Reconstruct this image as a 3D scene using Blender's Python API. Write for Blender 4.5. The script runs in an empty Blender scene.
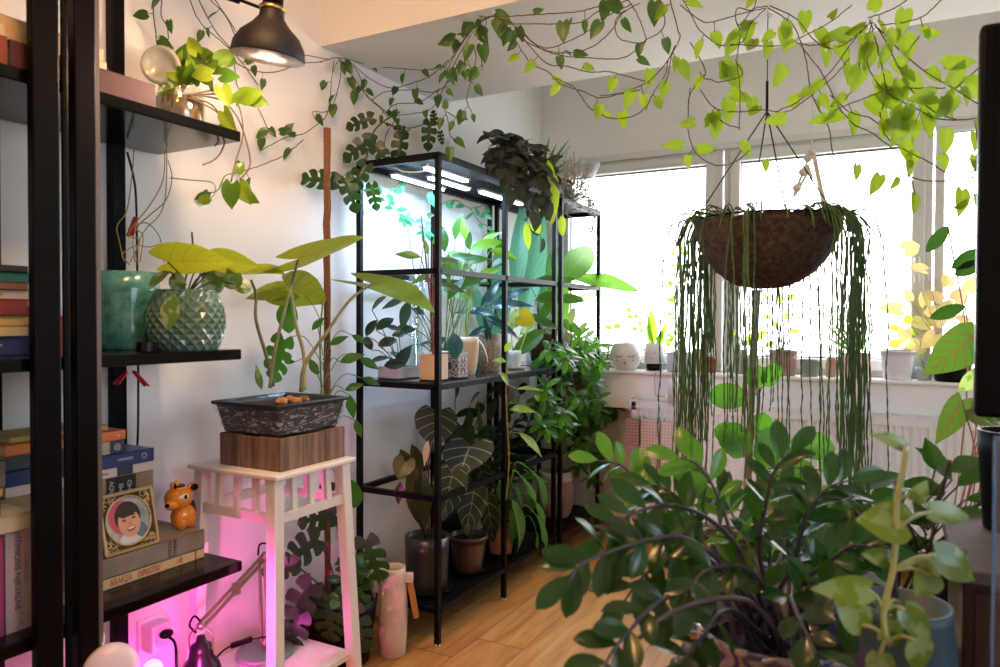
import bpy, math, random
import numpy as np
from mathutils import Vector, Matrix
random.seed(7)
rng = np.random.RandomState(7)
SC = bpy.context.scene
# ------------------------------------------------------------------ camera
CX, CY, CH = 1.8387, 0.0, 1.1656
FPX = 730.56
_t, _a, _r = math.radians(28.5254), math.radians(1.0744), math.radians(-0.1838)
_R = Vector((math.cos(_t), math.sin(_t), 0))
CF = Vector((-math.sin(_t) * math.cos(_a), math.cos(_t) * math.cos(_a), -math.sin(_a)))
_U = _R.cross(CF)
CR = _R * math.cos(_r) - _U * math.sin(_r)
CU = _R * math.sin(_r) + _U * math.cos(_r)
CAM = Vector((CX, CY, CH))
cam = bpy.data.cameras.new('camera')
cam.sensor_width = 36.0
cam.lens = FPX * 36.0 / 1000.0
cam.clip_start = 0.02
cam.dof.use_dof = True
cam.dof.focus_distance = 2.7
cam.dof.aperture_fstop = 4.0
camo = bpy.data.objects.new('camera', cam)
SC.collection.objects.link(camo)
camo.matrix_world = Matrix(((CR.x, CU.x, -CF.x, CX), (CR.y, CU.y, -CF.y, CY), (CR.z, CU.z, -CF.z, CH), (0, 0, 0, 1)))
SC.camera = camo
# ------------------------------------------------------------------ world, exposure, large lights
W = bpy.data.worlds.new('daylight'); SC.world = W; W.use_nodes = True
_b = W.node_tree.nodes['Background']
_b.inputs[0].default_value = (0.95, 0.975, 1.0, 1); _b.inputs[1].default_value = 7.6
_wt = W.node_tree; _tc = _wt.nodes.new('ShaderNodeTexCoord'); _sp = _wt.nodes.new('ShaderNodeSeparateXYZ'); _wt.links.new(_tc.outputs['Generated'], _sp.inputs[0])
_cr = _wt.nodes.new('ShaderNodeValToRGB'); _e = _cr.color_ramp.elements                       # hazy white sky, bluer towards the right (+X)
_e[0].position = 0.55; _e[0].color = (0.96, 0.98, 1.0, 1); _e[1].position = 0.80; _e[1].color = (0.46, 0.55, 0.68, 1)
_wt.links.new(_sp.outputs[0], _cr.inputs[0]); _wt.links.new(_cr.outputs[0], _b.inputs[0])
SC.view_settings.view_transform = 'Standard'
SC.view_settings.look = 'None'
SC.view_settings.gamma = 1.0
SC.view_settings.use_curve_mapping = False
SC.view_settings.exposure = 0.50
SC.cycles.use_denoising = True
SC.cycles.max_bounces = 8
SC.cycles.diffuse_bounces = 4
SC.cycles.glossy_bounces = 3
SC.cycles.transmission_bounces = 6
SC.cycles.transparent_max_bounces = 10
SC.cycles.caustics_reflective = False
SC.cycles.caustics_refractive = False
SC.cycles.sample_clamp_indirect = 6.0

def light(name, kind, loc, power, color, rot=None, size=0.1, size_y=None, spread=None, blend=None, angle=None):
    l = bpy.data.lights.new(name, kind); l.energy = power; l.color = color
    if kind == 'AREA':
        l.shape = 'RECTANGLE' if size_y else 'SQUARE'; l.size = size
        if size_y: l.size_y = size_y
        if spread: l.spread = spread
    else:
        l.shadow_soft_size = size
        if kind == 'SPOT':
            l.spot_size = angle or 1.5; l.spot_blend = blend or 0.5
    o = bpy.data.objects.new(name, l); SC.collection.objects.link(o); o.location = loc
    if rot is not None: o.rotation_euler = rot
    return o
# the light that comes in through the two windows is the world's; these only guide its sampling
for nm, loc, rot, sx, sy in (('daylight_portal', (1.55, 3.97, 1.5), (math.radians(-90), 0, 0), 2.9, 1.2),
                             ('daylight_portal', (3.92, 0.75, 1.5), (0, math.radians(90), 0), 1.2, 1.5)):
    p = light(nm, 'AREA', loc, 1.0, (1, 1, 1), rot, sx, sy); p.data.cycles.is_portal = True
    if nm and loc[0] > 3: p.data.size, p.data.size_y = 1.2, 1.5

# ------------------------------------------------------------------ pixel helpers (photo frame 1000 x 667 -> points of the room)
def ray(px, py):
    return CF + CR * ((px - 500) / FPX) - CU * ((py - 333.5) / FPX)
def Pd(px, py, d): return CAM + ray(px, py) * d
def PX(px, py, X):
    r = ray(px, py); return CAM + r * ((X - CX) / r.x)
def PY(px, py, Y):
    r = ray(px, py); return CAM + r * ((Y - CY) / r.y)
def PZ(px, py, Z):
    r = ray(px, py); return CAM + r * ((Z - CH) / r.z)
def dep(p): return (Vector(p) - CAM).dot(CF)
def sdir(ang, tilt=0.0):
    a = math.radians(ang)
    return (CR * math.cos(a) + CU * math.sin(a) + CF * tilt).normalized()

# ------------------------------------------------------------------ materials
MATS = {}
def nt(name):
    m = bpy.data.materials.new(name); m.use_nodes = True
    t = m.node_tree; b = t.nodes['Principled BSDF']
    return m, t, b
def N(t, kind, **kw):
    n = t.nodes.new(kind)
    for k, v in kw.items(): setattr(n, k, v)
    return n
def mat(name, col, rough=0.5, metal=0.0, noise=0.0, scale=20.0, bump=0.0, col2=None, coat=0.0, trans=0.0, ior=None, emit=None, estr=0.0, stretch=None, spec=None, sss=0.0):
    if name in MATS: return MATS[name]
    m, t, b = nt(name)
    b.inputs['Base Color'].default_value = (*col, 1)
    b.inputs['Roughness'].default_value = rough
    b.inputs['Metallic'].default_value = metal
    if coat: b.inputs['Coat Weight'].default_value = coat
    if trans: b.inputs['Transmission Weight'].default_value = trans
    if ior: b.inputs['IOR'].default_value = ior
    if spec is not None: b.inputs['Specular IOR Level'].default_value = spec
    if emit: b.inputs['Emission Color'].default_value = (*emit, 1); b.inputs['Emission Strength'].default_value = estr
    if noise or bump or col2:
        tc = N(t, 'ShaderNodeTexCoord'); mp = N(t, 'ShaderNodeMapping')
        if stretch: mp.inputs['Scale'].default_value = stretch
        nz = N(t, 'ShaderNodeTexNoise'); nz.inputs['Scale'].default_value = scale; nz.inputs['Detail'].default_value = 5
        t.links.new(tc.outputs['Object'], mp.inputs[0]); t.links.new(mp.outputs[0], nz.inputs['Vector'])
        c2 = col2 or tuple(max(0, c * (1 - noise)) for c in col)
        mx = N(t, 'ShaderNodeMix', data_type='RGBA')
        mx.inputs[6].default_value = (*col, 1); mx.inputs[7].default_value = (*c2, 1)
        cr = N(t, 'ShaderNodeValToRGB'); cr.color_ramp.elements[0].position = 0.35; cr.color_ramp.elements[1].position = 0.65
        t.links.new(nz.outputs['Fac'], cr.inputs[0]); t.links.new(cr.outputs[0], mx.inputs[0]); t.links.new(mx.outputs[2], b.inputs['Base Color'])
        if bump:
            bp = N(t, 'ShaderNodeBump'); bp.inputs['Strength'].default_value = bump; bp.inputs['Distance'].default_value = 0.004
            t.links.new(nz.outputs['Fac'], bp.inputs['Height']); t.links.new(bp.outputs[0], b.inputs['Normal'])
    MATS[name] = m
    return m
def leafmat(name, c1, c2, tcol, rough=0.35, tw=0.35, vein=None, vs=0.0, nv=9, vw=0.18, patch=None, patchamt=0.5, mid=None, midw=0.025):
    """two tones between leaves, translucent, optional veins from the leaf's own uv, optional variegation"""
    if name in MATS: return MATS[name]
    m, t, b = nt(name); L = t.links
    at = N(t, 'ShaderNodeAttribute', attribute_name='rnd')
    mx = N(t, 'ShaderNodeMix', data_type='RGBA'); mx.inputs[6].default_value = (*c1, 1); mx.inputs[7].default_value = (*c2, 1)
    L.new(at.outputs['Fac'], mx.inputs[0]); out = mx.outputs[2]
    uv = N(t, 'ShaderNodeUVMap'); sep = N(t, 'ShaderNodeSeparateXYZ'); L.new(uv.outputs[0], sep.inputs[0])
    def M(op, a, bb=None):
        n = N(t, 'ShaderNodeMath', operation=op)
        for i, v in enumerate((a, bb)):
            if v is None: continue
            if isinstance(v, (int, float)): n.inputs[i].default_value = v
            else: L.new(v, n.inputs[i])
        return n.outputs[0]
    au = M('ABSOLUTE', M('SUBTRACT', sep.outputs[0], 0.5))
    if patch:
        nz = N(t, 'ShaderNodeTexNoise'); nz.inputs['Scale'].default_value = 30.0; nz.inputs['Detail'].default_value = 3
        tc = N(t, 'ShaderNodeTexCoord'); L.new(tc.outputs['Object'], nz.inputs['Vector'])
        cr = N(t, 'ShaderNodeValToRGB'); cr.color_ramp.elements[0].position = 0.5 - patchamt * 0.12 + 0.02; cr.color_ramp.elements[1].position = 0.58 - patchamt * 0.12
        L.new(nz.outputs['Fac'], cr.inputs[0])
        m2 = N(t, 'ShaderNodeMix', data_type='RGBA'); m2.inputs[7].default_value = (*patch, 1)
        L.new(cr.outputs[0], m2.inputs[0]); L.new(out, m2.inputs[6]); out = m2.outputs[2]
    if vein:
        w = M('SINE', M('MULTIPLY', M('SUBTRACT', sep.outputs[1], M('MULTIPLY', au, 0.55)), nv * 6.2832))
        side = M('GREATER_THAN', w, 1.0 - vw)
        midm = M('LESS_THAN', au, midw)
        v = M('MULTIPLY', M('MAXIMUM', side, midm), vs)
        m3 = N(t, 'ShaderNodeMix', data_type='RGBA'); m3.inputs[7].default_value = (*vein, 1)
        L.new(v, m3.inputs[0]); L.new(out, m3.inputs[6]); out = m3.outputs[2]
    L.new(out, b.inputs['Base Color']); b.inputs['Roughness'].default_value = rough
    tr = N(t, 'ShaderNodeBsdfTranslucent')
    m4 = N(t, 'ShaderNodeMix', data_type='RGBA'); m4.blend_type = 'MIX'; m4.inputs[0].default_value = 0.7
    m4.inputs[7].default_value = (*tcol, 1); L.new(out, m4.inputs[6]); L.new(m4.outputs[2], tr.inputs[0])
    ms = N(t, 'ShaderNodeMixShader'); ms.inputs[0].default_value = tw
    L.new(b.outputs[0], ms.inputs[1]); L.new(tr.outputs[0], ms.inputs[2])
    o = [n for n in t.nodes if n.type == 'OUTPUT_MATERIAL'][0]; L.new(ms.outputs[0], o.inputs[0])
    MATS[name] = m
    return m
def clearmat(name, tint=(0.95, 0.97, 0.97), gloss=0.08, rough=0.03):
    if name in MATS: return MATS[name]
    m, t, b = nt(name); t.nodes.remove(b)
    tr = N(t, 'ShaderNodeBsdfTransparent'); tr.inputs[0].default_value = (*tint, 1)
    gl = N(t, 'ShaderNodeBsdfGlossy'); gl.inputs['Roughness'].default_value = rough
    ms = N(t, 'ShaderNodeMixShader'); ms.inputs[0].default_value = gloss
    t.links.new(tr.outputs[0], ms.inputs[1]); t.links.new(gl.outputs[0], ms.inputs[2])
    o = [n for n in t.nodes if n.type == 'OUTPUT_MATERIAL'][0]; t.links.new(ms.outputs[0], o.inputs[0])
    MATS[name] = m
    return m

# ------------------------------------------------------------------ mesh builder
class MB:
    def __init__(s): s.v = []; s.f = []; s.uv = []; s.r = []; s.sm = []
    def add(s, vs, fs, uvs=None, r=0.5, smooth=True):
        o = len(s.v); s.v.extend([tuple(p) for p in vs])
        for i, f in enumerate(fs):
            s.f.append(tuple(k + o for k in f)); s.r.append(r); s.sm.append(smooth)
            s.uv.append([uvs[k] for k in f] if uvs is not None else [(0.5, 0.5)] * len(f))
        return s
    def box(s, c, d, rz=0.0, M=None, r=0.5):
        x, y, z = d[0] / 2, d[1] / 2, d[2] / 2
        vs = [Vector((i, j, k)) for k in (-z, z) for j in (-y, y) for i in (-x, x)]
        if M is None and rz: M = Matrix.Rotation(rz, 3, 'Z')
        if M is not None: vs = [M @ v for v in vs]
        vs = [v + Vector(c) for v in vs]
        return s.add(vs, [(0, 2, 3, 1), (4, 5, 7, 6), (0, 1, 5, 4), (2, 6, 7, 3), (0, 4, 6, 2), (1, 3, 7, 5)], r=r, smooth=False)
    def span(s, a, b):
        a = Vector(a); b = Vector(b)
        return s.box((a + b) / 2, (abs(b.x - a.x), abs(b.y - a.y), abs(b.z - a.z)))
    def beam(s, a, b, w, h=None, up=(0, 0, 1), w2=None):
        """square bar from a to b, optional taper"""
        a = Vector(a); b = Vector(b); h = h or w; t = (b - a).normalized()
        u = Vector(up)
        if abs(t.dot(u)) > 0.99: u = Vector((1, 0, 0))
        sx = t.cross(u).normalized(); sy = sx.cross(t).normalized()
        k = (w2 / w) if w2 else 1.0; vs = []
        for p, q in ((a, 1.0), (b, k)):
            for i, j in ((-1, -1), (1, -1), (1, 1), (-1, 1)):
                vs.append(p + sx * (i * w / 2 * q) + sy * (j * h / 2 * q))
        return s.add(vs, [(3, 2, 1, 0), (4, 5, 6, 7), (0, 1, 5, 4), (1, 2, 6, 5), (2, 3, 7, 6), (3, 0, 4, 7)], smooth=False)
    def tube(s, pts, rad, n=6, cap=True, r=0.5):
        pts = [Vector(p) for p in pts]
        if len(pts) < 2: return s
        if not hasattr(rad, '__len__'): rad = [rad] * len(pts)
        vs = []; fs = []; uvs = []
        t = (pts[1] - pts[0]).normalized()
        ref = Vector((0, 0, 1)) if abs(t.z) < 0.9 else Vector((1, 0, 0))
        nx = t.cross(ref).normalized()
        for i, p in enumerate(pts):
            a = pts[max(0, i - 1)]; b = pts[min(len(pts) - 1, i + 1)]
            if (b - a).length > 1e-9: t = (b - a).normalized()
            nx = (nx - t * nx.dot(t))
            nx = nx.normalized() if nx.length > 1e-6 else t.orthogonal().normalized()
            ny = t.cross(nx)
            for k in range(n):
                g = 2 * math.pi * k / n
                vs.append(p + (nx * math.cos(g) + ny * math.sin(g)) * rad[i]); uvs.append((k / n, i / len(pts)))
        for i in range(len(pts) - 1):
            for k in range(n):
                q = (k + 1) % n
                fs.append((i * n + k, i * n + q, (i + 1) * n + q, (i + 1) * n + k))
        if cap: fs.append(tuple(reversed(range(n)))); fs.append(tuple((len(pts) - 1) * n + k for k in range(n)))
        return s.add(vs, fs, uvs, r=r)
    def lathe(s, prof, c, n=32, sx=1.0, sy=1.0, M=None, smooth=True):
        vs = []; fs = []
        for (r, z) in prof:
            for k in range(n):
                g = 2 * math.pi * k / n
                v = Vector((r * math.cos(g) * sx, r * math.sin(g) * sy, z))
                if M is not None: v = M @ v
                vs.append(v + Vector(c))
        m = len(prof)
        for i in range(m - 1):
            for k in range(n):
                q = (k + 1) % n
                fs.append((i * n + k, i * n + q, (i + 1) * n + q, (i + 1) * n + k))
        if prof[0][0] > 1e-5: fs.append(tuple(reversed(range(n))))
        if prof[-1][0] > 1e-5: fs.append(tuple((m - 1) * n + k for k in range(n)))
        return s.add(vs, fs, smooth=smooth)
    def blob(s, c, r, seg=16, rings=10, M=None, noise=0.0):
        vs = []; fs = []
        rr = (r, r, r) if not hasattr(r, '__len__') else r
        for i in range(rings + 1):
            th = math.pi * i / rings
            for k in range(seg):
                g = 2 * math.pi * k / seg
                q = 1 + (random.uniform(-noise, noise) if 0 < i < rings else 0)
                v = Vector((math.sin(th) * math.cos(g) * rr[0] * q, math.sin(th) * math.sin(g) * rr[1] * q, math.cos(th) * rr[2] * q))
                if M is not None: v = M @ v
                vs.append(v + Vector(c))
        for i in range(rings):
            for k in range(seg):
                q = (k + 1) % seg
                fs.append((i * seg + k, (i + 1) * seg + k, (i + 1) * seg + q, i * seg + q))
        return s.add(vs, fs)
    def leaf(s, base, d, n, L, Wd, shape='oval', fold=0.15, droop=0.5, nu=2, nv=6, wave=0.0, lobe=None, r=None):
        d = Vector(d).normalized(); n = Vector(n)
        n = n - d * n.dot(d)
        n = n.normalized() if n.length > 1e-4 else d.orthogonal().normalized()
        side = d.cross(n)
        tab = SHAPES[shape]; lo = tab[1] if lobe is None else lobe
        b = np.array(base); dv = np.array(d); nn = np.array(n); sd = np.array(side)
        vv = np.linspace(0, 1, nv + 1); ed = None
        if shape == 'split':
            per = 4; o5 = [0, .12, .38, .64, .76]; nv = per * 5
            vv = np.array([(i + q) / per for i in range(per) for q in o5] + [1.0]); ed = [.84, .97, 1, .95, .78] * per + [1]
        th = droop * (vv - 0.15)
        dirs = np.outer(np.cos(th), dv) - np.outer(np.sin(th), nn)
        nrm = np.outer(np.cos(th), nn) + np.outer(np.sin(th), dv)
        c = b + np.vstack([np.zeros(3), np.cumsum((dirs[:-1] + dirs[1:]) / 2 * (L * np.diff(vv))[:, None], axis=0)])
        w = np.interp(vv, tab[0][0], tab[0][1]) * Wd / 2
        vs = []; uvs = []; cols = 2 * nu + 1; ph = random.uniform(0, 6.28)
        for i, v in enumerate(vv):
            for j in range(-nu, nu + 1):
                sj = j / nu; a = abs(sj)
                we = w[i] * (1 if ed is None or a < .99 else ed[i]); fw = 0 if ed is None else .16 * L * a * (0.2 + v) 
                p = c[i] + dirs[i] * fw + sd * (sj * we) + nrm[i] * (a * w[i] * fold + wave * L * a * math.sin(v * 11 + ph + (0 if sj > 0 else 1.5))) - dirs[i] * (lo * L * a * (1.5 - 0.5 * a) * (1 - v) ** 3)
                vs.append(p); uvs.append((0.5 + sj / 2, v))
        fs = []
        cut = shape == 'split'
        for i in range(nv):
            for j in range(2 * nu):
                jj = abs(j + 0.5 - nu)
                if cut and jj > nu * 0.26 and (i % 5 == 4) and i < nv - 1: continue
                k = i * cols + j
                fs.append((k, k + 1, k + 1 + cols, k + cols))
        s.add(vs, fs, uvs, r=random.random() if r is None else r)
        return c
def _tab(pairs): return (np.array([p[0] for p in pairs]), np.array([p[1] for p in pairs]))
SHAPES = {
    'oval': (_tab([(0, .04), (.08, .42), (.2, .75), (.4, 1), (.6, .97), (.8, .68), (.92, .36), (1, 0.01)]), 0.0),
    'round': (_tab([(0, .06), (.06, .5), (.2, .86), (.45, 1), (.7, .93), (.88, .62), (.96, .34), (1, 0.03)]), 0.0),
    'zz': (_tab([(0, .04), (.1, .3), (.3, .78), (.55, 1), (.75, .88), (.9, .5), (1, 0.01)]), 0.0),
    'lance': (_tab([(0, .04), (.1, .45), (.3, .95), (.45, 1), (.65, .75), (.85, .32), (1, 0.01)]), 0.0),
    'heart': (_tab([(0, .55), (.06, .8), (.18, .98), (.3, 1), (.5, .86), (.7, .56), (.86, .26), (1, 0.01)]), 0.24),
    'arrow': (_tab([(0, .45), (.08, .8), (.2, .95), (.35, .9), (.6, .62), (.8, .32), (1, 0.01)]), 0.34),
    'grass': (_tab([(0, .6), (.3, 1), (.7, .7), (1, 0.02)]), 0.0),
    'split': (_tab([(0, .5), (.06, .8), (.2, .98), (.4, 1), (.65, .88), (.85, .55), (1, 0.02)]), 0.2),
}
# ------------------------------------------------------------------ objects
WO = {}
def tag(o, label, cat, group=None, kind=None):
    if label: o['label'] = label
    if cat: o['category'] = cat
    if group: o['group'] = group
    if kind: o['kind'] = kind
    return o
def thing(name, label, cat, loc=(0, 0, 0), group=None):
    o = bpy.data.objects.new(name, None); o.empty_display_size = 0.05
    SC.collection.objects.link(o); o.location = loc; WO[o.name] = Vector(loc)
    return tag(o, label, cat, group)
def obj(name, mb, m, parent=None, label=None, bevel=0.0, subd=0, solid=0.0, loc=None):
    off = WO[parent.name] if parent else Vector(loc if loc is not None else (0, 0, 0))
    me = bpy.data.meshes.new(name)
    me.from_pydata([(v[0] - off.x, v[1] - off.y, v[2] - off.z) for v in mb.v], [], mb.f)
    uvl = me.uv_layers.new(name='UVMap')
    flat = [c for f in mb.uv for q in f for c in q]
    if len(flat) == 2 * len(me.loops): uvl.data.foreach_set('uv', flat)
    a = me.attributes.new('rnd', 'FLOAT', 'FACE'); a.data.foreach_set('value', mb.r)
    me.polygons.foreach_set('use_smooth', mb.sm)
    me.materials.append(m); me.update()
    o = bpy.data.objects.new(name, me); SC.collection.objects.link(o)
    if parent: o.parent = parent
    else: o.location = off
    WO[o.name] = off
    if label: o['label'] = label
    if solid:
        md = o.modifiers.new('solid', 'SOLIDIFY'); md.thickness = solid
    if bevel:
        md = o.modifiers.new('bevel', 'BEVEL'); md.width = bevel; md.segments = 2; md.limit_method = 'ANGLE'; md.angle_limit = math.radians(40)
    if subd:
        md = o.modifiers.new('sub', 'SUBSURF'); md.levels = subd; md.render_levels = subd
    return o
def struct(name, mb, m, parent=None, bevel=0.0):
    o = obj(name, mb, m, parent, bevel=bevel)
    if not parent: o['kind'] = 'structure'
    return o
def lettering(name, s, c, xax, yax, size, m, parent, squash=1.0, align='CENTER'):
    cu = bpy.data.curves.new('t', 'FONT'); cu.body = s; cu.size = size; cu.extrude = 0.0003; cu.align_x = align; cu.align_y = 'CENTER'
    to = bpy.data.objects.new('t', cu); SC.collection.objects.link(to)
    bpy.context.view_layer.update()
    me = bpy.data.meshes.new_from_object(to.evaluated_get(bpy.context.evaluated_depsgraph_get()))
    bpy.data.objects.remove(to); bpy.data.curves.remove(cu)
    x = Vector(xax).normalized(); y = Vector(yax).normalized(); z = x.cross(y)
    off = WO[parent.name]
    Mx = Matrix(((x.x * squash, y.x, z.x, c[0] - off.x), (x.y * squash, y.y, z.y, c[1] - off.y), (x.z * squash, y.z, z.z, c[2] - off.z), (0, 0, 0, 1)))
    me.transform(Mx); me.materials.clear(); me.materials.append(m)
    o = bpy.data.objects.new(name, me); SC.collection.objects.link(o); o.parent = parent; WO[o.name] = off
    return o
def spline(pts, n=6):
    pts = [Vector(p) for p in pts]
    if len(pts) < 3:
        return [pts[0].lerp(pts[-1], k / n) for k in range(n + 1)]
    P = [pts[0] * 2 - pts[1]] + pts + [pts[-1] * 2 - pts[-2]]; out = []
    for i in range(1, len(P) - 2):
        a, b, c, d = P[i - 1], P[i], P[i + 1], P[i + 2]
        for k in range(n):
            t = k / n
            out.append(0.5 * ((2 * b) + (c - a) * t + (2 * a - 5 * b + 4 * c - d) * t * t + (3 * b - a - 3 * c + d) * t ** 3))
    out.append(P[-2]); return out
def rv(s=1.0): return Vector((random.uniform(-s, s), random.uniform(-s, s), random.uniform(-s, s)))
UP = Vector((0, 0, 1)); DN = Vector((0, 0, -1))
def potprof(rb, rt, h, wall=0.006, lip=0.0, liph=0.0, curve=None, depth=0.03):
    """outer wall up, over the rim, down inside to the soil"""
    pr = [(0.0001, 0), (rb * 0.96, 0), (rb, 0.003)]
    if curve:
        pr += [(r, z * h) for r, z in curve]
    else:
        pr += [(rb + (rt - rb) * k / 4, h * k / 4) for k in range(1, 4)]
        if lip: pr += [(rt - 0.001, h - liph), (rt + lip, h - liph), (rt + lip, h)]
        else: pr += [(rt, h)]
    e = pr[-1][0]
    pr += [(e - wall, h), (e - wall - 0.002, h - depth), (0.0001, h - depth)]
    return pr
def soil_at(c, r, z, parent, m=None):
    mb = MB(); n = 20; vs = [Vector((c[0], c[1], z + 0.004))]
    for q in (0.5, 1.0):
        for k in range(n):
            g = 2 * math.pi * k / n
            vs.append(Vector((c[0] + r * q * math.cos(g), c[1] + r * q * math.sin(g), z + random.uniform(0, 0.004))))
    fs = [(0, 1 + k, 1 + (k + 1) % n) for k in range(n)] + [(1 + k, 1 + n + k, 1 + n + (k + 1) % n, 1 + (k + 1) % n) for k in range(n)]
    mb.add(vs, fs)
    return obj('soil', mb, m or M_SOIL, parent)

# shared materials
M_SOIL = mat('potting_soil', (0.025, 0.015, 0.01), 0.95, noise=0.6, scale=90, bump=0.8)
M_BLACK = mat('black_powder_coat', (0.003, 0.003, 0.004), 0.45, noise=0.3, scale=6, spec=.15)
M_SHELF = mat('black_gloss_board', (0.002, 0.0015, 0.0015), 0.14, spec=0.25)
M_FRAME = mat('dark_brown_black_metal', (0.002, 0.0015, 0.0015), 0.4, spec=.10)
M_WHITE = mat('white_paint', (0.80, 0.79, 0.77), 0.55, noise=0.03, scale=4)
M_STEM = mat('green_stem', (0.10, 0.20, 0.04), 0.5)
M_DSTEM = mat('dark_stem', (0.045, 0.05, 0.02), 0.5)
M_BSTEM = mat('brown_stem', (0.09, 0.05, 0.03), 0.7)
L_DARK = leafmat('dark_green_leaf', (0.006, 0.022, 0.007), (0.012, 0.045, 0.010), (0.10, 0.28, 0.02), 0.3, 0.22)
L_MID = leafmat('mid_green_leaf', (0.016, 0.065, 0.010), (0.035, 0.115, 0.015), (0.18, 0.45, 0.03), 0.35, 0.38)
L_LIGHT = leafmat('light_green_leaf', (0.07, 0.20, 0.02), (0.14, 0.30, 0.03), (0.45, 0.75, 0.04), 0.4, 0.5)
L_YEL = leafmat('yellow_green_leaf', (0.16, 0.30, 0.02), (0.35, 0.45, 0.03), (0.75, 0.90, 0.06), 0.4, 0.55, vein=(0.08, 0.2, 0.02), vs=0.4, nv=5)
L_VAR = leafmat('cream_variegated_leaf', (0.06, 0.18, 0.03), (0.12, 0.28, 0.03), (0.5, 0.8, 0.12), 0.4, 0.4, patch=(0.55, 0.62, 0.30), patchamt=0.6)
L_BLUE = leafmat('blue_green_leaf', (0.015, 0.05, 0.06), (0.03, 0.09, 0.11), (0.1, 0.3, 0.2), 0.25, 0.2)

# =================================================================== THE ROOM
YB = 3.879; XR = 4.0; YN = -1.6; ZT = 2.75; ZBM = 2.148; YB1 = 2.02; YB2 = 2.80
def wallmat(name, col, rough=0.75):
    m, t, b = nt(name)
    tc = N(t, 'ShaderNodeTexCoord'); nz = N(t, 'ShaderNodeTexNoise'); nz.inputs['Scale'].default_value = 60
    n2 = N(t, 'ShaderNodeTexNoise'); n2.inputs['Scale'].default_value = 1.5
    t.links.new(tc.outputs['Object'], nz.inputs[0]); t.links.new(tc.outputs['Object'], n2.inputs[0])
    mx = N(t, 'ShaderNodeMix', data_type='RGBA'); mx.inputs[6].default_value = (*col, 1); mx.inputs[7].default_value = (*[c * 0.94 for c in col], 1)
    t.links.new(n2.outputs['Fac'], mx.inputs[0]); t.links.new(mx.outputs[2], b.inputs['Base Color'])
    bp = N(t, 'ShaderNodeBump'); bp.inputs['Strength'].default_value = 0.15; bp.inputs['Distance'].default_value = 0.002
    t.links.new(nz.outputs['Fac'], bp.inputs['Height']); t.links.new(bp.outputs[0], b.inputs['Normal'])
    b.inputs['Roughness'].default_value = rough
    return m
M_WALL = wallmat('painted_plaster', (0.82, 0.80, 0.77))
M_CEIL = wallmat('ceiling_plaster', (0.82, 0.80, 0.77))
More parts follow.
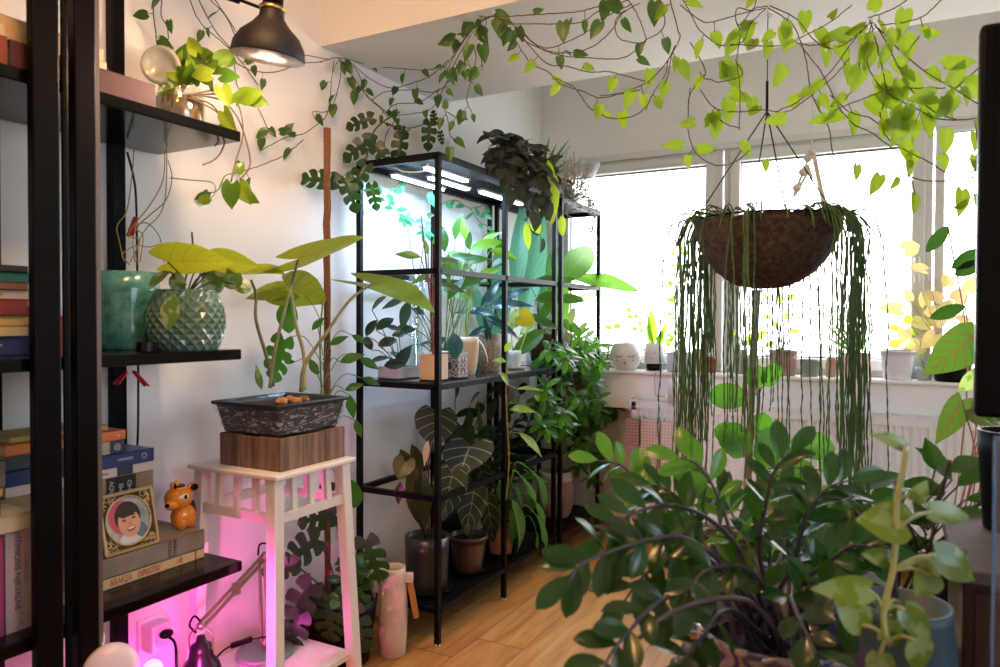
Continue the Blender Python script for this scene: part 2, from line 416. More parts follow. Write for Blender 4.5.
def oakmat():
    m, t, b = nt('oak_floorboards'); L = t.links
    tc = N(t, 'ShaderNodeTexCoord'); sep = N(t, 'ShaderNodeSeparateXYZ'); L.new(tc.outputs['Object'], sep.inputs[0])
    def Mt(op, a, bb=None, c=None):
        n = N(t, 'ShaderNodeMath', operation=op)
        for i, v in enumerate((a, bb, c)):
            if v is None: continue
            if isinstance(v, (int, float)): n.inputs[i].default_value = v
            else: L.new(v, n.inputs[i])
        return n.outputs[0]
    row = Mt('DIVIDE', Mt('ADD', sep.outputs[0], 0.07), 0.19); rid = Mt('FLOOR', row); rf = Mt('FRACT', row)
    wn = N(t, 'ShaderNodeTexWhiteNoise', noise_dimensions='1D'); L.new(rid, wn.inputs['W'])
    yy = Mt('DIVIDE', Mt('ADD', sep.outputs[1], Mt('MULTIPLY', wn.outputs['Value'], 1.9)), 1.9); yid = Mt('FLOOR', yy); yf = Mt('FRACT', yy)
    w2 = N(t, 'ShaderNodeTexWhiteNoise', noise_dimensions='2D'); cv = N(t, 'ShaderNodeCombineXYZ'); L.new(rid, cv.inputs[0]); L.new(yid, cv.inputs[1]); L.new(cv.outputs[0], w2.inputs['Vector'])
    mp = N(t, 'ShaderNodeMapping'); mp.inputs['Scale'].default_value = (9, 0.9, 1); L.new(tc.outputs['Object'], mp.inputs[0])
    ad = N(t, 'ShaderNodeVectorMath', operation='ADD'); L.new(mp.outputs[0], ad.inputs[0])
    cs = N(t, 'ShaderNodeCombineXYZ'); L.new(Mt('MULTIPLY', w2.outputs['Value'], 40), cs.inputs[1]); L.new(Mt('MULTIPLY', w2.outputs['Value'], 13), cs.inputs[2]); L.new(cs.outputs[0], ad.inputs[1])
    nz = N(t, 'ShaderNodeTexNoise'); nz.inputs['Scale'].default_value = 2.2; nz.inputs['Detail'].default_value = 7; nz.inputs['Distortion'].default_value = 1.2; L.new(ad.outputs[0], nz.inputs[0])
    cr = N(t, 'ShaderNodeValToRGB'); e = cr.color_ramp.elements
    e[0].position = 0.3; e[0].color = (0.34, 0.16, 0.05, 1); e[1].position = 0.7; e[1].color = (0.55, 0.31, 0.12, 1)
    x = cr.color_ramp.elements.new(0.5); x.color = (0.48, 0.235, 0.068, 1)
    L.new(nz.outputs['Fac'], cr.inputs[0])
    # knots
    mk = N(t, 'ShaderNodeMapping'); mk.inputs['Scale'].default_value = (3.2, 1.3, 1); L.new(tc.outputs['Object'], mk.inputs[0])
    vo = N(t, 'ShaderNodeTexVoronoi'); vo.inputs['Scale'].default_value = 1.6; L.new(mk.outputs[0], vo.inputs[0])
    kr = N(t, 'ShaderNodeValToRGB'); kr.color_ramp.elements[0].position = 0.03; kr.color_ramp.elements[0].color = (1, 1, 1, 1); kr.color_ramp.elements[1].position = 0.11; kr.color_ramp.elements[1].color = (0, 0, 0, 1)
    L.new(vo.outputs['Distance'], kr.inputs[0])
    m1 = N(t, 'ShaderNodeMix', data_type='RGBA'); L.new(kr.outputs[0], m1.inputs[0]); L.new(cr.outputs[0], m1.inputs[6]); m1.inputs[7].default_value = (0.16, 0.075, 0.03, 1)
    hs = N(t, 'ShaderNodeHueSaturation'); L.new(m1.outputs[2], hs.inputs['Color']); L.new(Mt('MULTIPLY_ADD', w2.outputs['Value'], 0.35, 0.82), hs.inputs['Value'])
    gap = Mt('MAXIMUM', Mt('LESS_THAN', rf, 0.012), Mt('LESS_THAN', yf, 0.0018))
    m2 = N(t, 'ShaderNodeMix', data_type='RGBA'); L.new(gap, m2.inputs[0]); L.new(hs.outputs[0], m2.inputs[6]); m2.inputs[7].default_value = (0.07, 0.035, 0.015, 1)
    L.new(m2.outputs[2], b.inputs['Base Color']); b.inputs['Roughness'].default_value = 0.38
    bp = N(t, 'ShaderNodeBump'); bp.inputs['Strength'].default_value = 0.12; L.new(nz.outputs['Fac'], bp.inputs['Height']); L.new(bp.outputs[0], b.inputs['Normal'])
    return m
M_OAK = oakmat()
struct('floor', MB().span((-0.1, YN - .1, -0.08), (XR + .1, YB + .12, 0)), M_OAK)
struct('ceiling', MB().span((-0.1, YN - .1, ZT), (XR + .1, YB + .12, ZT + .1)), M_CEIL)
struct('ceiling_beam', MB().span((0, YB1, ZBM), (XR, YB2, ZT)), M_CEIL)
struct('wall_left', MB().span((-0.1, YN - .1, 0), (0, YB + .12, ZT)), M_WALL)
struct('wall_rear', MB().span((0, YN - .1, 0), (XR, YN, ZT)), M_WALL)
# window wall
WX0, WX1, WZ0, WZ1 = 0.10, 3.0, 0.90, 2.06
mb = MB(); mb.span((0, YB, 0), (XR, YB + .12, WZ0)); mb.span((0, YB, WZ1), (XR, YB + .12, ZT)); mb.span((0, YB, WZ0), (WX0, YB + .12, WZ1)); mb.span((WX1, YB, WZ0), (XR, YB + .12, WZ1))
struct('wall_back', mb, M_WALL)
# right wall with an unseen window, added for soft daylight fill
mb = MB(); RY0, RY1, RZ0, RZ1 = 0.0, 1.5, 0.9, 2.1
mb.span((XR, YN - .1, 0), (XR + .1, YB + .12, RZ0)); mb.span((XR, YN - .1, RZ1), (XR + .1, YB + .12, ZT)); mb.span((XR, YN - .1, RZ0), (XR + .1, RY0, RZ1)); mb.span((XR, RY1, RZ0), (XR + .1, YB + .12, RZ1))
struct('wall_right', mb, M_WALL)
M_WINF = mat('white_window_plastic', (0.66, 0.68, 0.64), 0.35)
M_GLASS = clearmat('window_glass', (0.97, 0.98, 0.98), 0.05)
M_RUB = mat('grey_seal', (0.10, 0.10, 0.12), 0.6)
def frame_rect(mb, x0, x1, z0, z1, w, y0, y1, wb=None):
    wb = wb or w
    mb.span((x0, y0, z0), (x0 + w, y1, z1)); mb.span((x1 - w, y0, z0), (x1, y1, z1))
    mb.span((x0 + w, y0, z1 - w), (x1 - w, y1, z1)); mb.span((x0 + w, y0, z0), (x1 - w, y1, z0 + wb))
def window(i, x0, x1, sash, w):
    mb = MB(); frame_rect(mb, x0, x1, WZ0 + 0.0, WZ1 - .004, 0.035, YB + .005, YB + .085)
    f = struct('window_%d' % i, mb, M_WINF, bevel=0.003)
    if sash:
        m2 = MB(); frame_rect(m2, x0 + .03, x1 - .03, WZ0 + .03, WZ1 - .03, w, YB - .018, YB + .05)
        obj('sash', m2, M_WINF, f, bevel=0.006)
    g = 0.035 + (w - 0.004 if sash else 0.0)
    m3 = MB(); frame_rect(m3, x0 + g - .005, x1 - g + .005, WZ0 + g, WZ1 - g, 0.007, YB + .012, YB + .03)
    obj('seal', m3, M_RUB, f)
    m4 = MB(); m4.span((x0 + g, YB + .028, WZ0 + g), (x1 - g, YB + .034, WZ1 - g)); obj('pane', m4, M_GLASS, f)
    if sash:
        h = MB(); hx = x1 - .06; h.box((hx, YB - .024, 1.42), (0.028, 0.012, 0.07)); h.box((hx, YB - .045, 1.40), (0.018, 0.016, 0.12)); h.box((hx, YB - .034, 1.44), (.016, .02, .016))
        obj('handle', h, M_WINF, f, bevel=0.003)
window(1, WX0, 1.035, True, 0.052)
window(2, 1.045, 1.975, True, 0.052)
window(3, 1.985, 2.99, False, 0.05)
struct('trim_1', MB().span((WX0 - .02, YB - .012, WZ1 - .012), (WX1 + .02, YB, WZ1 + .022)), M_WINF)
mb = MB(); frame_rect(mb, 0, 1.5, 0, 1.2, 0.05, 0, 0.07)
mb.v = [(XR + .02 + y, RY0 + x, RZ0 + z) for x, y, z in mb.v]
f4 = struct('window_4', mb, M_WINF)
obj('pane', MB().span((XR + .05, RY0 + .06, RZ0 + .06), (XR + .056, RY1 - .06, RZ1 - .06)), M_GLASS, f4)
struct('window_sill', MB().span((0.30, YB - .185, .885), (3.05, YB + .01, .90)), mat('white_sill', (0.88, 0.88, 0.88), 0.35), bevel=0.003)
struct('trim_2', MB().span((0.33, YB - .165, .70), (3.05, YB, .885)), MATS['white_sill'])
M_BASE = mat('oak_skirting', (0.42, 0.22, 0.11), 0.5, noise=0.35, scale=6, stretch=(1, 1, 12))
struct('baseboard_back', MB().span((0.0, YB - .014, 0), (XR, YB, 0.072)), M_BASE, bevel=0.003)
struct('baseboard_left', MB().span((0, YN, 0), (0.014, YB - .014, 0.072)), M_BASE, bevel=0.003)
# bare tree outside the window, drowned in daylight
mb = MB()
def branch(p, d, L, r, dep_):
    pts = [p]; q = Vector(p); dd = Vector(d).normalized()
    for k in range(5):
        dd = (dd + rv(0.22)).normalized(); q = q + dd * L / 5; pts.append(Vector(q))
    mb.tube(pts, [r * (1 - 0.13 * k) for k in range(6)], 5)
    if dep_ > 0:
        for k in (2, 3, 4, 5):
            branch(pts[k], (dd + rv(0.9)).normalized(), L * 0.62, r * 0.5, dep_ - 1)
random.seed(3)
branch(Vector((2.4, 7.5, -1.6)), Vector((-.1, 0, 1)), 2.6, .05, 3)
branch(Vector((0.3, 8.2, -1.8)), Vector((.25, 0, 1)), 2.8, .05, 3)
o = obj('bare_tree', mb, mat('pale_bark', (0.45, 0.33, 0.28), 0.9), loc=(2.4, 7.5, -1.6))
tag(o, 'bare thin branches of a tree seen faintly outside the bright window', 'tree')
o = obj('ground', MB().span((-12, 4.2, -2.1), (14, 25, -2.0)), mat('pale_ground', (0.6, 0.58, 0.54), 0.9)); o['kind'] = 'structure'

# =================================================================== BLACK METAL AND GLASS RACKS
M_GSHELF = mat('smoked_glass_shelf', (0.05, 0.06, 0.065), 0.08, spec=0.8)
XF = 0.408; XBK = 0.055; PT = 0.020
def rack(label, ys, zmid=0.937):
    t = thing('shelving_rack', label, 'shelving rack', ((XF + XBK) / 2, (ys[0] + ys[-1]) / 2, 0), 'black metal racks along the left wall')
    for y in ys:
        for x in (XF, XBK):
            m = MB(); m.box((x, y, 0.875), (PT, PT, 1.742)); obj('post', m, M_BLACK, t, bevel=0.002)
            m = MB(); m.lathe([(.0001, 0), (.011, 0), (.011, .008), (.0001, .008)], (x, y, 0), 10); obj('foot', m, M_WHITE, t)
    y0, y1 = ys[0], ys[-1]
    for z in (1.742, 1.338, zmid - .012, 0.525, 0.125):
        m = MB(); h = PT * 1.0 if z < 1.7 else 0.022
        m.box((XF, (y0 + y1) / 2, z), (PT, y1 - y0, h)); m.box((XBK, (y0 + y1) / 2, z), (PT, y1 - y0, h))
        for y in (y0, y1): m.box(((XF + XBK) / 2, y, z), (XF - XBK, PT, h))
        obj('rail', m, M_BLACK, t)
    m = MB(); m.box(((XF + XBK) / 2, (y0 + y1) / 2, 1.7535), (XF - XBK + PT, y1 - y0 + PT, .006)); obj('top_board', m, M_BLACK, t)
    m = MB(); m.box(((XF + XBK) / 2, (y0 + y1) / 2, zmid + .0005), (XF - XBK - .004, y1 - y0 - .004, .006)); obj('glass_shelf', m, M_GSHELF, t)
    m = MB(); m.box(((XF + XBK) / 2, (y0 + y1) / 2, .128), (XF - XBK - PT, y1 - y0 - PT, .016)); obj('bottom_board', m, M_BLACK, t)
    return t
rack('wide two-bay black metal rack with grow lights under its top', (2.172, 2.672, 3.172))
rack('narrow black metal rack in the corner beside the window, third bay of the row', (3.245, 3.753))
ZM = 0.9405; ZL = 0.136
# grow lights
M_LED = mat('lit_led_strip', (1, 1, 1), 0.5, emit=(0.62, 0.76, 1.0), estr=8)
M_ALU = mat('brushed_aluminium', (0.65, 0.66, 0.68), 0.3, metal=0.9)
k = 0
LEDL = ['white grow light bar nearest the front left corner under the rack top', 'white grow light bar at the back wall side of the left bay', 'white grow light bar in the middle of the left bay', 'white grow light bar under the rack top behind the hanging ivy']
for (x, ya, yb_) in ((0.33, 2.20, 2.50), (0.14, 2.26, 2.62), (0.24, 2.36, 2.66), (0.26, 2.72, 3.12)):
    t = thing('grow_light', LEDL[k], 'light', (x, (ya + yb_) / 2, 1.73), 'grow lights under the rack top'); k += 1
    m = MB(); m.box((x, (ya + yb_) / 2, 1.724), (.03, yb_ - ya, .012)); obj('housing', m, M_ALU, t, bevel=.002)
    m = MB(); m.box((x, (ya + yb_) / 2, 1.714), (.022, yb_ - ya - .02, .008)); obj('diffuser', m, M_LED, t)
    light('grow_lamp_light', 'AREA', (x, (ya + yb_) / 2, 1.709), 2.4, (0.42, 0.66, 1.0), (0, 0, 0), 0.020, yb_ - ya - .03)
m = MB(); m.tube(spline([PX(364, 168, .08), PX(378, 165, .12), PX(395, 168, .2), PX(405, 172, .25), (0.30, 2.25, 1.715), (0.33, 2.215, 1.722), (0.33, 2.21, 1.728)], 5), .003, 5)
tag(obj('cable', m, M_WHITE, loc=(.2, 2.3, 1.72)), 'thin white cable looping under the rack top to the grow light', 'cable')

# =================================================================== RADIATOR
t = thing('radiator', 'white ribbed panel radiator under the window sill', 'radiator', (1.6, YB - .06, .14))
RYf = 3.630; RX0, RX1, RZa, RZb = PY(632, 400, RYf).x, 2.68, PY(632, 513, RYf).z, PY(880, 415, RYf).z
M_RAD = mat('radiator_enamel', (0.88, 0.88, 0.88), 0.35)
m = MB(); n = 62; vs = []; fs = []
for k in range(n * 4 + 1):
    x = RX0 + .02 + (RX1 - RX0 - .04) * k / (n * 4); q = k % 4
    vs += [(x, RYf + (0.010 if q in (0, 1) else 0.0), RZa + .03), (x, RYf + (0.010 if q in (0, 1) else 0.0), RZb - .045)]
for k in range(n * 4): fs.append((2 * k, 2 * k + 2, 2 * k + 3, 2 * k + 1))
m.add(vs, fs, smooth=False)
m.span((RX0, RYf - .001, RZb - .045), (RX1, RYf + .014, RZb - .006)); m.span((RX0, RYf - .001, RZa), (RX1, RYf + .014, RZa + .03))
m.span((RX0, RYf - .001, RZa), (RX0 + .02, RYf + .014, RZb - .006)); m.span((RX1 - .02, RYf - .001, RZa), (RX1, RYf + .014, RZb - .006))
obj('front_panel', m, M_RAD, t)
m = MB(); m.span((RX0 + .002, RYf + .014, RZa + .01), (RX1 - .002, RYf + .07, RZb - .03)); obj('convector', m, mat('dark_convector', (.25, .25, .25), .6), t)
m = MB()
for k in range(118):
    x = RX0 + .012 + k * (RX1 - RX0 - .03) / 118; m.span((x, RYf + .004, RZb - .006), (x + .010, RYf + .075, RZb))
m.span((RX0, RYf, RZb - .012), (RX0 + .012, RYf + .08, RZb)); m.span((RX1 - .012, RYf, RZb - .012), (RX1, RYf + .08, RZb)); m.span((RX0, RYf + .07, RZb - .012), (RX1, RYf + .08, RZb)); m.span((RX0, RYf - .001, RZb - .008), (RX1, RYf + .005, RZb))
obj('top_grille', m, M_RAD, t)
for xx in (RX0 - .002, RX1):
    m = MB(); m.span((xx, RYf, RZa), (xx + .002, RYf + .08, RZb)); obj('side_panel', m, M_RAD, t)
# wire rack and perforated pink holders on the radiator
t = thing('wire_rack', 'white wire rack hooked over the left end of the radiator', 'rack', (0.75, RYf - .02, .6))
m = MB(); A = PY(630, 398, (RYf - .020)); B = PY(690, 428, (RYf - .020))
for k in range(9):
    x = A.x + (B.x - A.x) * k / 8; m.tube([(x, (RYf - .020), A.z), (x, (RYf - .020), B.z)], .0016, 4)
for k in range(4):
    z = A.z + (B.z - A.z) * k / 3; m.tube([(A.x, (RYf - .020), z), (B.x, (RYf - .020), z)], .0018, 4)
for x in (A.x, B.x): m.tube([(x, (RYf - .020), A.z), (x, (RYf + .025), A.z + .004), (x, (RYf + .07), A.z + .004)], .0018, 4)
obj('wire_grid', m, M_WHITE, t)
def perfmat(name, col, hole):
    m, tt, b = nt(name); tc = N(tt, 'ShaderNodeTexCoord'); mp = N(tt, 'ShaderNodeMapping'); mp.inputs['Scale'].default_value = (90, 90, 90); mp.inputs['Rotation'].default_value = (0, math.radians(45), 0)
    tt.links.new(tc.outputs['Object'], mp.inputs[0]); ch = N(tt, 'ShaderNodeTexChecker'); ch.inputs['Scale'].default_value = 1; ch.inputs['Color1'].default_value = (*col, 1); ch.inputs['Color2'].default_value = (*hole, 1)
    tt.links.new(mp.outputs[0], ch.inputs[0]); tt.links.new(ch.outputs[0], b.inputs['Base Color']); b.inputs['Roughness'].default_value = .5
    return m
PM = [perfmat('bronze_perforated', (.50, .34, .30), (.25, .15, .12)), perfmat('pink_perforated', (.74, .60, .55), (.52, .36, .32)), perfmat('rose_perforated', (.78, .64, .59), (.60, .45, .41))]
LB = ['darker bronze pink perforated holder, leftmost on the radiator rack', 'pale pink perforated holder between two others on the radiator rack', 'pale rose perforated holder, rightmost on the radiator rack']
for i, (xa, xb, ya, yb_) in enumerate(((627, 640, 418, 446), (642, 660, 419, 468), (662, 683, 421, 472))):
    a = PY(xa, ya, (RYf - .040)); b = PY(xb, yb_, (RYf - .040))
    t = thing('perforated_holder', LB[i], 'holder', ((a.x + b.x) / 2, (RYf - .040), b.z), 'perforated holders on the radiator rack')
    m = MB(); m.span((a.x, (RYf - .060), b.z), (b.x, (RYf - .054), a.z)); m.span((a.x, (RYf - .054), b.z), (a.x + .003, (RYf - .027), a.z)); m.span((b.x - .003, (RYf - .054), b.z), (b.x, (RYf - .027), a.z)); m.span((a.x, (RYf - .054), b.z), (b.x, (RYf - .027), b.z + .003)); m.span((a.x, (RYf - .029), b.z), (b.x, (RYf - .026), a.z)); obj('box', m, PM[i], t)
    for x in (a.x + .008, b.x - .008):
        m = MB(); m.tube([(x, (RYf - .028), a.z - .004), (x, (RYf - .028), a.z + .008), (x, (RYf - .022), a.z + .012), (x, (RYf - .016), a.z + .004)], .0012, 4); obj('hook', m, M_BLACK, t)
# =================================================================== BLACK SHELVING UNIT ON THE LEFT
SX = 0.3366; SY1 = 1.352; ZS = (1.652, 1.087, 0.532)
t = thing('shelving_unit', 'tall glossy black shelving unit with paired posts at the far left', 'shelving unit', (.17, .75, 0))
for z in ZS + (2.24,):
    m = MB(); m.span((0.012, 0.05, z - .027), (SX, SY1, z)); obj('shelf_board', m, M_SHELF, t, bevel=.003)
    m = MB(); m.span((0.030, 0.05, z - .095), (0.050, 0.80, z - .027)); obj('back_rail', m, M_BLACK, t)
def yat(px, X, py=333): return PX(px, py, X).y
pw = [(yat(35, .362), yat(62, .362), .338, .362), (yat(63, .345) + .001, yat(70, .345), .338, .348), (yat(77, .352), yat(98, .352), .30, .352)]
for a, b, x0, x1 in pw:
    m = MB(); m.span((x0, a, 0), (x1, b, 2.45)); obj('post', m, M_FRAME, t, bevel=.004)
m = MB(); m.span((.31, pw[2][1], 0), (.348, pw[2][1] + .010, 2.45)); obj('edge_sheen', m, mat('grey_edge_sheen', (.22, .19, .18), .3, metal=.7), t)  # lighter strip standing in for light reflected along the post edge
for a, b in ((yat(114, .03), yat(127, .03)), (0.86, .93)):
    m = MB(); m.span((0.002, a, 0), (.030, b, 2.45)); obj('back_post', m, M_FRAME, t, bevel=.003)
# ---- books
M_PAGE = mat('paper_pages', (0.66, 0.58, 0.44), 0.85, noise=.25, scale=8, stretch=(1, 1, 60))
def book(label, y0, y1, z0, th, col, x1=.24, dx=.19, group=None, title=None, tcol=(.9, .88, .8), tsize=None, band=None, tpos=.5, rough=.6, noise=.12, tilt=0.0, sq=1.0):
    t = thing('book', label, 'book', (x1 - dx / 2, (y0 + y1) / 2, z0), group)
    cm = mat('cover_%02x%02x%02x' % tuple(int(c * 255) for c in col), col, rough, noise=noise, scale=12)
    m = MB(); m.span((x1 - dx, y0, z0), (x1, y1, z0 + .0025)); m.span((x1 - dx, y0, z0 + th - .0025), (x1, y1, z0 + th)); m.span((x1 - .003, y0, z0), (x1, y1, z0 + th)); obj('cover', m, cm, t, bevel=.0008)
    m = MB(); m.span((x1 - dx + .004, y0 + .003, z0 + .0026), (x1 - .004, y1 - .003, z0 + th - .0026)); obj('pages', m, M_PAGE, t)
    if band:
        for (f0, f1, bc) in band:
            m = MB(); m.span((x1, y0 + (y1 - y0) * f0, z0 + .001), (x1 + .0004, y0 + (y1 - y0) * f1, z0 + th - .001)); obj('spine_label', m, mat('label_%02x%02x%02x' % tuple(int(c * 255) for c in bc), bc, .6), t)
    if title:
        for (s, f, sz, c2, vert) in title:
            ax = ((0, 1, 0), (0, 0, 1)) if not vert else ((0, 0, 1), (0, -1, 0))
            lettering('title', s, (x1 + .0007, y0 + (y1 - y0) * f, z0 + th / 2), ax[0], ax[1], sz, mat('ink_%02x%02x%02x' % tuple(int(c * 255) for c in c2), c2, .6), t, squash=sq)
    return t
G1 = 'books stacked on the lower shelf by the portrait'
z = ZS[2]
book('thin cream book with red lettering, lowest under the portrait', .86, 1.322, z, .026, (.78, .60, .33), x1=.228, dx=.2, title=[('ARAKEA', .485, .024, (.50, .06, .02), False), ('DIPRIOTIU', .645, .021, (.50, .06, .02), False), ('-+B', .83, .022, (.5, .08, .03), False)], band=[(.935, .945, (.45, .1, .03))], noise=.1, sq=.62)
book('thick grey cloth book carrying the portrait and the orange figurine', .86, 1.324, z + .026, .048, (.36, .31, .26), x1=.226, dx=.2, title=[('SYROV', .775, .014, (.06, .05, .05), True), ('DYRNI', .805, .014, (.06, .05, .05), True)], noise=.35)
book('brown book hidden behind the lower half of the portrait', .84, 1.20, z + .075, .085, (.18, .10, .05), x1=.165, dx=.13)
book('fat tan book with a black spine label in tall white capitals', .84, 1.215, z + .160, .088, (.40, .30, .18), x1=.168, dx=.13, group=None, band=[(.66, .87, (.02, .02, .02))], title=[('SAVYROV', .70, .016, (.75, .72, .66), True), ('POEMS', .765, .016, (.75, .72, .66), True), ('SKIGHO', .825, .016, (.75, .72, .66), True)], noise=.3)
book('white paperback with a black picture block on its spine', .86, 1.212, z + .248, .024, (.72, .68, .64), x1=.172, dx=.13, band=[(.72, .84, (.04, .05, .09))], title=[('Shard Fossen', .58, .010, (.5, .12, .08), False)])
book('navy blue book with pale lettering near the stack top', .86, 1.212, z + .272, .033, (.035, .07, .20), x1=.176, dx=.135, title=[('MEMORY', .78, .010, (.6, .65, .75), False), ('O', .92, .02, (.5, .6, .7), False)], rough=.3)
book('dark blue-grey paperback with a pale round picture on the spine', .86, 1.135, z + .305, .032, (.05, .08, .11), x1=.170, dx=.13, band=[(.62, .86, (.45, .38, .26))], title=[('@', .93, .018, (.6, .6, .6), False)], rough=.35)
book('orange paperback second from the top of the lower stack', .86, 1.137, z + .337, .024, (.75, .22, .05), x1=.172, dx=.13, title=[('PLUMIER', .70, .011, (.95, .85, .8), False), ('io', .93, .010, (.95, .85, .8), False)])
book('yellow-brown book topmost on the lower stack', .88, 1.105, z + .361, .014, (.55, .38, .08), x1=.15, dx=.12)
# lower shelf, nearer end
book('grey box-like book on a yellow one at the near end of the lower shelf', .52, .82, z + .290, .055, (.16, .15, .13), x1=.25, dx=.2, noise=.3)
book('yellow edged book under the grey box-like book', .52, .815, z + .272, .018, (.55, .38, .10), x1=.25, dx=.2)
book('dark book under the yellow edged one at the near end', .48, .80, z + .225, .046, (.05, .035, .03), x1=.27, dx=.2)
def upright(label, y0, y1, z0, h, col, title=None, x1=.28, dx=.2):
    t = thing('book', label, 'book', (x1 - dx / 2, (y0 + y1) / 2, z0))
    m = MB(); m.span((x1 - dx, y0, z0), (x1, y0 + .002, z0 + h)); m.span((x1 - dx, y1 - .002, z0), (x1, y1, z0 + h)); m.span((x1 - .002, y0, z0), (x1, y1, z0 + h)); obj('cover', m, mat('cover_%02x%02x%02x' % tuple(int(c * 255) for c in col), col, .6, noise=.15, scale=14), t)
    m = MB(); m.span((x1 - dx + .003, y0 + .0021, z0 + .003), (x1 - .003, y1 - .0021, z0 + h - .003)); obj('pages', m, M_PAGE, t)
    for (s, fy, fz, sz, c2) in title or []:
        lettering('title', s, (x1 + .0008, y0 + (y1 - y0) * fy, z0 + h * fz), (0, 0, -1), (0, 1, 0), sz, mat('ink_%02x%02x%02x' % tuple(int(c * 255) for c in c2), c2, .6), t)
    return t
ya, yb_ = PX(5, 540, .28).y, PX(33, 540, .28).y
upright('upright pale pink book with dark blue title down its spine', ya, yb_, z, .202, (.50, .40, .46), [('HTIMIONS NJRVALNE', .42, .60, .0165, (.06, .07, .16)), ('o', .55, .94, .012, (.6, .08, .1)), ('MOMENT WAVES', .70, .62, .008, (.3, .2, .3)), ('.:,* :.* ,.', .5, .12, .016, (.35, .12, .2))])
upright('upright magenta patterned book at the left edge of the lower shelf', ya - .045, ya - .003, z, .20, (.35, .06, .18))
book('bent cream paperback lying over the upright books', .50, yb_ + .004, z + .204, .034, (.62, .55, .40), x1=.285, dx=.2, noise=.3)
# middle shelf, nearer end
z = ZS[1]; G2 = None
stack = [('dark blue book with big pale letters at the bottom of the stack', .040, (.02, .03, .14), [('fjer', .80, .026, (.7, .66, .5), False)], None),
         ('pale yellow worn book above the dark blue one', .022, (.62, .48, .24), None, None),
         ('plain yellow book in the middle of the middle shelf stack', .022, (.60, .42, .16), [('old tales', .62, .009, (.3, .2, .1), False)], None),
         ('dark red hardback in the middle shelf stack', .034, (.24, .03, .02), None, None),
         ('cream paperback with black capitals in the middle shelf stack', .020, (.55, .46, .38), [('DOLPH IN ENGLISH', .72, .011, (.05, .04, .04), False)], None),
         ('brown paperback with faded gold lettering in the middle shelf stack', .016, (.22, .09, .05), [('tsarina - tsarevgd', .75, .009, (.6, .45, .3), False)], None),
         ('bright teal book near the top of the middle shelf stack', .022, (.008, .15, .105), None, None),
         ('thin black book topmost on the middle shelf stack', .014, (.02, .02, .02), [('drummer', .7, .008, (.5, .5, .5), False)], None)]
zz = z
for i, (lb, th, col, ti, bd) in enumerate(stack):
    book(lb, .50 + .01 * (i % 3), .905 - .012 * (i % 2), zz, th, col, x1=.20 + .004 * (i % 2), dx=.17, title=ti); zz += th
t = thing('toy_figure', 'small black wiry toy standing on the middle shelf book stack', 'toy', (.17, .72, zz))
m = MB(); m.tube([(.17, .70, zz + .003), (.17, .71, zz + .03), (.175, .76, zz + .022), (.18, .80, zz + .006)], .003, 5); m.tube([(.17, .71, zz + .03), (.16, .70, zz + .045)], .003, 5); m.blob((.17, .70, zz + .01), .008, 8, 6); obj('body', m, M_BLACK, t)
t = thing('teapot', 'round black glossy teapot with pale flower specks', 'teapot', (.285, .70, z))
m = MB(); m.lathe([(.0001, .0), (.03, .0), (.032, .008), (.05, .03), (.056, .055), (.05, .08), (.03, .095), (.012, .10), (.0001, .101)], (.262, .665, z + .004), 28)
obj('body', m, mat('speckled_black_glaze', (.008, .008, .012), .12, col2=(.55, .52, .45), scale=55, coat=.5), t)
m = MB(); m.blob((.262, .665, z + .108), .009, 10, 6); obj('knob', m, M_SHELF, t)
m = MB(); m.tube(spline([(.262, .72, z + .03), (.262, .74, z + .045), (.262, .752, z + .075)], 5), [.010, .010, .009, .009, .008, .008, .008, .007, .007, .006, .006], 8); obj('spout', m, M_SHELF, t)
m = MB(); m.span((.20, .60, z), (.33, .74, z + .004)); tag(obj('tray', m, mat('gold_brown_tray', (.30, .20, .10), .4), loc=(.26, .67, z)), 'thin brown tray under the black teapot', 'tray')
for i, (lb, col, y) in enumerate((('blue-green upright notebook behind the black posts', (.15, .32, .35), .895), ('red upright notebook behind the black posts', (.45, .05, .03), .925), ('dark green upright notebook behind the black posts', (.03, .09, .04), .955))):
    upright(lb, y + .015, y + .042, z, .105 - .02 * i, col, x1=.22, dx=.14)
# top shelf
z = ZS[0]
book('big maroon cloth book lying at the edge of the top shelf', .80, 1.118, z, .056, (.055, .008, .010), x1=.318, dx=.24)
book('faded red book at the near end of the top shelf', .42, .795, z, .058, (.22, .04, .015), x1=.320, dx=.24)
book('cream book lying on the faded red one on the top shelf', .44, .80, z + .058, .030, (.58, .47, .33), x1=.30, dx=.22)
book('pale tan book on the maroon book behind the posts', .81, 1.03, z + .056, .034, (.60, .42, .26), x1=.27, dx=.2)
book('beige book second above the faded red one', .44, .78, z + .088, .032, (.52, .40, .26), x1=.295, dx=.22)
book('beige book topmost behind the black posts', .81, 1.025, z + .090, .030, (.56, .40, .25), x1=.265, dx=.2)
book('dark brown book with pale stripes topmost at the near end', .44, .78, z + .120, .07, (.14, .08, .04), x1=.29, dx=.21, band=[(.55, .6, (.5, .38, .22)), (.75, .8, (.5, .38, .22))])
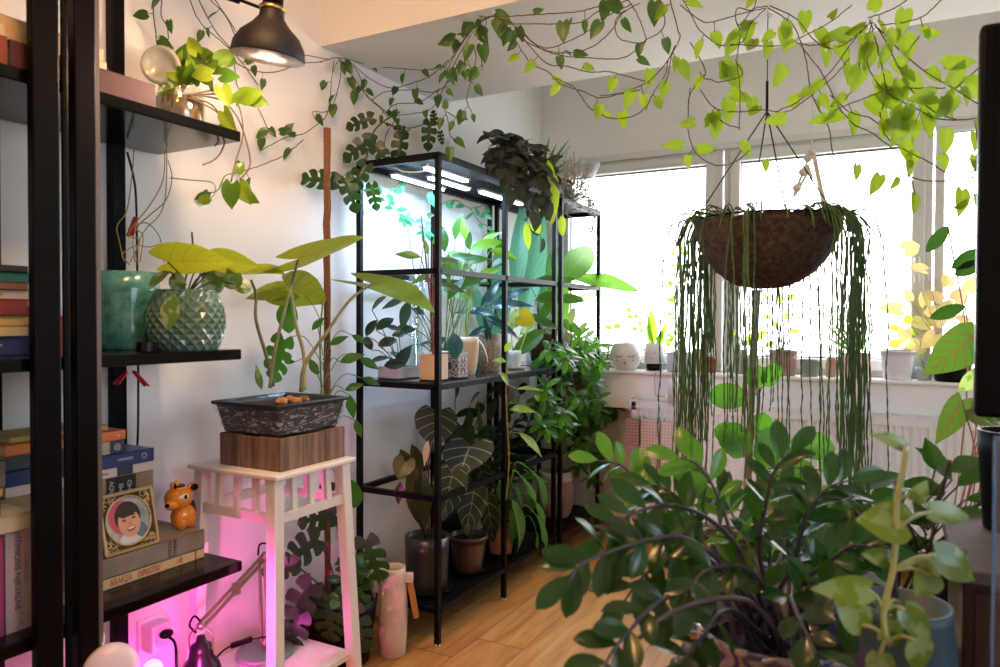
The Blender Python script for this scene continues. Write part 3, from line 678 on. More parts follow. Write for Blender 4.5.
# ---- cords and red clips on the back post
m = MB(); m.tube(spline([PX(127, 150, .045), PX(133, 175, .045), PX(136, 200, .045), PX(137, 260, .045), PX(139, 300, .045)], 5), .0035, 5); m.tube(spline([PX(137, 375, .045), PX(138, 420, .045), PX(137, 450, .045)], 5), .0035, 5)
m = MB(); m.tube(spline([PX(127, 152, .045), PX(133, 175, .045), PX(136, 200, .045), PX(137, 260, .045), PX(138, 340, .045), PX(138, 420, .045), PX(137, 450, .045)], 5), .0032, 5)
tag(obj('power_cord', m, M_BLACK, loc=(.045, 1.35, 1.3)), 'black cord hanging down the wall beside the back post', 'cord')
M_RED = mat('red_plastic', (.55, .015, .02), .3)
for lb, a, b in (('red plastic peg hanging on the cord above the teal pot', (135, 217), (128, 236)), ('red plastic peg on the cord under the middle shelf', (133, 371), (145, 386)), ('dim red peg behind the post under the middle shelf', (125, 372), (114, 384))):
    A = PX(*a, .05); B = PX(*b, .05); t = thing('clothes_peg', lb, 'peg', B)
    m = MB(); m.beam(A, B, .009, .006); obj('arm', m, M_RED, t, bevel=.001)
    m = MB(); m.beam(A + Vector((.004, .002, 0)), B + Vector((.012, .003, 0)), .009, .004); obj('arm', m, M_RED, t, bevel=.001)
# ---- jar with pothos on the top shelf
t = thing('jar_planter', 'open clip-top glass jar on the top shelf holding a trailing yellow-green pothos', 'plant in a jar', (.20, 1.275, ZS[0]))
c = (.20, 1.275, ZS[0])
M_JAR = mat('jar_glass', (.9, .95, .92), .03, trans=.85, ior=1.3)
m = MB(); m.lathe([(.0001, .002), (.055, .002), (.062, .012), (.062, .085), (.052, .1), (.05, .112), (.047, .112), (.049, .1), (.058, .083), (.058, .014), (.052, .008), (.0001, .008)], c, 32); obj('jar', m, clearmat('jar_clear', (.90, .93, .88), .12, .05), t)
m = MB(); m.lathe([(.0001, .01), (.05, .01), (.056, .018), (.056, .080), (.03, .086), (.0001, .086)], c, 24); obj('substrate', m, mat('amber_bark', (.22, .10, .03), .8, col2=(.05, .03, .015), scale=45, bump=.6), t)
lc = PX(162, 66, .17); Ml = Matrix.Rotation(math.radians(-55), 3, 'Y') @ Matrix.Rotation(math.radians(35), 3, 'X')
ax = (CAM - lc).normalized() * .55 + Vector((.3, -.7, .1)); ax.normalize(); q = Vector((0, 0, 1)).rotation_difference(ax).to_matrix()
m = MB(); m.lathe([(.0001, .0), (.03, .0), (.036, .004), (.046, .004), (.05, .01), (.046, .018), (.038, .018), (.032, .008), (.0001, .008)], lc, 28, M=q); obj('lid', m, mat('cloudy_glass', (.55, .55, .48), .08, trans=.6), t)
m = MB(); m.tube([(.20, 1.225, ZS[0] + .1), lc + Vector((0, .01, -.045)), lc + Vector((0, .0, -.04))], .0018, 5); m.tube([(.17, 1.235, ZS[0] + .1), lc + Vector((-.02, .01, -.045))], .0018, 5); obj('wire_clip', m, M_ALU, t)
J = Vector((.20, 1.275, ZS[0] + .105))
st = MB(); fo = MB()
for (px, py, X) in ((190, 70, .22), (205, 62, .22), (215, 70, .24), (200, 55, .2), (192, 82, .24), (172, 95, .2), (208, 85, .26), (180, 60, .2), (224, 58, .25)):
    e = PX(px, py, X); mid = (J + e) / 2 + Vector((0, 0, .02)); sp = spline([J + rv(.01), mid, e], 5); st.tube(sp, .0018, 4)
    for k in (4, 7, 10): fo.leaf(sp[k], (sp[k] - J).normalized() * .4 + rv(.7), (CAM - e).normalized() + rv(.5), random.uniform(.035, .055), random.uniform(.03, .045), 'heart', droop=.6)
trails = [[(190, 95), (215, 90), (230, 92), (240, 110), (243, 135), (236, 160), (231, 182)], [(195, 95), (220, 100), (236, 115), (246, 140), (250, 165), (240, 180)], [(188, 98), (212, 105), (226, 130), (222, 150), (214, 160), (203, 165)], [(192, 95), (225, 94), (245, 98), (255, 98)], [(190, 98), (214, 110), (224, 122), (219, 140), (215, 146)]]
for tr in trails:
    sp = spline([PX(p[0], p[1], .26 + .012 * i) for i, p in enumerate(tr)], 5); st.tube(sp, .0022, 5)
for (px, py, a, L) in ((243, 97, 10, .06), (236, 102, 60, .045), (224, 112, -60, .06), (250, 98, -20, .055), (228, 125, -120, .05), (239, 185, -60, .06), (232, 185, -95, .065), (244, 192, -40, .05), (208, 198, 200, .035), (238, 172, 70, .035), (222, 75, -10, .05), (222, 88, -70, .055), (219, 60, 40, .05), (197, 52, 120, .045), (210, 75, 180, .05)):
    fo.leaf(PX(px, py, .3), sdir(a, random.uniform(-.3, .3)), -CF + rv(.4), L, L * .8, 'heart', droop=.5, fold=.25)
obj('stems', st, M_BSTEM, t); obj('foliage', fo, leafmat('pothos_lime', (.04, .13, .01), (.22, .30, .015), (.40, .55, .03), .35, .35), t)
# ---- teal pot with wiry twigs
c = (.088, 1.198, ZS[1]); t = thing('potted_plant', 'mottled teal cylinder pot holding bare wiry twigs', 'potted plant', c)
m = MB(); m.lathe(potprof(.077, .080, .198, wall=.005, depth=.02), c, 40); obj('pot', m, mat('mottled_teal_glaze', (.02, .13, .12), .2, col2=(.09, .27, .23), scale=38, coat=.4), t, label='mottled teal pot')
soil_at(c, .073, ZS[1] + .178, t)
st = MB(); B0 = Vector((c[0] + .02, c[1] + .01, ZS[1] + .18))
tw = [[(124, 262), (119, 240), (117, 226), (127, 210), (132, 175), (134, 150)], [(135, 262), (133, 240), (139, 225), (150, 215), (166, 200), (172, 178), (168, 160)], [(140, 262), (143, 236), (134, 228), (147, 223), (160, 238), (164, 262)], [(130, 265), (122, 255), (135, 246), (150, 247), (160, 244)], [(138, 265), (136, 250), (145, 230), (160, 214), (166, 190), (167, 130), (169, 110)], [(130, 262), (140, 240), (128, 234), (150, 205), (163, 180), (165, 150)], [(170, 178), (190, 180), (213, 183), (214, 195), (205, 200), (203, 205)]]
for tr in tw: st.tube(spline([PX(p[0], p[1], .12) for p in tr], 5), .0016, 4)
obj('twigs', st, mat('tan_twig', (.22, .17, .05), .7), t)
# ---- faceted green pot
c = (.250, 1.252, ZS[1]); t = thing('potted_plant', 'diamond-faceted sage green pot with broad leaves at the end of the middle shelf', 'potted plant', c)
m = MB(); n = 22; rows = 11; H = .148; vs = []; fs = []
prof_ = lambda q: .062 + .030 * math.sin(math.pi * min(1, (q * .78 + .12)))
for i in range(rows + 1):
    for k in range(n * 2):
        g = 2 * math.pi * (k / (n * 2)); rr = prof_(i / rows) * (1.035 if (k + i) % 2 == 0 else .968); vs.append((c[0] + rr * math.cos(g), c[1] + rr * math.sin(g), c[2] + H * i / rows))
K = n * 2
for i in range(rows):
    for k in range(K):
        a, b, d, e = i * K + k, i * K + (k + 1) % K, (i + 1) * K + (k + 1) % K, (i + 1) * K + k
        if (k + i) % 2 == 0: fs += [(a, b, e), (b, d, e)] if False else [(a, b, d), (a, d, e)]
        else: fs += [(a, b, e), (b, d, e)]
m.add(vs, fs, smooth=False); R1 = prof_(1)
m.lathe([(R1 * 1.0, H - .002), (R1 * 1.03, H + .003), (R1 * .97, H + .004), (R1 * .94, H - .02), (.0001, H - .02)], c, 44); m.lathe([(.0001, .0), (prof_(0), .0005)], c, 44)
obj('pot', m, mat('sage_glaze', (.10, .19, .14), .22, coat=.5), t, label='diamond-faceted sage green pot')
soil_at(c, R1 * .9, c[2] + H - .016, t)
st = MB(); C0 = Vector((c[0], c[1], c[2] + H - .01))
def bigleaf(t, px0, py0, X, ang, L, Wd, shape, m, tilt=0.0, nrm=None, stem=None, fold=.18, droop=.5, label=None, nv=10, wave=.004, name='leaf'):
    b = PX(px0, py0, X); mb_ = MB(); mb_.leaf(b, sdir(ang, tilt), nrm if nrm is not None else (UP * .7 - CF * .5), L, Wd, shape, fold=fold, droop=droop, nu=4, nv=nv, wave=wave)
    if stem is not None: st.tube(spline([stem, (Vector(stem) + b) / 2 + Vector((0, 0, .015)) + rv(.006), b], 5), .0022, 5)
    return obj(name, mb_, m, t, label=label)
L_SAGE = leafmat('sage_leaf', (.035, .11, .02), (.12, .2, .03), (.35, .5, .05), .35, .3, patch=(.35, .4, .3), patchamt=.25)
L_YB = leafmat('lime_blade', (.16, .25, .015), (.24, .33, .02), (.55, .62, .03), .42, .42, vein=(.07, .15, .01), vs=.5, nv=6, vw=.12)
bigleaf(t, 168, 262, .28, 3, .16, .115, 'heart', L_YB, .1, UP * .8 + CF * .62, C0, droop=.25)
bigleaf(t, 170, 272, .27, 215, .07, .05, 'oval', L_SAGE, -.2, None, C0)
bigleaf(t, 215, 264, .30, 2, .115, .10, 'heart', L_YB, .1, UP * .8 + CF * .6, C0, droop=.3)
bigleaf(t, 212, 270, .28, -85, .065, .06, 'round', L_SAGE, 0, -CF + UP * .3, C0)
bigleaf(t, 228, 268, .29, -70, .06, .055, 'round', L_SAGE, 0, -CF + UP * .3, C0)
bigleaf(t, 175, 295, .345, 255, .085, .045, 'oval', L_SAGE, 0, -CF, C0, droop=.2)
bigleaf(t, 195, 272, .26, 120, .05, .045, 'round', L_SAGE, .2, UP - CF * .5, C0)
bigleaf(t, 186, 285, .29, 160, .05, .045, 'oval', L_SAGE, 0, -CF, C0)
bigleaf(t, 235, 284, .30, -20, .045, .05, 'round', L_SAGE, 0, -CF + UP, C0)
for (px, py) in ((180, 262), (192, 232), (200, 255), (210, 283)): st.tube(spline([C0 + rv(.01), PX(px, py + 20, .26), PX(px, py, .27)], 5), .0025, 5)
obj('stems', st, M_DSTEM, t)
t = thing('strap', 'coiled black ribbed strap lying before the teal pot', 'strap', (.285, 1.12, ZS[1]))
m = MB()
for k in range(14):
    g = k / 14 * 2 * math.pi; m.box((.285 + .022 * math.cos(g), 1.115 + .022 * math.sin(g), ZS[1] + .012), (.008, .011, .022), rz=g)
obj('links', m, M_SHELF, t, bevel=.001)
# ---- portrait in an openwork frame
t = thing('photo_frame', 'square gilt openwork frame with a round photo of a smiling child in a pink hood', 'photo frame', (.20, 1.12, .606))
S = .142; fy = 1.118
Mf = Matrix.Rotation(math.radians(12), 3, Vector((0, -1, 0)))     # leans back against the books
def FL(y, z, x=0.0): return Vector((.222, fy, .6075)) + Mf @ Vector((x, y, z + S / 2)) 
M_GILT = mat('openwork_gilt', (.62, .50, .26), .35, metal=.55)
m = MB(); m.add([FL(y, z, x) for x in (-.006, 0) for z in (-S / 2, S / 2) for y in (-S / 2, S / 2)], [(0, 2, 3, 1), (4, 5, 7, 6), (0, 1, 5, 4), (2, 6, 7, 3), (0, 4, 6, 2), (1, 3, 7, 5)], smooth=False)
obj('backing', m, mat('dark_openwork_ground', (.07, .05, .02), .6), t)
m = MB(); w = .006
for (a, b) in (((-1, -1), (1, -1)), ((1, -1), (1, 1)), ((1, 1), (-1, 1)), ((-1, 1), (-1, -1))):
    h = S / 2 - w / 2; m.beam(FL(a[0] * h, a[1] * h, .003), FL(b[0] * h, b[1] * h, .003), w, .007)
random.seed(11)
for sy in (-1, 1):
    for sz in (-1, 1):
        for k in range(22):
            y = random.uniform(.030, .064); z_ = random.uniform(.030, .064)
            if math.hypot(y, z_) < .063: continue
            r0 = random.uniform(.004, .008); a0 = random.uniform(0, 6.28)
            m.tube([FL(sy * y + r0 * math.cos(a0 + q * .9), sz * z_ + r0 * math.sin(a0 + q * .9), .003) for q in range(6)], .0012, 4)
m.tube([FL(.058 * math.cos(g / 40 * 6.2832), .058 * math.sin(g / 40 * 6.2832), .003) for g in range(41)], .0028, 6)
obj('openwork', m, M_GILT, t)
def disc(cy, cz, ry, rz_, x, a=0, n=28):
    vs = [FL(cy, cz, x)]
    for k in range(n):
        g = 2 * math.pi * k / n; u, v_ = ry * math.cos(g), rz_ * math.sin(g); vs.append(FL(cy + u * math.cos(a) - v_ * math.sin(a), cz + u * math.sin(a) + v_ * math.cos(a), x))
    return vs, [(0, 1 + k, 1 + (k + 1) % n) for k in range(n)]
pic = [('backdrop', .055, .055, 0, 0, (.30, .42, .48), 0), ('hood', .037, .043, -.010, .006, (.55, .10, .14), .15), ('jacket', .034, .018, .004, -.044, (.62, .66, .72), 0), ('hair', .034, .037, -.002, .010, (.035, .02, .015), .1), ('face', .028, .033, .001, -.005, (.72, .40, .28), .2)]
ph = obj('photo', MB().add(*disc(0, 0, .057, .057, .0012)), mat('ph_backdrop', (.20, .28, .32), .5, col2=(.5, .55, .5), scale=30), t, label='round photo of a smiling child')
def sub(nm, y, z_, ry, rz_, x, col, a=0): obj(nm, MB().add(*disc(y, z_, ry, rz_, x, a)), mat('ph_%s' % nm, col, .5), ph)
sub('printed_hood', -.014, .010, .036, .040, .0014, (.55, .09, .14), .2)
sub('printed_shirt', .002, -.043, .030, .013, .0014, (.70, .72, .76)); sub('printed_jacket', .030, -.028, .016, .020, .0015, (.10, .22, .34), .5)
sub('printed_hair', -.001, .010, .034, .036, .0016, (.03, .018, .012), .1); sub('printed_face', .001, -.006, .0285, .034, .0018, (.70, .38, .26), .25)
sub('printed_fringe', -.002, .022, .028, .013, .0020, (.03, .018, .012), .1)
for yy in (-.012, .014): sub('printed_eye', yy, .003 + yy * .1, .0055, .0024, .0022, (.05, .025, .02), .1)
for yy in (-.012, .014): sub('printed_brow', yy, .0095 + yy * .1, .0065, .0014, .0022, (.10, .05, .03), .1)
sub('printed_nose', .002, -.007, .0045, .0035, .0022, (.60, .28, .18)); sub('printed_mouth', .004, -.020, .011, .0065, .0022, (.35, .06, .05), .15); sub('printed_teeth', .004, -.0185, .009, .003, .0024, (.85, .8, .75), .15)
for yy in (-.016, .019): sub('printed_cheek', yy, -.010, .006, .005, .0021, (.78, .38, .27))
# ---- orange figurine
fb = PX(181, 528, .165); fb.z = .606; t = thing('figurine', 'small glossy orange ceramic animal figurine with big eyes and dark ears', 'figurine', fb)
fb0 = fb
M_OR = mat('orange_glaze', (.80, .24, .02), .15, coat=.6, col2=(.85, .33, .03), scale=20)
m = MB(); m.blob(fb + Vector((0, .006, .030)), (.026, .030, .032), 20, 12); m.blob(fb + Vector((.010, -.006, .018)), (.014, .012, .020), 14, 8); m.blob(fb + Vector((.012, .016, .018)), (.014, .012, .020), 14, 8); obj('body', m, M_OR, t)
m = MB(); m.blob(fb + Vector((0, -.006, .078)), (.030, .034, .030), 22, 14); m.blob(fb + Vector((.008, -.030, .066)), (.016, .018, .013), 14, 8); obj('head', m, M_OR, t)
for s_, dy, dz in ((1, .034, .096), (-1, -.020, .108)):
    m = MB(); m.blob(fb + Vector((.0, dy, dz)), (.007, .018 if s_ > 0 else .008, .013), 14, 8, M=Matrix.Rotation(-.3 * s_, 3, 'X')); e = obj('ear', m, M_OR, t)
    m = MB(); m.blob(fb + Vector((.006, dy, dz)), (.004, .012 if s_ > 0 else .004, .009), 12, 6, M=Matrix.Rotation(-.3 * s_, 3, 'X')); obj('inner_ear', m, M_SHELF, e)
m = MB(); m.blob(fb + Vector((.0245, -.008, .082)), (.007, .011, .010), 14, 8); e = obj('eye', m, mat('eye_cream', (.75, .70, .50), .15), t)
m = MB(); m.blob(fb + Vector((.031, -.010, .084)), (.002, .004, .006), 10, 6); obj('pupil', m, M_SHELF, e)
m = MB(); m.blob(fb + Vector((.012, -.046, .068)), (.007, .005, .005), 10, 6); obj('nose', m, M_SHELF, t)
for q_, r_q in ((Vector((0, -.006, .107)), (.014, .016, .005)), (Vector((-.004, .034, .040)), (.014, .006, .026))):
    m = MB(); m.blob(fb + q_, r_q, 12, 6); obj('dark_marking', m, mat('brown_glaze', (.05, .02, .01), .2), t)
m = MB(); m.lathe([(.0001, .014), (.006, 0), (.008, -.004)], fb + Vector((0, -.012, .112)), 8); obj('tuft', m, mat('yellow_glaze', (.9, .5, .03), .2), t)
t.scale = (1.1, 1.12, 1.08)
# =================================================================== BLACK CLAMP LAMP
lc = Pd(268, 57, 1.77); t = thing('wall_lamp', 'matt black bell-shaped lamp with a brass collar, switched on over the shelves', 'lamp', lc)
Ml = Vector((0, 0, 1)).rotation_difference((UP * 1.0 + CR * .13 + CF * -.10).normalized()).to_matrix()
m = MB(); m.lathe([(.086, -.002), (.087, .004), (.084, .025), (.070, .050), (.046, .072), (.030, .092), (.026, .120), (.024, .122)], lc, 44, M=Ml); obj('lamp_shade', m, mat('matt_black', (.012, .010, .012), .55), t)
m = MB(); m.lathe([(.0855, -.002), (.082, .022), (.067, .047), (.044, .068), (.030, .085), (.0001, .085)], lc, 44, M=Ml); obj('shade_lining', m, mat('cream_lining', (.80, .72, .66), .5), t)
m = MB(); m.lathe([(.0265, .108), (.031, .110), (.031, .116), (.0265, .118)], lc, 32, M=Ml); obj('collar', m, mat('brass', (.75, .50, .16), .25, metal=1.0), t)
m = MB(); m.lathe([(.024, .118), (.024, .17), (.018, .18), (.0001, .182)], lc, 24, M=Ml); obj('socket', m, M_BLACK, t)
m = MB(); m.lathe([(.0001, -.004), (.034, .0), (.052, .010), (.054, .026), (.036, .055), (.02, .075), (.0001, .08)], lc, 28, M=Ml); obj('bulb', m, mat('lit_bulb', (1, .9, .8), .5, emit=(1, .86, .70), estr=9), t)
m = MB(); A = lc + Ml @ Vector((0, 0, .114)); Bp = Pd(240, 0, 1.74); m.tube([A - CR * .026, Bp], .004, 6); m.tube([Bp, Pd(222, -6, 1.72), Pd(205, -12, 1.70)], .010, 10); m.tube([Pd(205, -12, 1.70), (.16, 1.24, 2.12), (.012, 1.26, 2.16)], .008, 8); obj('arm', m, M_BLACK, t)
m = MB(); m.lathe([(.0001, .0), (.045, .0), (.045, .014), (.0001, .016)], (.0, 1.26, 2.16), 24, M=UP.rotation_difference(Vector((1, 0, 0))).to_matrix()); obj('wall_plate', m, M_BLACK, t)
light('wall_lamp_light', 'POINT', lc + Vector((0, 0, -.008)), 13.0, (1.0, .64, .42), size=.035)
# ceiling lamp outside the frame, added as warm fill for this end of the room
t = thing('fill_ceiling_lamp', 'round opal ceiling lamp out of view, added for warm fill', 'lamp', (1.0, .65, ZT))
m = MB(); m.lathe([(.0001, -.12), (.08, -.11), (.13, -.07), (.14, -.03), (.13, 0), (.0001, 0)], (1.0, .65, ZT), 28); obj('lamp_shade', m, mat('opal_lit', (1, .8, .5), .5, emit=(1, .55, .22), estr=9), t)
light('fill_ceiling_light', 'POINT', (1.0, .65, ZT - .2), 25, (1.0, .52, .25), size=.12)
t = thing('added_yellow_bulb', 'small yellow bulb added out of view to tint the black posts', 'lamp', (.75, .66, 2.2))  # unseen bulb added for the yellow reflection on the post
m = MB(); m.blob((.75, .66, 2.14), .03, 16, 10); obj('bulb', m, mat('lit_yellow_bulb', (1, .7, .1), .5, emit=(1, .62, .08), estr=30), t)
m = MB(); m.tube([(.75, .66, 2.17), (.75, .66, ZT)], .003, 5); obj('cord', m, M_BLACK, t)
light('added_yellow_light', 'POINT', (.75, .66, 2.09), 1.6, (1, .62, .10), size=.03)
# =================================================================== WHITE SLATTED PLANT STAND
SZ = 0.755; TX0, TX1, TY0, TY1 = .080, .425, 1.385, 1.705
t = thing('plant_stand', 'white slatted wooden plant stand with splayed legs, lit pink from the left', 'plant stand', ((TX0 + TX1) / 2, (TY0 + TY1) / 2, 0))
M_ST = mat('white_lacquered_wood', (.80, .75, .71), .4)
m = MB(); m.span((TX0, TY0, SZ - .014), (TX1, TY1, SZ)); obj('top_board', m, M_ST, t, bevel=.004)
cor = [(TX1 - .03, TY0 + .025, 1, -1), (TX1 - .03, TY1 - .03, 1, 1), (TX0 + .03, TY0 + .03, -1, -1), (TX0 + .03, TY1 - .03, -1, 1)]
legs = []
for (x, y, sx, sy) in cor:
    top = Vector((x, y, SZ - .014)); bot = Vector((x + .03 * sx, y + .03 * sy, 0)) if sx > 0 else Vector((x - .012, y + .03 * sy, 0))
    legs.append((top, bot)); m = MB(); m.beam(top, bot, .034, .034, up=(0, 1, 0)); obj('leg', m, M_ST, t, bevel=.003)
def legp(i, z):
    a, b = legs[i]; return a.lerp(b, (a.z - z) / (a.z - b.z))
zr = .635
for (i, j) in ((0, 1), (2, 3), (0, 2), (1, 3)):
    a, b = legp(i, zr), legp(j, zr); m = MB(); m.beam(a, b, .018, .026); obj('rail', m, M_ST, t)
    for q in (.25, .5, .75):
        p = a.lerp(b, q); tp = legp(i, SZ - .014).lerp(legp(j, SZ - .014), q); m = MB(); m.beam(p + Vector((0, 0, .012)), tp, .018, .012, up=(1, 0, 0) if abs(a.x - b.x) < .1 else (0, 1, 0)); obj('slat', m, M_ST, t)
zl = .163; P4 = [legp(0, zl), legp(1, zl), legp(3, zl), legp(2, zl)]
m = MB(); m.add([p + Vector((0, 0, dz)) for dz in (-.008, .008) for p in P4], [(3, 2, 1, 0), (4, 5, 6, 7), (0, 1, 5, 4), (1, 2, 6, 5), (2, 3, 7, 6), (3, 0, 4, 7)], smooth=False); obj('lower_shelf', m, M_ST, t)
ZSL = zl + .0085
# wooden crate base and black planter
c = Vector((.275, 1.565, SZ)); rz = math.radians(0)
def trap(mb, c, bx, by, tx, ty, z0, z1, wall=None):
    v = []
    for (x, y, z) in ((bx, by, z0), (tx, ty, z1)):
        v += [(c.x - x, c.y - y, z), (c.x + x, c.y - y, z), (c.x + x, c.y + y, z), (c.x - x, c.y + y, z)]
    mb.add(v, [(3, 2, 1, 0), (4, 5, 6, 7), (0, 1, 5, 4), (1, 2, 6, 5), (2, 3, 7, 6), (3, 0, 4, 7)], smooth=False)
M_CRATE = mat('weathered_planks', (.26, .15, .10), .8, col2=(.10, .055, .035), scale=9, stretch=(6, 6, .5), bump=.6)
t = thing('wooden_crate', 'weathered brown wooden crate on top of the white stand', 'crate', c)
bx0, bx1, by0, by1 = c.x - .115, c.x + .120, c.y - .135, c.y + .125
for (a, b) in (((bx1 - .012, by0, SZ), (bx1, by1, SZ + .092)), ((bx0, by0, SZ), (bx0 + .012, by1, SZ + .092)), ((bx0 + .012, by0, SZ), (bx1 - .012, by0 + .012, SZ + .092)), ((bx0 + .012, by1 - .012, SZ), (bx1 - .012, by1, SZ + .092))):
    d = Vector(b) - Vector(a); k = 3
    for i in range(k):
        m = MB(); A = Vector(a); Bq = Vector(b)
        ax_ = 0 if d.x > d.y else 1
        A[ax_] += d[ax_] * i / k + .001; Bq[ax_] = Vector(a)[ax_] + d[ax_] * (i + 1) / k - .001; Bq.z -= random.uniform(0, .004)
        m.span(A, Bq); obj('plank', m, M_CRATE, t, bevel=.002)
m = MB(); m.span((bx0 + .012, by0 + .012, SZ), (bx1 - .012, by1 - .012, SZ + .08)); obj('base_board', m, M_CRATE, t)
ZP = SZ + .0935
t = thing('potted_plant', 'black plastic tray planter wrapped in clear film with large lime elephant-ear leaves', 'potted plant', (c.x, c.y, ZP))
m = MB(); vs = []
cc = Vector((c.x, c.y - .01, 0))
def ring(hx, hy, z): return [(cc.x - hx, cc.y - hy, z), (cc.x + hx, cc.y - hy, z), (cc.x + hx, cc.y + hy, z), (cc.x - hx, cc.y + hy, z)]
rings = [ring(.104, .116, ZP), ring(.118, .134, ZP + .076), ring(.128, .144, ZP + .078), ring(.128, .144, ZP + .088), ring(.122, .138, ZP + .088), ring(.114, .130, ZP + .080), ring(.110, .126, ZP + .068)]
for r_ in rings: vs += r_
fs = [(3, 2, 1, 0)] + [(i * 4 + k, i * 4 + (k + 1) % 4, (i + 1) * 4 + (k + 1) % 4, (i + 1) * 4 + k) for i in range(6) for k in range(4)] + [(24, 25, 26, 27)]
m.add(vs, fs, smooth=False); obj('planter', m, mat('black_plastic', (.012, .012, .013), .3), t, bevel=.003)
def filmmat():
    m, t_, b = nt('clear_film'); L = t_.links
    b.inputs['Base Color'].default_value = (.75, .75, .75, 1); b.inputs['Roughness'].default_value = .15
    tc = N(t_, 'ShaderNodeTexCoord'); mp = N(t_, 'ShaderNodeMapping'); mp.inputs['Scale'].default_value = (1, 1, 4); L.new(tc.outputs['Object'], mp.inputs[0])
    nz = N(t_, 'ShaderNodeTexNoise'); nz.inputs['Scale'].default_value = 28; nz.inputs['Detail'].default_value = 4; nz.inputs['Distortion'].default_value = 1.5; L.new(mp.outputs[0], nz.inputs[0])
    cr = N(t_, 'ShaderNodeValToRGB'); cr.color_ramp.elements[0].position = .54; cr.color_ramp.elements[0].color = (.06, .06, .06, 1); cr.color_ramp.elements[1].position = .60; cr.color_ramp.elements[1].color = (.45, .45, .45, 1); L.new(nz.outputs['Fac'], cr.inputs[0])
    bp = N(t_, 'ShaderNodeBump'); bp.inputs['Strength'].default_value = 1; bp.inputs['Distance'].default_value = .006; L.new(nz.outputs['Fac'], bp.inputs['Height']); L.new(bp.outputs[0], b.inputs['Normal'])
    tr = N(t_, 'ShaderNodeBsdfTransparent'); ms = N(t_, 'ShaderNodeMixShader'); L.new(cr.outputs[0], ms.inputs[0]); L.new(tr.outputs[0], ms.inputs[1]); L.new(b.outputs[0], ms.inputs[2])
    L.new(ms.outputs[0], [n for n in t_.nodes if n.type == 'OUTPUT_MATERIAL'][0].inputs[0]); return m
m = MB(); vs = []; K = 40
def rr(hx, hy, z, j):
    out = []
    for k in range(K):
        g = k / K * 4; s_ = int(g); f = g - s_; P_ = ring(hx, hy, z); a = Vector(P_[s_]); b = Vector(P_[(s_ + 1) % 4]); p = a.lerp(b, f); out.append(p + rv(j))
    return out
for (hx, hy, z_) in ((.105, .117, ZP + .004), (.110, .123, ZP + .03), (.115, .129, ZP + .055), (.124, .140, ZP + .074)): vs += rr(hx + .003, hy + .003, z_, .0015)
m.add(vs, [(i * K + k, i * K + (k + 1) % K, (i + 1) * K + (k + 1) % K, (i + 1) * K + k) for i in range(3) for k in range(K)]); obj('film_wrap', m, filmmat(), t)
m = MB(); vs = []
for i in range(9):
    for j in range(9): vs.append((cc.x - .108 + .216 * i / 8, cc.y - .124 + .248 * j / 8, ZP + .070 + random.uniform(0, .006)))
m.add(vs, [(i * 9 + j, (i + 1) * 9 + j, (i + 1) * 9 + j + 1, i * 9 + j + 1) for i in range(8) for j in range(8)]); obj('soil', m, M_SOIL, t)
m = MB()
for k in range(5): m.blob(Vector((cc.x + .02 + random.uniform(-.03, .03), cc.y - .03 + k * .022, ZP + .080)), (.016, .018, .012), 12, 8, noise=.15)
obj('rhizome', m, mat('orange_rhizome', (.45, .2, .06), .7, noise=.5, scale=50), t)
L_EL = leafmat('elephant_ear_leaf', (.13, .21, .015), (.22, .30, .02), (.55, .62, .04), .42, .42, vein=(.06, .13, .01), vs=.6, nv=5, vw=.10, mid=None)
L_EL2 = leafmat('olive_elephant_ear', (.10, .13, .015), (.13, .16, .02), (.35, .40, .04), .42, .35, vein=(.05, .09, .01), vs=.6, nv=6, vw=.10)
M_PET = mat('petiole', (.16, .20, .07), .5, col2=(.10, .07, .04), scale=25); M_PET2 = mat('pale_petiole', (.42, .42, .16), .5)
X0 = .27
pets = [([(273, 386), (266, 355), (256, 320), (256, 295), (251, 280)], .27, M_PET, .0045), ([(270, 388), (275, 350), (285, 310), (293, 280), (298, 260)], .30, M_PET, .0045), ([(304, 390), (304, 355), (296, 325), (292, 300), (291, 290)], .22, M_PET2, .0055), ([(301, 392), (305, 365), (325, 335), (350, 300), (372, 284)], .33, M_PET, .005)]
for pts, X, mm, r_ in pets:
    m = MB(); sp = spline([PX(p[0], p[1], X) for p in pts], 6); m.tube(sp, [r_ * (1.25 - .5 * i / len(sp)) for i in range(len(sp))], 8); obj('petiole', m, mm, t)
def eleaf(px, py, X, tipx, tipy, XT, Wd, nrm, shape='heart', mat_=L_EL, lobe=.28, droop=.3, fold=.12):
    b = PX(px, py, X); e = PX(tipx, tipy, XT); L = (e - b).length; m = MB(); m.leaf(b, (e - b), nrm, L * 1.03, Wd, shape, fold=fold, droop=droop, nu=6, nv=14, lobe=lobe, wave=.006); obj('leaf', m, mat_, t)
eleaf(298, 259, .30, 366, 240, .30, .135, UP * 1.0 + CF * .95 - CR * .1, lobe=.34, droop=-.12, fold=.10)
eleaf(372, 284, .33, 434, 302, .33, .15, UP * .9 + CF * .95 + CR * .3, mat_=L_EL2, droop=.35, lobe=.42)
eleaf(240, 272, .25, 283, 272, .20, .13, UP * 1.0 + CF * .75, droop=.1, lobe=.5, shape='heart')
eleaf(291, 290, .22, 322, 298, .12, .14, UP * .3 - CF * .9 - CR * .4, droop=.3, lobe=.5)
eleaf(293, 292, .20, 247, 294, .14, .09, UP * .7 - CF * .6 + CR * .4, droop=.4, lobe=.1)
m = MB(); m.leaf(PX(262, 390, .3), sdir(105), -CF, .075, .022, 'lance', droop=.2); obj('new_leaf', m, L_SAGE, t)
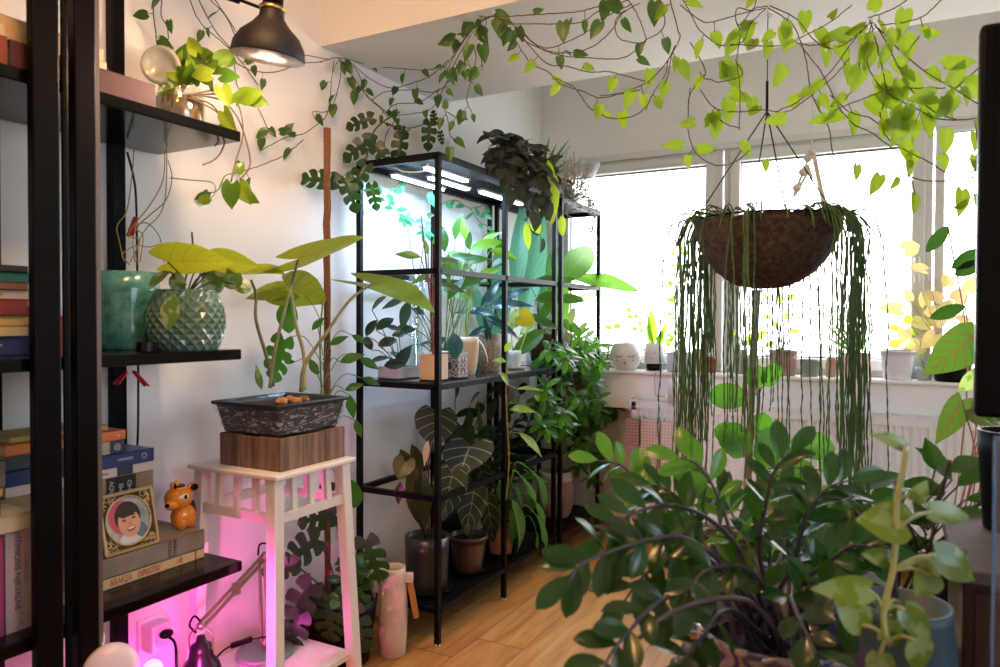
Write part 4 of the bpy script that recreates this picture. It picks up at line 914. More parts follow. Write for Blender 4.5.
# ---- desk lamp with spring arms standing on the stand's lower shelf
t = thing('desk_lamp', 'brass spring-arm desk lamp with a green round base and pink bulb', 'lamp', (.2, 1.5, ZSL))
M_BR = mat('antique_brass', (.36, .31, .22), .35, metal=.8)
bc = PZ(265, 654, ZSL)
m = MB(); m.lathe([(.0001, 0), (.080, 0), (.083, .003), (.082, .012), (.076, .016), (.0001, .016)], (bc.x, bc.y, ZSL), 40); obj('base', m, mat('green_base', (.10, .22, .13), .35), t)
E = Pd(262, 556, dep(bc) + .02); H0 = Pd(201, 633, 1.95)
m = MB(); m.tube([(bc.x, bc.y, ZSL + .014), (bc.x, bc.y, ZSL + .05)], .007, 8); obj('pivot', m, M_BR, t)
for o_ in (-.010, .010):
    m = MB(); m.beam(Vector((bc.x + o_ * .3, bc.y + o_, ZSL + .04)), E + Vector((0, o_, 0)), .007); obj('lower_arm', m, M_BR, t)
    m = MB(); dz = Vector((0, .0, o_)); m.beam(E + dz + CR * .01, H0 + dz + UP * .02, .007); obj('upper_arm', m, M_BR, t)
m = MB(); m.tube([E.lerp(H0, f) + Vector((0, .004 * math.cos(k * 1.9), .004 * math.sin(k * 1.9))) for k, f in enumerate(np.linspace(.08, .42, 46))], .0012, 4); obj('spring', m, M_BR, t)
m = MB(); m.box(E.lerp(H0, .45), (.012, .022, .034)); m.blob(E + CR * .008, .013, 12, 8); m.blob(H0 + UP * .02, .012, 12, 8); obj('joint', m, M_BR, t)
for cp in ([E + CR * -.012 + UP * .002, E + UP * .035 - CR * .006, E + UP * .032 + CR * .02, E + CR * .03 - UP * .01], [H0 + UP * .03, H0 + UP * .045 - CR * .018, H0 + UP * .02 - CR * .03, H0 - CR * .012]):
    m = MB(); m.tube(spline(cp, 6), .003, 6); obj('cord', m, M_BLACK, t)
hb = H0 + DN * .035
m = MB(); m.lathe([(.010, .028), (.014, .012), (.026, .004), (.030, -.012), (.032, -.03), (.045, -.045), (.058, -.085), (.056, -.085), (.043, -.044), (.0001, -.04)], hb, 32); obj('lamp_shade', m, mat('dark_bronze', (.03, .025, .03), .3, metal=.6), t)
m = MB(); m.tube(spline([hb + CR * -.030 + UP * -.01, hb + CR * -.030 + UP * .03, hb + UP * .052, hb + CR * .030 + UP * .03, hb + CR * .030 + UP * -.01], 5), .0025, 6); obj('yoke', m, M_BR, t)
m = MB(); m.blob(hb + DN * .075, .024, 16, 10); obj('bulb', m, mat('lit_pink_bulb', (1, .2, .8), .5, emit=(1, .08, .6), estr=6), t)
light('pink_grow_light', 'POINT', hb + DN * .112, 3.0, (1.0, .06, .62), size=.03)
m = MB(); a = PZ(222, 655, ZSL + .004); a = Vector((.17, 1.45, ZSL + .004)); cs = [Pd(216, 656, 2.0), Pd(226, 648, 2.02), Pd(233, 644, 2.03)]
m.tube(spline([Pd(216, 658, 2.0), Pd(224, 650, 2.02), Pd(231, 646, 2.04)], 5), .0028, 5); m.tube(spline([Pd(252, 639, 2.05), Pd(268, 637, 2.06), Pd(290, 640, 2.06)], 5), .0028, 5)
m.beam(Pd(231, 646, 2.04), Pd(252, 639, 2.05), .014, .012); tag(obj('inline_switch', m, M_BLACK, loc=Pd(240, 643, 2.04)), 'black inline switch on its cord above the stand lower shelf', 'switch')
# ---- pale clip lamp disc at the bottom left
p = Pd(112, 672, 1.55); t = thing('clip_lamp', 'pale translucent lamp disc glowing pink under the shelf', 'lamp', p)
q = UP.rotation_difference((-CF * .7 + CR * .6 + UP * .2).normalized()).to_matrix(); m = MB(); m.lathe([(.0001, .02), (.035, .016), (.055, .004), (.058, -.01), (.05, -.02), (.0001, -.03)], p, 32, M=q); obj('disc', m, mat('pale_pink_plastic', (.75, .6, .68), .35), t)
m = MB(); m.tube(spline([p + Vector((-.03, 0, .05)), p + Vector((-.06, .02, .06)), p + Vector((-.09, .03, .065))], 5), .003, 6); obj('neck', m, M_WHITE, t)
m = MB(); pb = p + Vector((.03, .075, -.02)); m.blob(pb, .022, 14, 8); obj('bulb', m, MATS['lit_pink_bulb'], t)
light('clip_lamp_light', 'SPOT', pb + Vector((.0, .03, .0)), 13.0, (1.0, .07, .50), rot=Vector((-.42, 1.0, -.12)).to_track_quat('-Z', 'Y').to_euler(), size=.02, angle=math.radians(104), blend=.9)
# ---- wall socket with adapter and plug
s0 = PX(150, 632, .0); t = thing('wall_socket', 'white wall socket with adapter, black plug and glowing red switch', 'socket', s0)
m = MB(); m.span((.0, s0.y - .042, s0.z - .042), (.009, s0.y + .042, s0.z + .046)); obj('plate', m, M_WHITE, t, bevel=.003)
m = MB(); m.span((.009, s0.y - .034, s0.z - .040), (.058, s0.y + .024, s0.z + .036)); obj('adapter', m, M_WHITE, t, bevel=.005)
m = MB(); q = UP.rotation_difference(Vector((1, 0, 0))).to_matrix(); m.lathe([(.024, 0), (.024, .004), (.020, .004), (.018, -.004), (.0001, -.004)], (.060, s0.y - .004, s0.z - .006), 28, M=q); obj('outlet', m, M_WHITE, t)
m = MB(); m.blob((.075, s0.y - .004, s0.z + .012), (.016, .020, .012), 14, 8); m.tube(spline([(.08, s0.y, s0.z + .004), (.10, s0.y + .006, s0.z - .02), (.095, s0.y + .012, s0.z - .12)], 5), .004, 6); obj('plug', m, M_BLACK, t)
m = MB(); m.span((.058, s0.y + .008, s0.z + .000), (.061, s0.y + .022, s0.z + .014)); obj('red_light', m, mat('lit_red', (1, .05, .02), .4, emit=(1, .05, .02), estr=4), t)
# =================================================================== PLANTS ON THE METAL RACKS
random.seed(21)
def bush(t, base, tips, lm, L, Wd, shape='oval', per=3, arch=.03, sm=None, r=.002, nrm=None, droop=.5, fold=.18, spread=.8, jit=.25, flat=.6, nv=6, start=.35, name='foliage'):
    """stems from base to each tip; leaves along the outer part of every stem"""
    st = MB(); fo = MB(); base = Vector(base)
    for tp in tips:
        tp = Vector(tp); mid = base.lerp(tp, .5) + UP * arch + rv(arch * .5)
        sp = spline([base + rv(.008), mid, tp], 6); st.tube(sp, [r * (1.2 - .6 * i / len(sp)) for i in range(len(sp))], 5, cap=False)
        n = len(sp) - 1
        for k in range(per):
            f = start + (1 - start) * (k + 1) / per; i = min(n, int(f * n)); p = sp[i]; d = (sp[min(n, i + 1)] - sp[max(0, i - 1)]).normalized()
            if k == per - 1: dd = d + rv(.25) + DN * .2
            else:
                s_ = d.cross(UP); s_ = (s_.normalized() if s_.length > .01 else Vector((1, 0, 0))) * (1 if k % 2 else -1)
                dd = s_ * spread + d * .5 + rv(.3)
            q = 1 + random.uniform(-jit, jit)
            nn = (nrm if nrm is not None else UP * flat - CF * (1 - flat)) + rv(.35)
            fo.leaf(p, dd, nn, L * q, Wd * q, shape, fold=fold, droop=droop * random.uniform(.6, 1.4), nv=nv)
    obj('stems', st, sm or M_STEM, t); return obj(name, fo, lm, t)
def ptips(lst, X): return [PX(a, b, X if not isinstance(X, (tuple, list)) else random.uniform(*X)) for a, b in lst]
def leafset(fo, lst, X, shape='oval', st=None, org=None, wr=.5, droop=.5, fold=.15, nv=7, nrm=None, tilt=.3, r=.0018, nu=2):
    """(base px, base py, direction deg, length m) for each single leaf, petiole back to org"""
    for it in lst:
        px, py, a, L = it[:4]; b = PX(px, py, X + random.uniform(-.03, .03)) if not (len(it) > 4) else PX(px, py, it[4])
        fo.leaf(b, sdir(a, random.uniform(-tilt, tilt)), (nrm if nrm is not None else -CF * .7 + UP * .5) + rv(.3), L, L * wr, shape, fold=fold, droop=droop, nv=nv, nu=nu)
        if st is not None and org is not None:
            o_ = Vector(org); st.tube(spline([o_ + rv(.006), o_.lerp(b, .55) + UP * .02 + rv(.012), b], 5), r, 5, cap=False)
def potlathe(t, c, rb, rt, h, m, n=36, **k):
    mb = MB(); mb.lathe(potprof(rb, rt, h, **k), c, n); return obj('pot', mb, m, t)
def pottedthing(label, c, rb, rt, h, m, group=None, soil=True, **k):
    t = thing('potted_plant', label, 'potted plant', c, group); p = potlathe(t, c, rb, rt, h, m, **k)
    dp = k.get('depth', .03); cv = k.get('curve'); e = (cv[-1][0] if cv else rt + k.get('lip', 0.0) * 0)
    if soil: soil_at(c, e - k.get('wall', .006) - .003, c[2] + h - dp + .001, t)
    return t
M_CREAM = mat('cream_ceramic', (.70, .60, .48), .4, noise=.08, scale=30)
M_PEACH = mat('peach_ceramic', (.72, .50, .34), .45)
M_TERRA = mat('terracotta', (.50, .22, .12), .7, noise=.25, scale=22)
L_PHI = leafmat('black_green_leaf', (.008, .02, .012), (.015, .04, .02), (.05, .14, .04), .3, .12)
L_ANT = leafmat('velvet_white_vein_leaf', (.008, .028, .012), (.014, .04, .016), (.05, .16, .03), .45, .12, vein=(.30, .38, .28), vs=.85, nv=4.5, vw=.035, midw=.012)
L_ANT2 = leafmat('grey_velvet_white_vein_leaf', (.07, .11, .09), (.09, .13, .11), (.06, .16, .05), .4, .1, vein=(.55, .62, .52), vs=.9, nv=4, vw=.05, midw=.014)
L_STR = leafmat('striped_calathea_leaf', (.11, .30, .07), (.18, .40, .12), (.30, .6, .12), .35, .3, vein=(.03, .12, .03), vs=.6, nv=8, vw=.5)
L_TEAL = leafmat('pale_teal_leaf', (.08, .30, .20), (.12, .38, .28), (.3, .8, .5), .3, .45, vein=(.25, .55, .42), vs=.5, nv=9, vw=.2)
# --- middle shelf, from the left
c = Vector((.17, 2.27, ZM)); t = thing('potted_plant', 'long low white tray planter with near-black leaves at the left end of the rack shelf', 'potted plant', c)
m = MB(); m.span((.115, 2.205, ZM), (.215, 2.345, ZM + .004))
for a, b in (((.115, 2.205, ZM), (.119, 2.345, ZM + .048)), ((.211, 2.205, ZM), (.215, 2.345, ZM + .048)), ((.119, 2.205, ZM), (.211, 2.209, ZM + .048)), ((.119, 2.341, ZM), (.211, 2.345, ZM + .048))): m.span(a, b)
obj('planter', m, mat('white_grey_plastic', (.68, .66, .68), .35), t)
m = MB(); m.span((.119, 2.209, ZM + .004), (.211, 2.341, ZM + .038)); obj('soil', m, M_SOIL, t)
st = MB(); fo = MB(); leafset(fo, [(372, 350, 120, .06), (378, 345, 20, .075), (366, 336, 60, .07), (388, 352, -20, .07), (376, 330, 40, .08), (392, 335, 10, .06), (370, 362, 20, .07), (384, 366, 10, .08), (398, 326, -20, .06), (372, 310, 50, .075)], .17, 'oval', st, c + Vector((0, 0, .04)), wr=.55)
obj('stems', st, M_DSTEM, t); obj('foliage', fo, L_PHI, t)
c = Vector((.235, 2.425, ZM)); t = pottedthing('cream tapered pot second from the left on the rack shelf with dusky green leaves', c, .042, .05, .10, M_CREAM)
st = MB(); fo = MB(); leafset(fo, [(404, 300, 195, .10), (410, 300, 250, .13), (416, 330, 170, .07), (412, 345, 235, .15), (425, 315, 150, .07), (400, 330, 160, .06), (420, 345, 20, .06), (418, 310, 80, .07)], .24, 'lance', st, c + Vector((0, 0, .08)), wr=.38)
obj('stems', st, M_DSTEM, t); obj('foliage', fo, leafmat('dusky_leaf', (.012, .035, .03), (.03, .07, .05), (.08, .2, .08), .3, .15), t)
c = Vector((.335, 2.255, ZM)); t = thing('potted_plant', 'square peach pot by the front left post of the rack with a tall red-stemmed plant', 'potted plant', c)
m = MB()
def sqpot(mb, c, s_, h, w=.005):
    mb.span((c.x - s_, c.y - s_, c.z), (c.x + s_, c.y + s_, c.z + .005))
    for a, b in (((-s_, -s_), (-s_ + w, s_)), ((s_ - w, -s_), (s_, s_)), ((-s_ + w, -s_), (s_ - w, -s_ + w)), ((-s_ + w, s_ - w), (s_ - w, s_))): mb.span((c.x + a[0], c.y + a[1], c.z), (c.x + b[0], c.y + b[1], c.z + h))
sqpot(m, c, .038, .098); obj('pot', m, M_PEACH, t)
m = MB(); m.span((c.x - .033, c.y - .033, c.z + .005), (c.x + .033, c.y + .033, c.z + .085)); obj('soil', m, M_SOIL, t)
st = MB(); fo = MB(); f2 = MB()
leafset(fo, [(421, 257, 170, .105, .30), (428, 255, 100, .06, .3), (432, 245, 60, .09, .3), (436, 262, 10, .10, .3), (438, 285, -10, .12, .3), (430, 275, 200, .09, .28)], .3, 'lance', st, c + Vector((0, 0, .085)), wr=.32)
st.tube(spline([c + Vector((0, 0, .08)), PX(432, 320, .33), PX(427, 270, .32), PX(421, 215, .31)], 6), .003, 6); obj('stems', st, mat('red_brown_stem', (.22, .05, .04), .5), t)
obj('foliage', fo, leafmat('glossy_bronze_green', (.04, .12, .02), (.10, .06, .03), (.25, .45, .06), .25, .3), t)
c = Vector((.345, 2.385, ZM)); t = thing('potted_plant', 'square pot with a blue, black and rust tile pattern, blue leaf hanging over it', 'potted plant', c)
m = MB(); sqpot(m, c, .037, .100)
def tilemat():
    m_, tt, b = nt('blue_tile_pattern'); L = tt.links; tc = N(tt, 'ShaderNodeTexCoord')
    vo = N(tt, 'ShaderNodeTexWave'); vo.wave_type = 'RINGS'; vo.rings_direction = 'SPHERICAL'; vo.inputs['Scale'].default_value = 26; vo.inputs['Distortion'].default_value = 9; vo.inputs['Detail'].default_value = 0; vo.inputs['Detail Scale'].default_value = 2
    mp = N(tt, 'ShaderNodeMapping'); mp.inputs['Location'].default_value = (0, 0, -.05); L.new(tc.outputs['Object'], mp.inputs[0])
    ab = N(tt, 'ShaderNodeVectorMath', operation='ABSOLUTE'); L.new(mp.outputs[0], ab.inputs[0]); L.new(ab.outputs[0], vo.inputs['Vector'])
    cr = N(tt, 'ShaderNodeValToRGB'); cr.color_ramp.interpolation = 'CONSTANT'; e = cr.color_ramp.elements; e[0].color = (.03, .04, .10, 1); e[1].position = .42; e[1].color = (.72, .70, .64, 1)
    x = e.new(.8); x.color = (.12, .25, .45, 1); x = e.new(.92); x.color = (.40, .12, .05, 1)
    L.new(vo.outputs['Fac'], cr.inputs[0]); L.new(cr.outputs[0], b.inputs['Base Color']); b.inputs['Roughness'].default_value = .25; return m_
obj('pot', m, tilemat(), t); m = MB(); m.span((c.x - .032, c.y - .032, c.z + .005), (c.x + .032, c.y + .032, c.z + .088)); obj('soil', m, M_SOIL, t)
st = MB(); fo = MB(); leafset(fo, [(454, 333, -85, .10, .385), (446, 338, -150, .06, .38)], .38, 'oval', st, c + Vector((0, 0, .09)), wr=.62, tilt=.1); obj('stems', st, M_STEM, t); obj('foliage', fo, L_BLUE, t)
f2 = MB(); st = MB(); leafset(f2, [(448, 300, 60, .12, .33), (455, 290, 30, .15, .33), (450, 280, 110, .12, .3), (445, 262, 20, .14, .3), (460, 262, 10, .13, .28), (470, 300, 80, .13, .3)], .3, 'lance', st, c + Vector((0, 0, .09)), wr=.36); obj('stems', st, M_STEM, t); obj('leaves', f2, L_MID, t)
c = Vector((.30, 2.545, ZM)); t = pottedthing('tall smooth cream cup pot with a pale curling ribbon-like leaf', c, .036, .050, .155, mat('warm_cream_glaze', (.66, .54, .38), .4), curve=[(.040, .1), (.047, .35), (.051, .65), (.051, .85), (.049, 1.0)])
st = MB(); st.tube(spline([c + Vector((0, 0, .14)), PX(466, 320, .31), PX(471, 295, .31), PX(462, 270, .31), PX(470, 250, .31)], 6), .004, 6)
fo = MB(); fo.leaf(c + Vector((.045, .0, .155)), sdir(-50, -.2), UP, .13, .016, 'grass', droop=.9); obj('pale_leaf', fo, mat('dried_pale_leaf', (.62, .58, .46), .6), t, label='pale dried leaf')
fo = MB(); leafset(fo, [(470, 262, 150, .12), (470, 250, 20, .16), (468, 300, 160, .10), (480, 246, 40, .12), (490, 250, -15, .14), (466, 240, 100, .10), (475, 280, 30, .13)], .30, 'lance', st, c + Vector((0, 0, .14)), wr=.36, fold=.25)
obj('stems', st, mat('lime_stem', (.25, .38, .06), .5), t); obj('foliage', fo, L_LIGHT, t)
c = Vector((.27, 2.775, ZM)); t = pottedthing('grey-brown pot with a knobbly textured surface behind the middle post', c, .046, .058, .165, mat('knobbly_stoneware', (.40, .33, .24), .5, col2=(.20, .17, .12), scale=85, bump=1.0), curve=[(.053, .15), (.062, .4), (.064, .65), (.060, .85), (.055, .96), (.057, 1.0)])
st = MB(); fo = MB(); leafset(fo, [(482, 312, 175, .13), (498, 305, 5, .16, .36), (487, 300, 60, .12), (480, 330, 210, .08), (495, 322, -30, .14, .35), (505, 298, 25, .12, .33), (488, 335, 100, .08)], .30, 'arrow', st, c + Vector((0, 0, .15)), wr=.42, r=.0025)
obj('stems', st, mat('purple_stem', (.07, .03, .05), .5), t); obj('foliage', fo, L_BLUE, t)
c = Vector((.30, 2.965, ZM)); t = pottedthing('small white pot on a pale saucer behind the middle post', c, .030, .034, .085, M_WHITE)
m = MB(); m.lathe([(.0001, .0), (.05, .0), (.056, .012), (.052, .012), (.046, .004), (.0001, .004)], c, 28); obj('saucer', m, M_CREAM, t)
st = MB(); fo = MB(); leafset(fo, [(512, 330, 80, .10), (508, 345, 200, .06), (520, 335, 40, .08)], .30, 'oval', st, c + Vector((0, 0, .08)), wr=.5); obj('stems', st, M_STEM, t); obj('foliage', fo, L_VAR, t)
fo = MB(); st = MB(); st.tube(spline([c + Vector((.01, .01, .08)), PX(520, 350, .33), PX(527, 330, .34), PX(530, 318, .34)], 5), .0035, 6); fo.leaf(PX(520, 316, .35), sdir(-28, .1), -CF + UP * .2, .085, .085, 'heart', droop=.3); obj('stem', st, mat('yellow_stem', (.5, .45, .05), .5), t); obj('leaf', fo, leafmat('bright_yellow_leaf', (.65, .55, .02), (.75, .62, .03), (.9, .8, .05), .4, .4), t, label='bright yellow leaf')
c = Vector((.25, 3.39, ZM)); t = pottedthing('dark brown round pot in the corner rack with large mid-green leaves', c, .055, .072, .155, mat('brown_glaze', (.09, .05, .035), .3), curve=[(.066, .2), (.078, .5), (.078, .75), (.070, 1.0)])
st = MB(); fo = MB(); leafset(fo, [(545, 330, 215, .20, .38), (535, 300, 10, .16), (548, 290, 30, .15), (560, 320, -30, .14), (555, 300, 5, .16), (530, 285, 20, .17), (545, 355, 225, .12, .38), (540, 320, 60, .12), (528, 315, -20, .15), (552, 270, 70, .14)], .28, 'oval', st, c + Vector((0, 0, .14)), wr=.42)
obj('stems', st, M_STEM, t); obj('foliage', fo, L_MID, t)
c = Vector((.31, 3.60, ZM)); t = pottedthing('small pink pot at the window end of the corner rack shelf', c, .036, .044, .085, mat('pink_glaze', (.60, .25, .34), .35))
st = MB(); fo = MB(); leafset(fo, [(572, 345, 110, .09), (565, 340, 150, .08), (578, 335, 60, .09), (570, 325, 80, .10), (580, 345, 20, .07), (560, 330, 170, .08), (585, 338, 40, .08)], .31, 'oval', st, c + Vector((0, 0, .07)), wr=.42); obj('stems', st, M_BSTEM, t); obj('foliage', fo, leafmat('rosy_green_leaf', (.05, .14, .03), (.22, .10, .08), (.4, .5, .15), .4, .4), t)
# tall plants standing at the back of the rack shelf, seen against the lit wall
c = Vector((.11, 2.47, ZM)); t = thing('potted_plant', 'slim clear glass cylinder with an umbrella-leaved plant against the lit wall', 'potted plant', c)
m = MB(); m.lathe([(.0001, 0), (.030, 0), (.033, .01), (.036, .42), (.033, .42), (.030, .012), (.0001, .008)], c, 24); obj('glass_vase', m, clearmat('thin_clear_glass', (.93, .96, .96), .14), t)
st = MB(); fo = MB(); hub = [PX(406, 218, .13), PX(425, 232, .13)]
for h in hub:
    st.tube(spline([c + Vector((0, 0, .02)), c + Vector((0, 0, .3)), h], 6), .002, 5)
    for k in range(6):
        a = k * 60 + random.uniform(-15, 15); fo.leaf(h, sdir(a, random.uniform(.1, .4)) + DN * .25, -CF + UP * .5, .048, .020, 'lance', droop=.6)
obj('stems', st, M_STEM, t); obj('foliage', fo, leafmat('mint_leaf', (.04, .22, .10), (.07, .30, .13), (.15, .7, .3), .35, .4), t)
c = Vector((.12, 2.66, ZM)); t = pottedthing('low dark pot at the back of the rack with tall bright green paddle leaves', c, .04, .05, .10, M_BLACK)
bush(t, c + Vector((0, 0, .09)), ptips([(445, 252), (455, 240), (470, 250), (485, 245), (462, 272), (478, 285), (492, 268), (448, 275), (497, 250)], (.08, .2)), L_MID, .12, .05, 'lance', per=2, r=.002)
c = Vector((.12, 2.92, ZM)); t = pottedthing('dark pot behind the middle post with huge pale teal translucent leaves', c, .05, .06, .12, M_BLACK)
for (bx_, by_, tx_, ty_, X, W_) in ((522, 320, 545, 200, .10, .15), (515, 300, 524, 190, .10, .10), (505, 330, 496, 235, .10, .10), (540, 315, 558, 235, .12, .09), (500, 350, 470, 280, .10, .10)):
    b = PX(bx_, by_, X); e = PX(tx_, ty_, X + .03); m = MB(); m.leaf(b, e - b, -CF + UP * .1, (e - b).length, W_, 'lance', droop=.15, nu=4, nv=12, fold=.12); obj('leaf', m, L_TEAL, t)
    m = MB(); m.tube(spline([c + Vector((0, 0, .1)), b], 4), .004, 6); obj('petiole', m, M_STEM, t)
c = Vector((.16, 3.5, ZM)); t = pottedthing('white pot at the back of the corner rack with a broad glossy banana-like leaf', c, .05, .06, .12, M_WHITE)
L_BAN = leafmat('banana_leaf', (.04, .17, .03), (.06, .21, .03), (.28, .62, .06), .3, .45, vein=(.12, .35, .06), vs=.6, nv=10, vw=.2)
for (bx_, by_, tx_, ty_, X, W_) in ((562, 283, 593, 242, .30, .16), (562, 330, 553, 255, .22, .12), (572, 300, 640, 282, .28, .05)):
    b = PX(bx_, by_, X); e = PX(tx_, ty_, X + .04); m = MB(); m.leaf(b, e - b, -CF + UP * .3, (e - b).length, W_, 'oval', droop=.25, nu=4, nv=12, fold=.15); obj('leaf', m, L_BAN, t)
    m = MB(); m.tube(spline([c + Vector((0, 0, .1)), (c + b) / 2 + UP * .08, b], 5), .003, 6); obj('petiole', m, M_STEM, t)
# climbing strands inside the lit bay
t = thing('climbing_plant', 'thin pale green vine winding against the brightly lit wall inside the rack', 'climbing plant', (.07, 2.4, 1.4))
st = MB(); fo = MB()
for tr in ([(371, 188), (382, 194), (392, 205), (405, 218), (420, 222), (434, 215)], [(371, 190), (385, 200), (396, 213), (404, 225)], [(386, 197), (392, 190), (404, 178)], [(440, 205), (455, 200), (470, 208), (485, 205)], [(470, 208), (480, 222), (492, 228)]):
    sp = spline([PX(a, b, .075) for a, b in tr], 6); st.tube(sp, .0022, 5)
    for k in range(2, len(sp), 4): fo.leaf(sp[k], sdir(random.uniform(0, 360)) + DN * .4, -CF + rv(.4), random.uniform(.03, .05), .022, 'oval')
for (a, b, g, L) in ((429, 192, -70, .07), (432, 190, -110, .06), (484, 214, -30, .05), (488, 212, -150, .05), (404, 178, 45, .03)): fo.leaf(PX(a, b, .1), sdir(g), -CF, L, L * .5, 'lance')
obj('stems', st, M_STEM, t); obj('foliage', fo, MATS['mint_leaf'], t)
# --- bottom boards
def saucer(t, c, r, m): q = MB(); q.lathe([(.0001, -.0), (r, 0), (r + .012, .016), (r + .008, .016), (r - .004, .004), (.0001, .004)], c, 32); return obj('saucer', q, m, t)
c = Vector((.275, 2.30, ZL + .001)); t = pottedthing('large dark grey cylinder pot with white-veined velvet leaves, nearest on the bottom board', c + Vector((0, 0, .004)), .078, .085, .205, mat('dark_charcoal_glaze', (.035, .032, .03), .35, noise=.4, scale=14, stretch=(1, 1, .2)), depth=.02)
saucer(t, c, .088, M_BLACK); o0 = c + Vector((0, 0, .2)); st = MB()
def ant(t, st, org, bx_, by_, tx_, ty_, X, W_, lm, nrm=None, droop=.25, lobe=None, shape='heart', fold=.12, XT=None):
    b = PX(bx_, by_, X); e = PX(tx_, ty_, X if XT is None else XT); m = MB(); m.leaf(b, e - b, nrm if nrm is not None else -CF + UP * .25, (e - b).length * 1.03, W_, shape, droop=droop, nu=6, nv=14, fold=fold, lobe=lobe); obj('leaf', m, lm, t)
    st.tube(spline([org + rv(.008), org.lerp(b, .6) + rv(.015), b], 6), .0028, 6)
ant(t, st, o0, 437, 412, 433, 449, .30, .165, L_ANT, lobe=.16)
ant(t, st, o0, 452, 474, 443, 520, .36, .135, L_ANT, lobe=.2)
L_BRN = leafmat('olive_brown_leaf', (.035, .055, .015), (.07, .07, .02), (.2, .25, .05), .35, .25)
ant(t, st, o0, 405, 462, 398, 479, .24, .085, L_BRN, lobe=.35); ant(t, st, o0, 410, 455, 421, 478, .24, .085, L_BRN, lobe=.35)
ant(t, st, o0, 400, 482, 398, 505, .24, .035, L_PHI, shape='lance'); ant(t, st, o0, 422, 470, 425, 528, .30, .07, L_DARK, shape='lance'); ant(t, st, o0, 412, 465, 424, 530, .27, .09, L_BRN, shape='oval')
ant(t, st, o0, 428, 440, 424, 466, .31, .025, mat('pale_sheath', (.42, .42, .30), .5), shape='lance')
obj('stems', st, M_BSTEM, t)
c = Vector((.305, 2.555, ZL + .001)); t = pottedthing('shiny dark brown tapered pot with a silvery white-veined leaf, second on the bottom board', c + Vector((0, 0, .004)), .056, .076, .145, mat('brown_plastic', (.085, .05, .03), .3), lip=.004, liph=.014, depth=.02)
saucer(t, c, .066, M_BLACK); o0 = c + Vector((0, 0, .12)); st = MB()
b = PX(470, 446, .33); m = MB(); m.leaf(b, CF * -.75 + DN * .62 - CR * .25, UP, .16, .215, 'heart', droop=.1, nu=6, nv=14, fold=.04, lobe=.3); obj('leaf', m, L_ANT2, t); st.tube(spline([o0, o0.lerp(b, .6), b], 6), .0028, 6)
ant(t, st, o0, 474, 490, 466, 535, .36, .125, L_ANT, lobe=.2); ant(t, st, o0, 487, 500, 494, 545, .33, .09, L_ANT, lobe=.2); ant(t, st, o0, 461, 425, 455, 470, .22, .13, L_DARK, lobe=.1); ant(t, st, o0, 480, 470, 490, 500, .26, .10, L_ANT, lobe=.2); ant(t, st, o0, 484, 470, 478, 400, .25, .03, L_MID, shape='lance')
obj('stems', st, M_BSTEM, t)
c = Vector((.322, 2.805, ZL + .001)); t = pottedthing('orange terracotta pot with striped light green drooping leaves, third on the bottom board', c + Vector((0, 0, .004)), .048, .064, .15, M_TERRA, lip=.003, liph=.02, depth=.02)
saucer(t, c, .052, M_BLACK); o0 = c + Vector((0, 0, .12)); st = MB()
for (bx_, by_, tx_, ty_, W_, X) in ((516, 462, 560, 489, .065, .44), (513, 470, 545, 500, .075, .45), (515, 488, 530, 522, .07, .44), (512, 500, 533, 560, .075, .44), (520, 492, 556, 515, .06, .44), (525, 505, 560, 540, .06, .45), (510, 510, 520, 548, .06, .42), (505, 500, 498, 530, .05, .36), (522, 480, 552, 470, .05, .42), (508, 478, 500, 500, .06, .34), (528, 515, 548, 552, .05, .44)):
    ant(t, st, o0, bx_, by_, tx_, ty_, X, W_ * 1.1, L_STR, shape='oval', droop=.7, nrm=-CF * .6 + UP * .8, fold=.2)
obj('stems', st, M_STEM, t)
c = Vector((.10, 2.75, ZL + .001)); t = pottedthing('black nursery pot against the wall filling the bottom of the rack with dark foliage', c, .07, .085, .18, M_BLACK)
bush(t, c + Vector((0, 0, .16)), ptips([(455, 400), (470, 405), (486, 400), (465, 430), (480, 440), (500, 430), (520, 420), (530, 440), (510, 450), (495, 470), (520, 460), (460, 480), (448, 430), (540, 440), (535, 400), (525, 480)], (.10, .25)), L_DARK, .10, .045, 'oval', per=4, r=.0025, sm=M_DSTEM)
c = Vector((.16, 3.06, ZL + .001)); t = pottedthing('dark pot by the third post with deep green leaves in the shade', c, .06, .072, .16, M_BLACK)
bush(t, c + Vector((0, 0, .14)), ptips([(505, 400), (520, 395), (535, 410), (545, 390), (530, 450), (515, 470), (540, 470), (500, 455), (490, 420)], (.12, .3)), L_DARK, .09, .045, 'oval', per=4, sm=M_DSTEM)
# bright trailing leaves in front of the middle post
t = thing('trailing_plant', 'yellow-green trailing vine hanging in front of the middle post of the rack', 'trailing plant', PX(507, 380, .43))
st = MB(); sp = spline([PX(a, b, .425) for a, b in ((508, 345), (506, 385), (507, 420), (509, 460), (506, 500))], 6); st.tube(sp, .003, 6)
for (a, b, c_, d_) in ((508, 385, 517, 389), (508, 405, 512, 402), (508, 432, 519, 433), (507, 372, 515, 360)): st.tube([PX(a, b, .425), PX(c_, d_, .43)], .002, 5)
fo = MB()
for (a, b, g, L, W_) in ((517, 389, 5, .115, .03), (509, 410, 5, .115, .06), (519, 433, -38, .15, .05), (506, 362, 165, .06, .04), (500, 372, -50, .07, .035), (535, 392, -60, .05, .04), (505, 352, 60, .06, .035)):
    fo.leaf(PX(a, b, .435), sdir(g, 0), -CF * .5 + UP * .9, L, W_, 'lance', droop=.6, nv=9, nu=3)
obj('stems', st, mat('ochre_stem', (.30, .25, .06), .5), t); obj('foliage', fo, leafmat('lime_leaf', (.22, .38, .02), (.32, .46, .03), (.55, .8, .04), .35, .4), t)
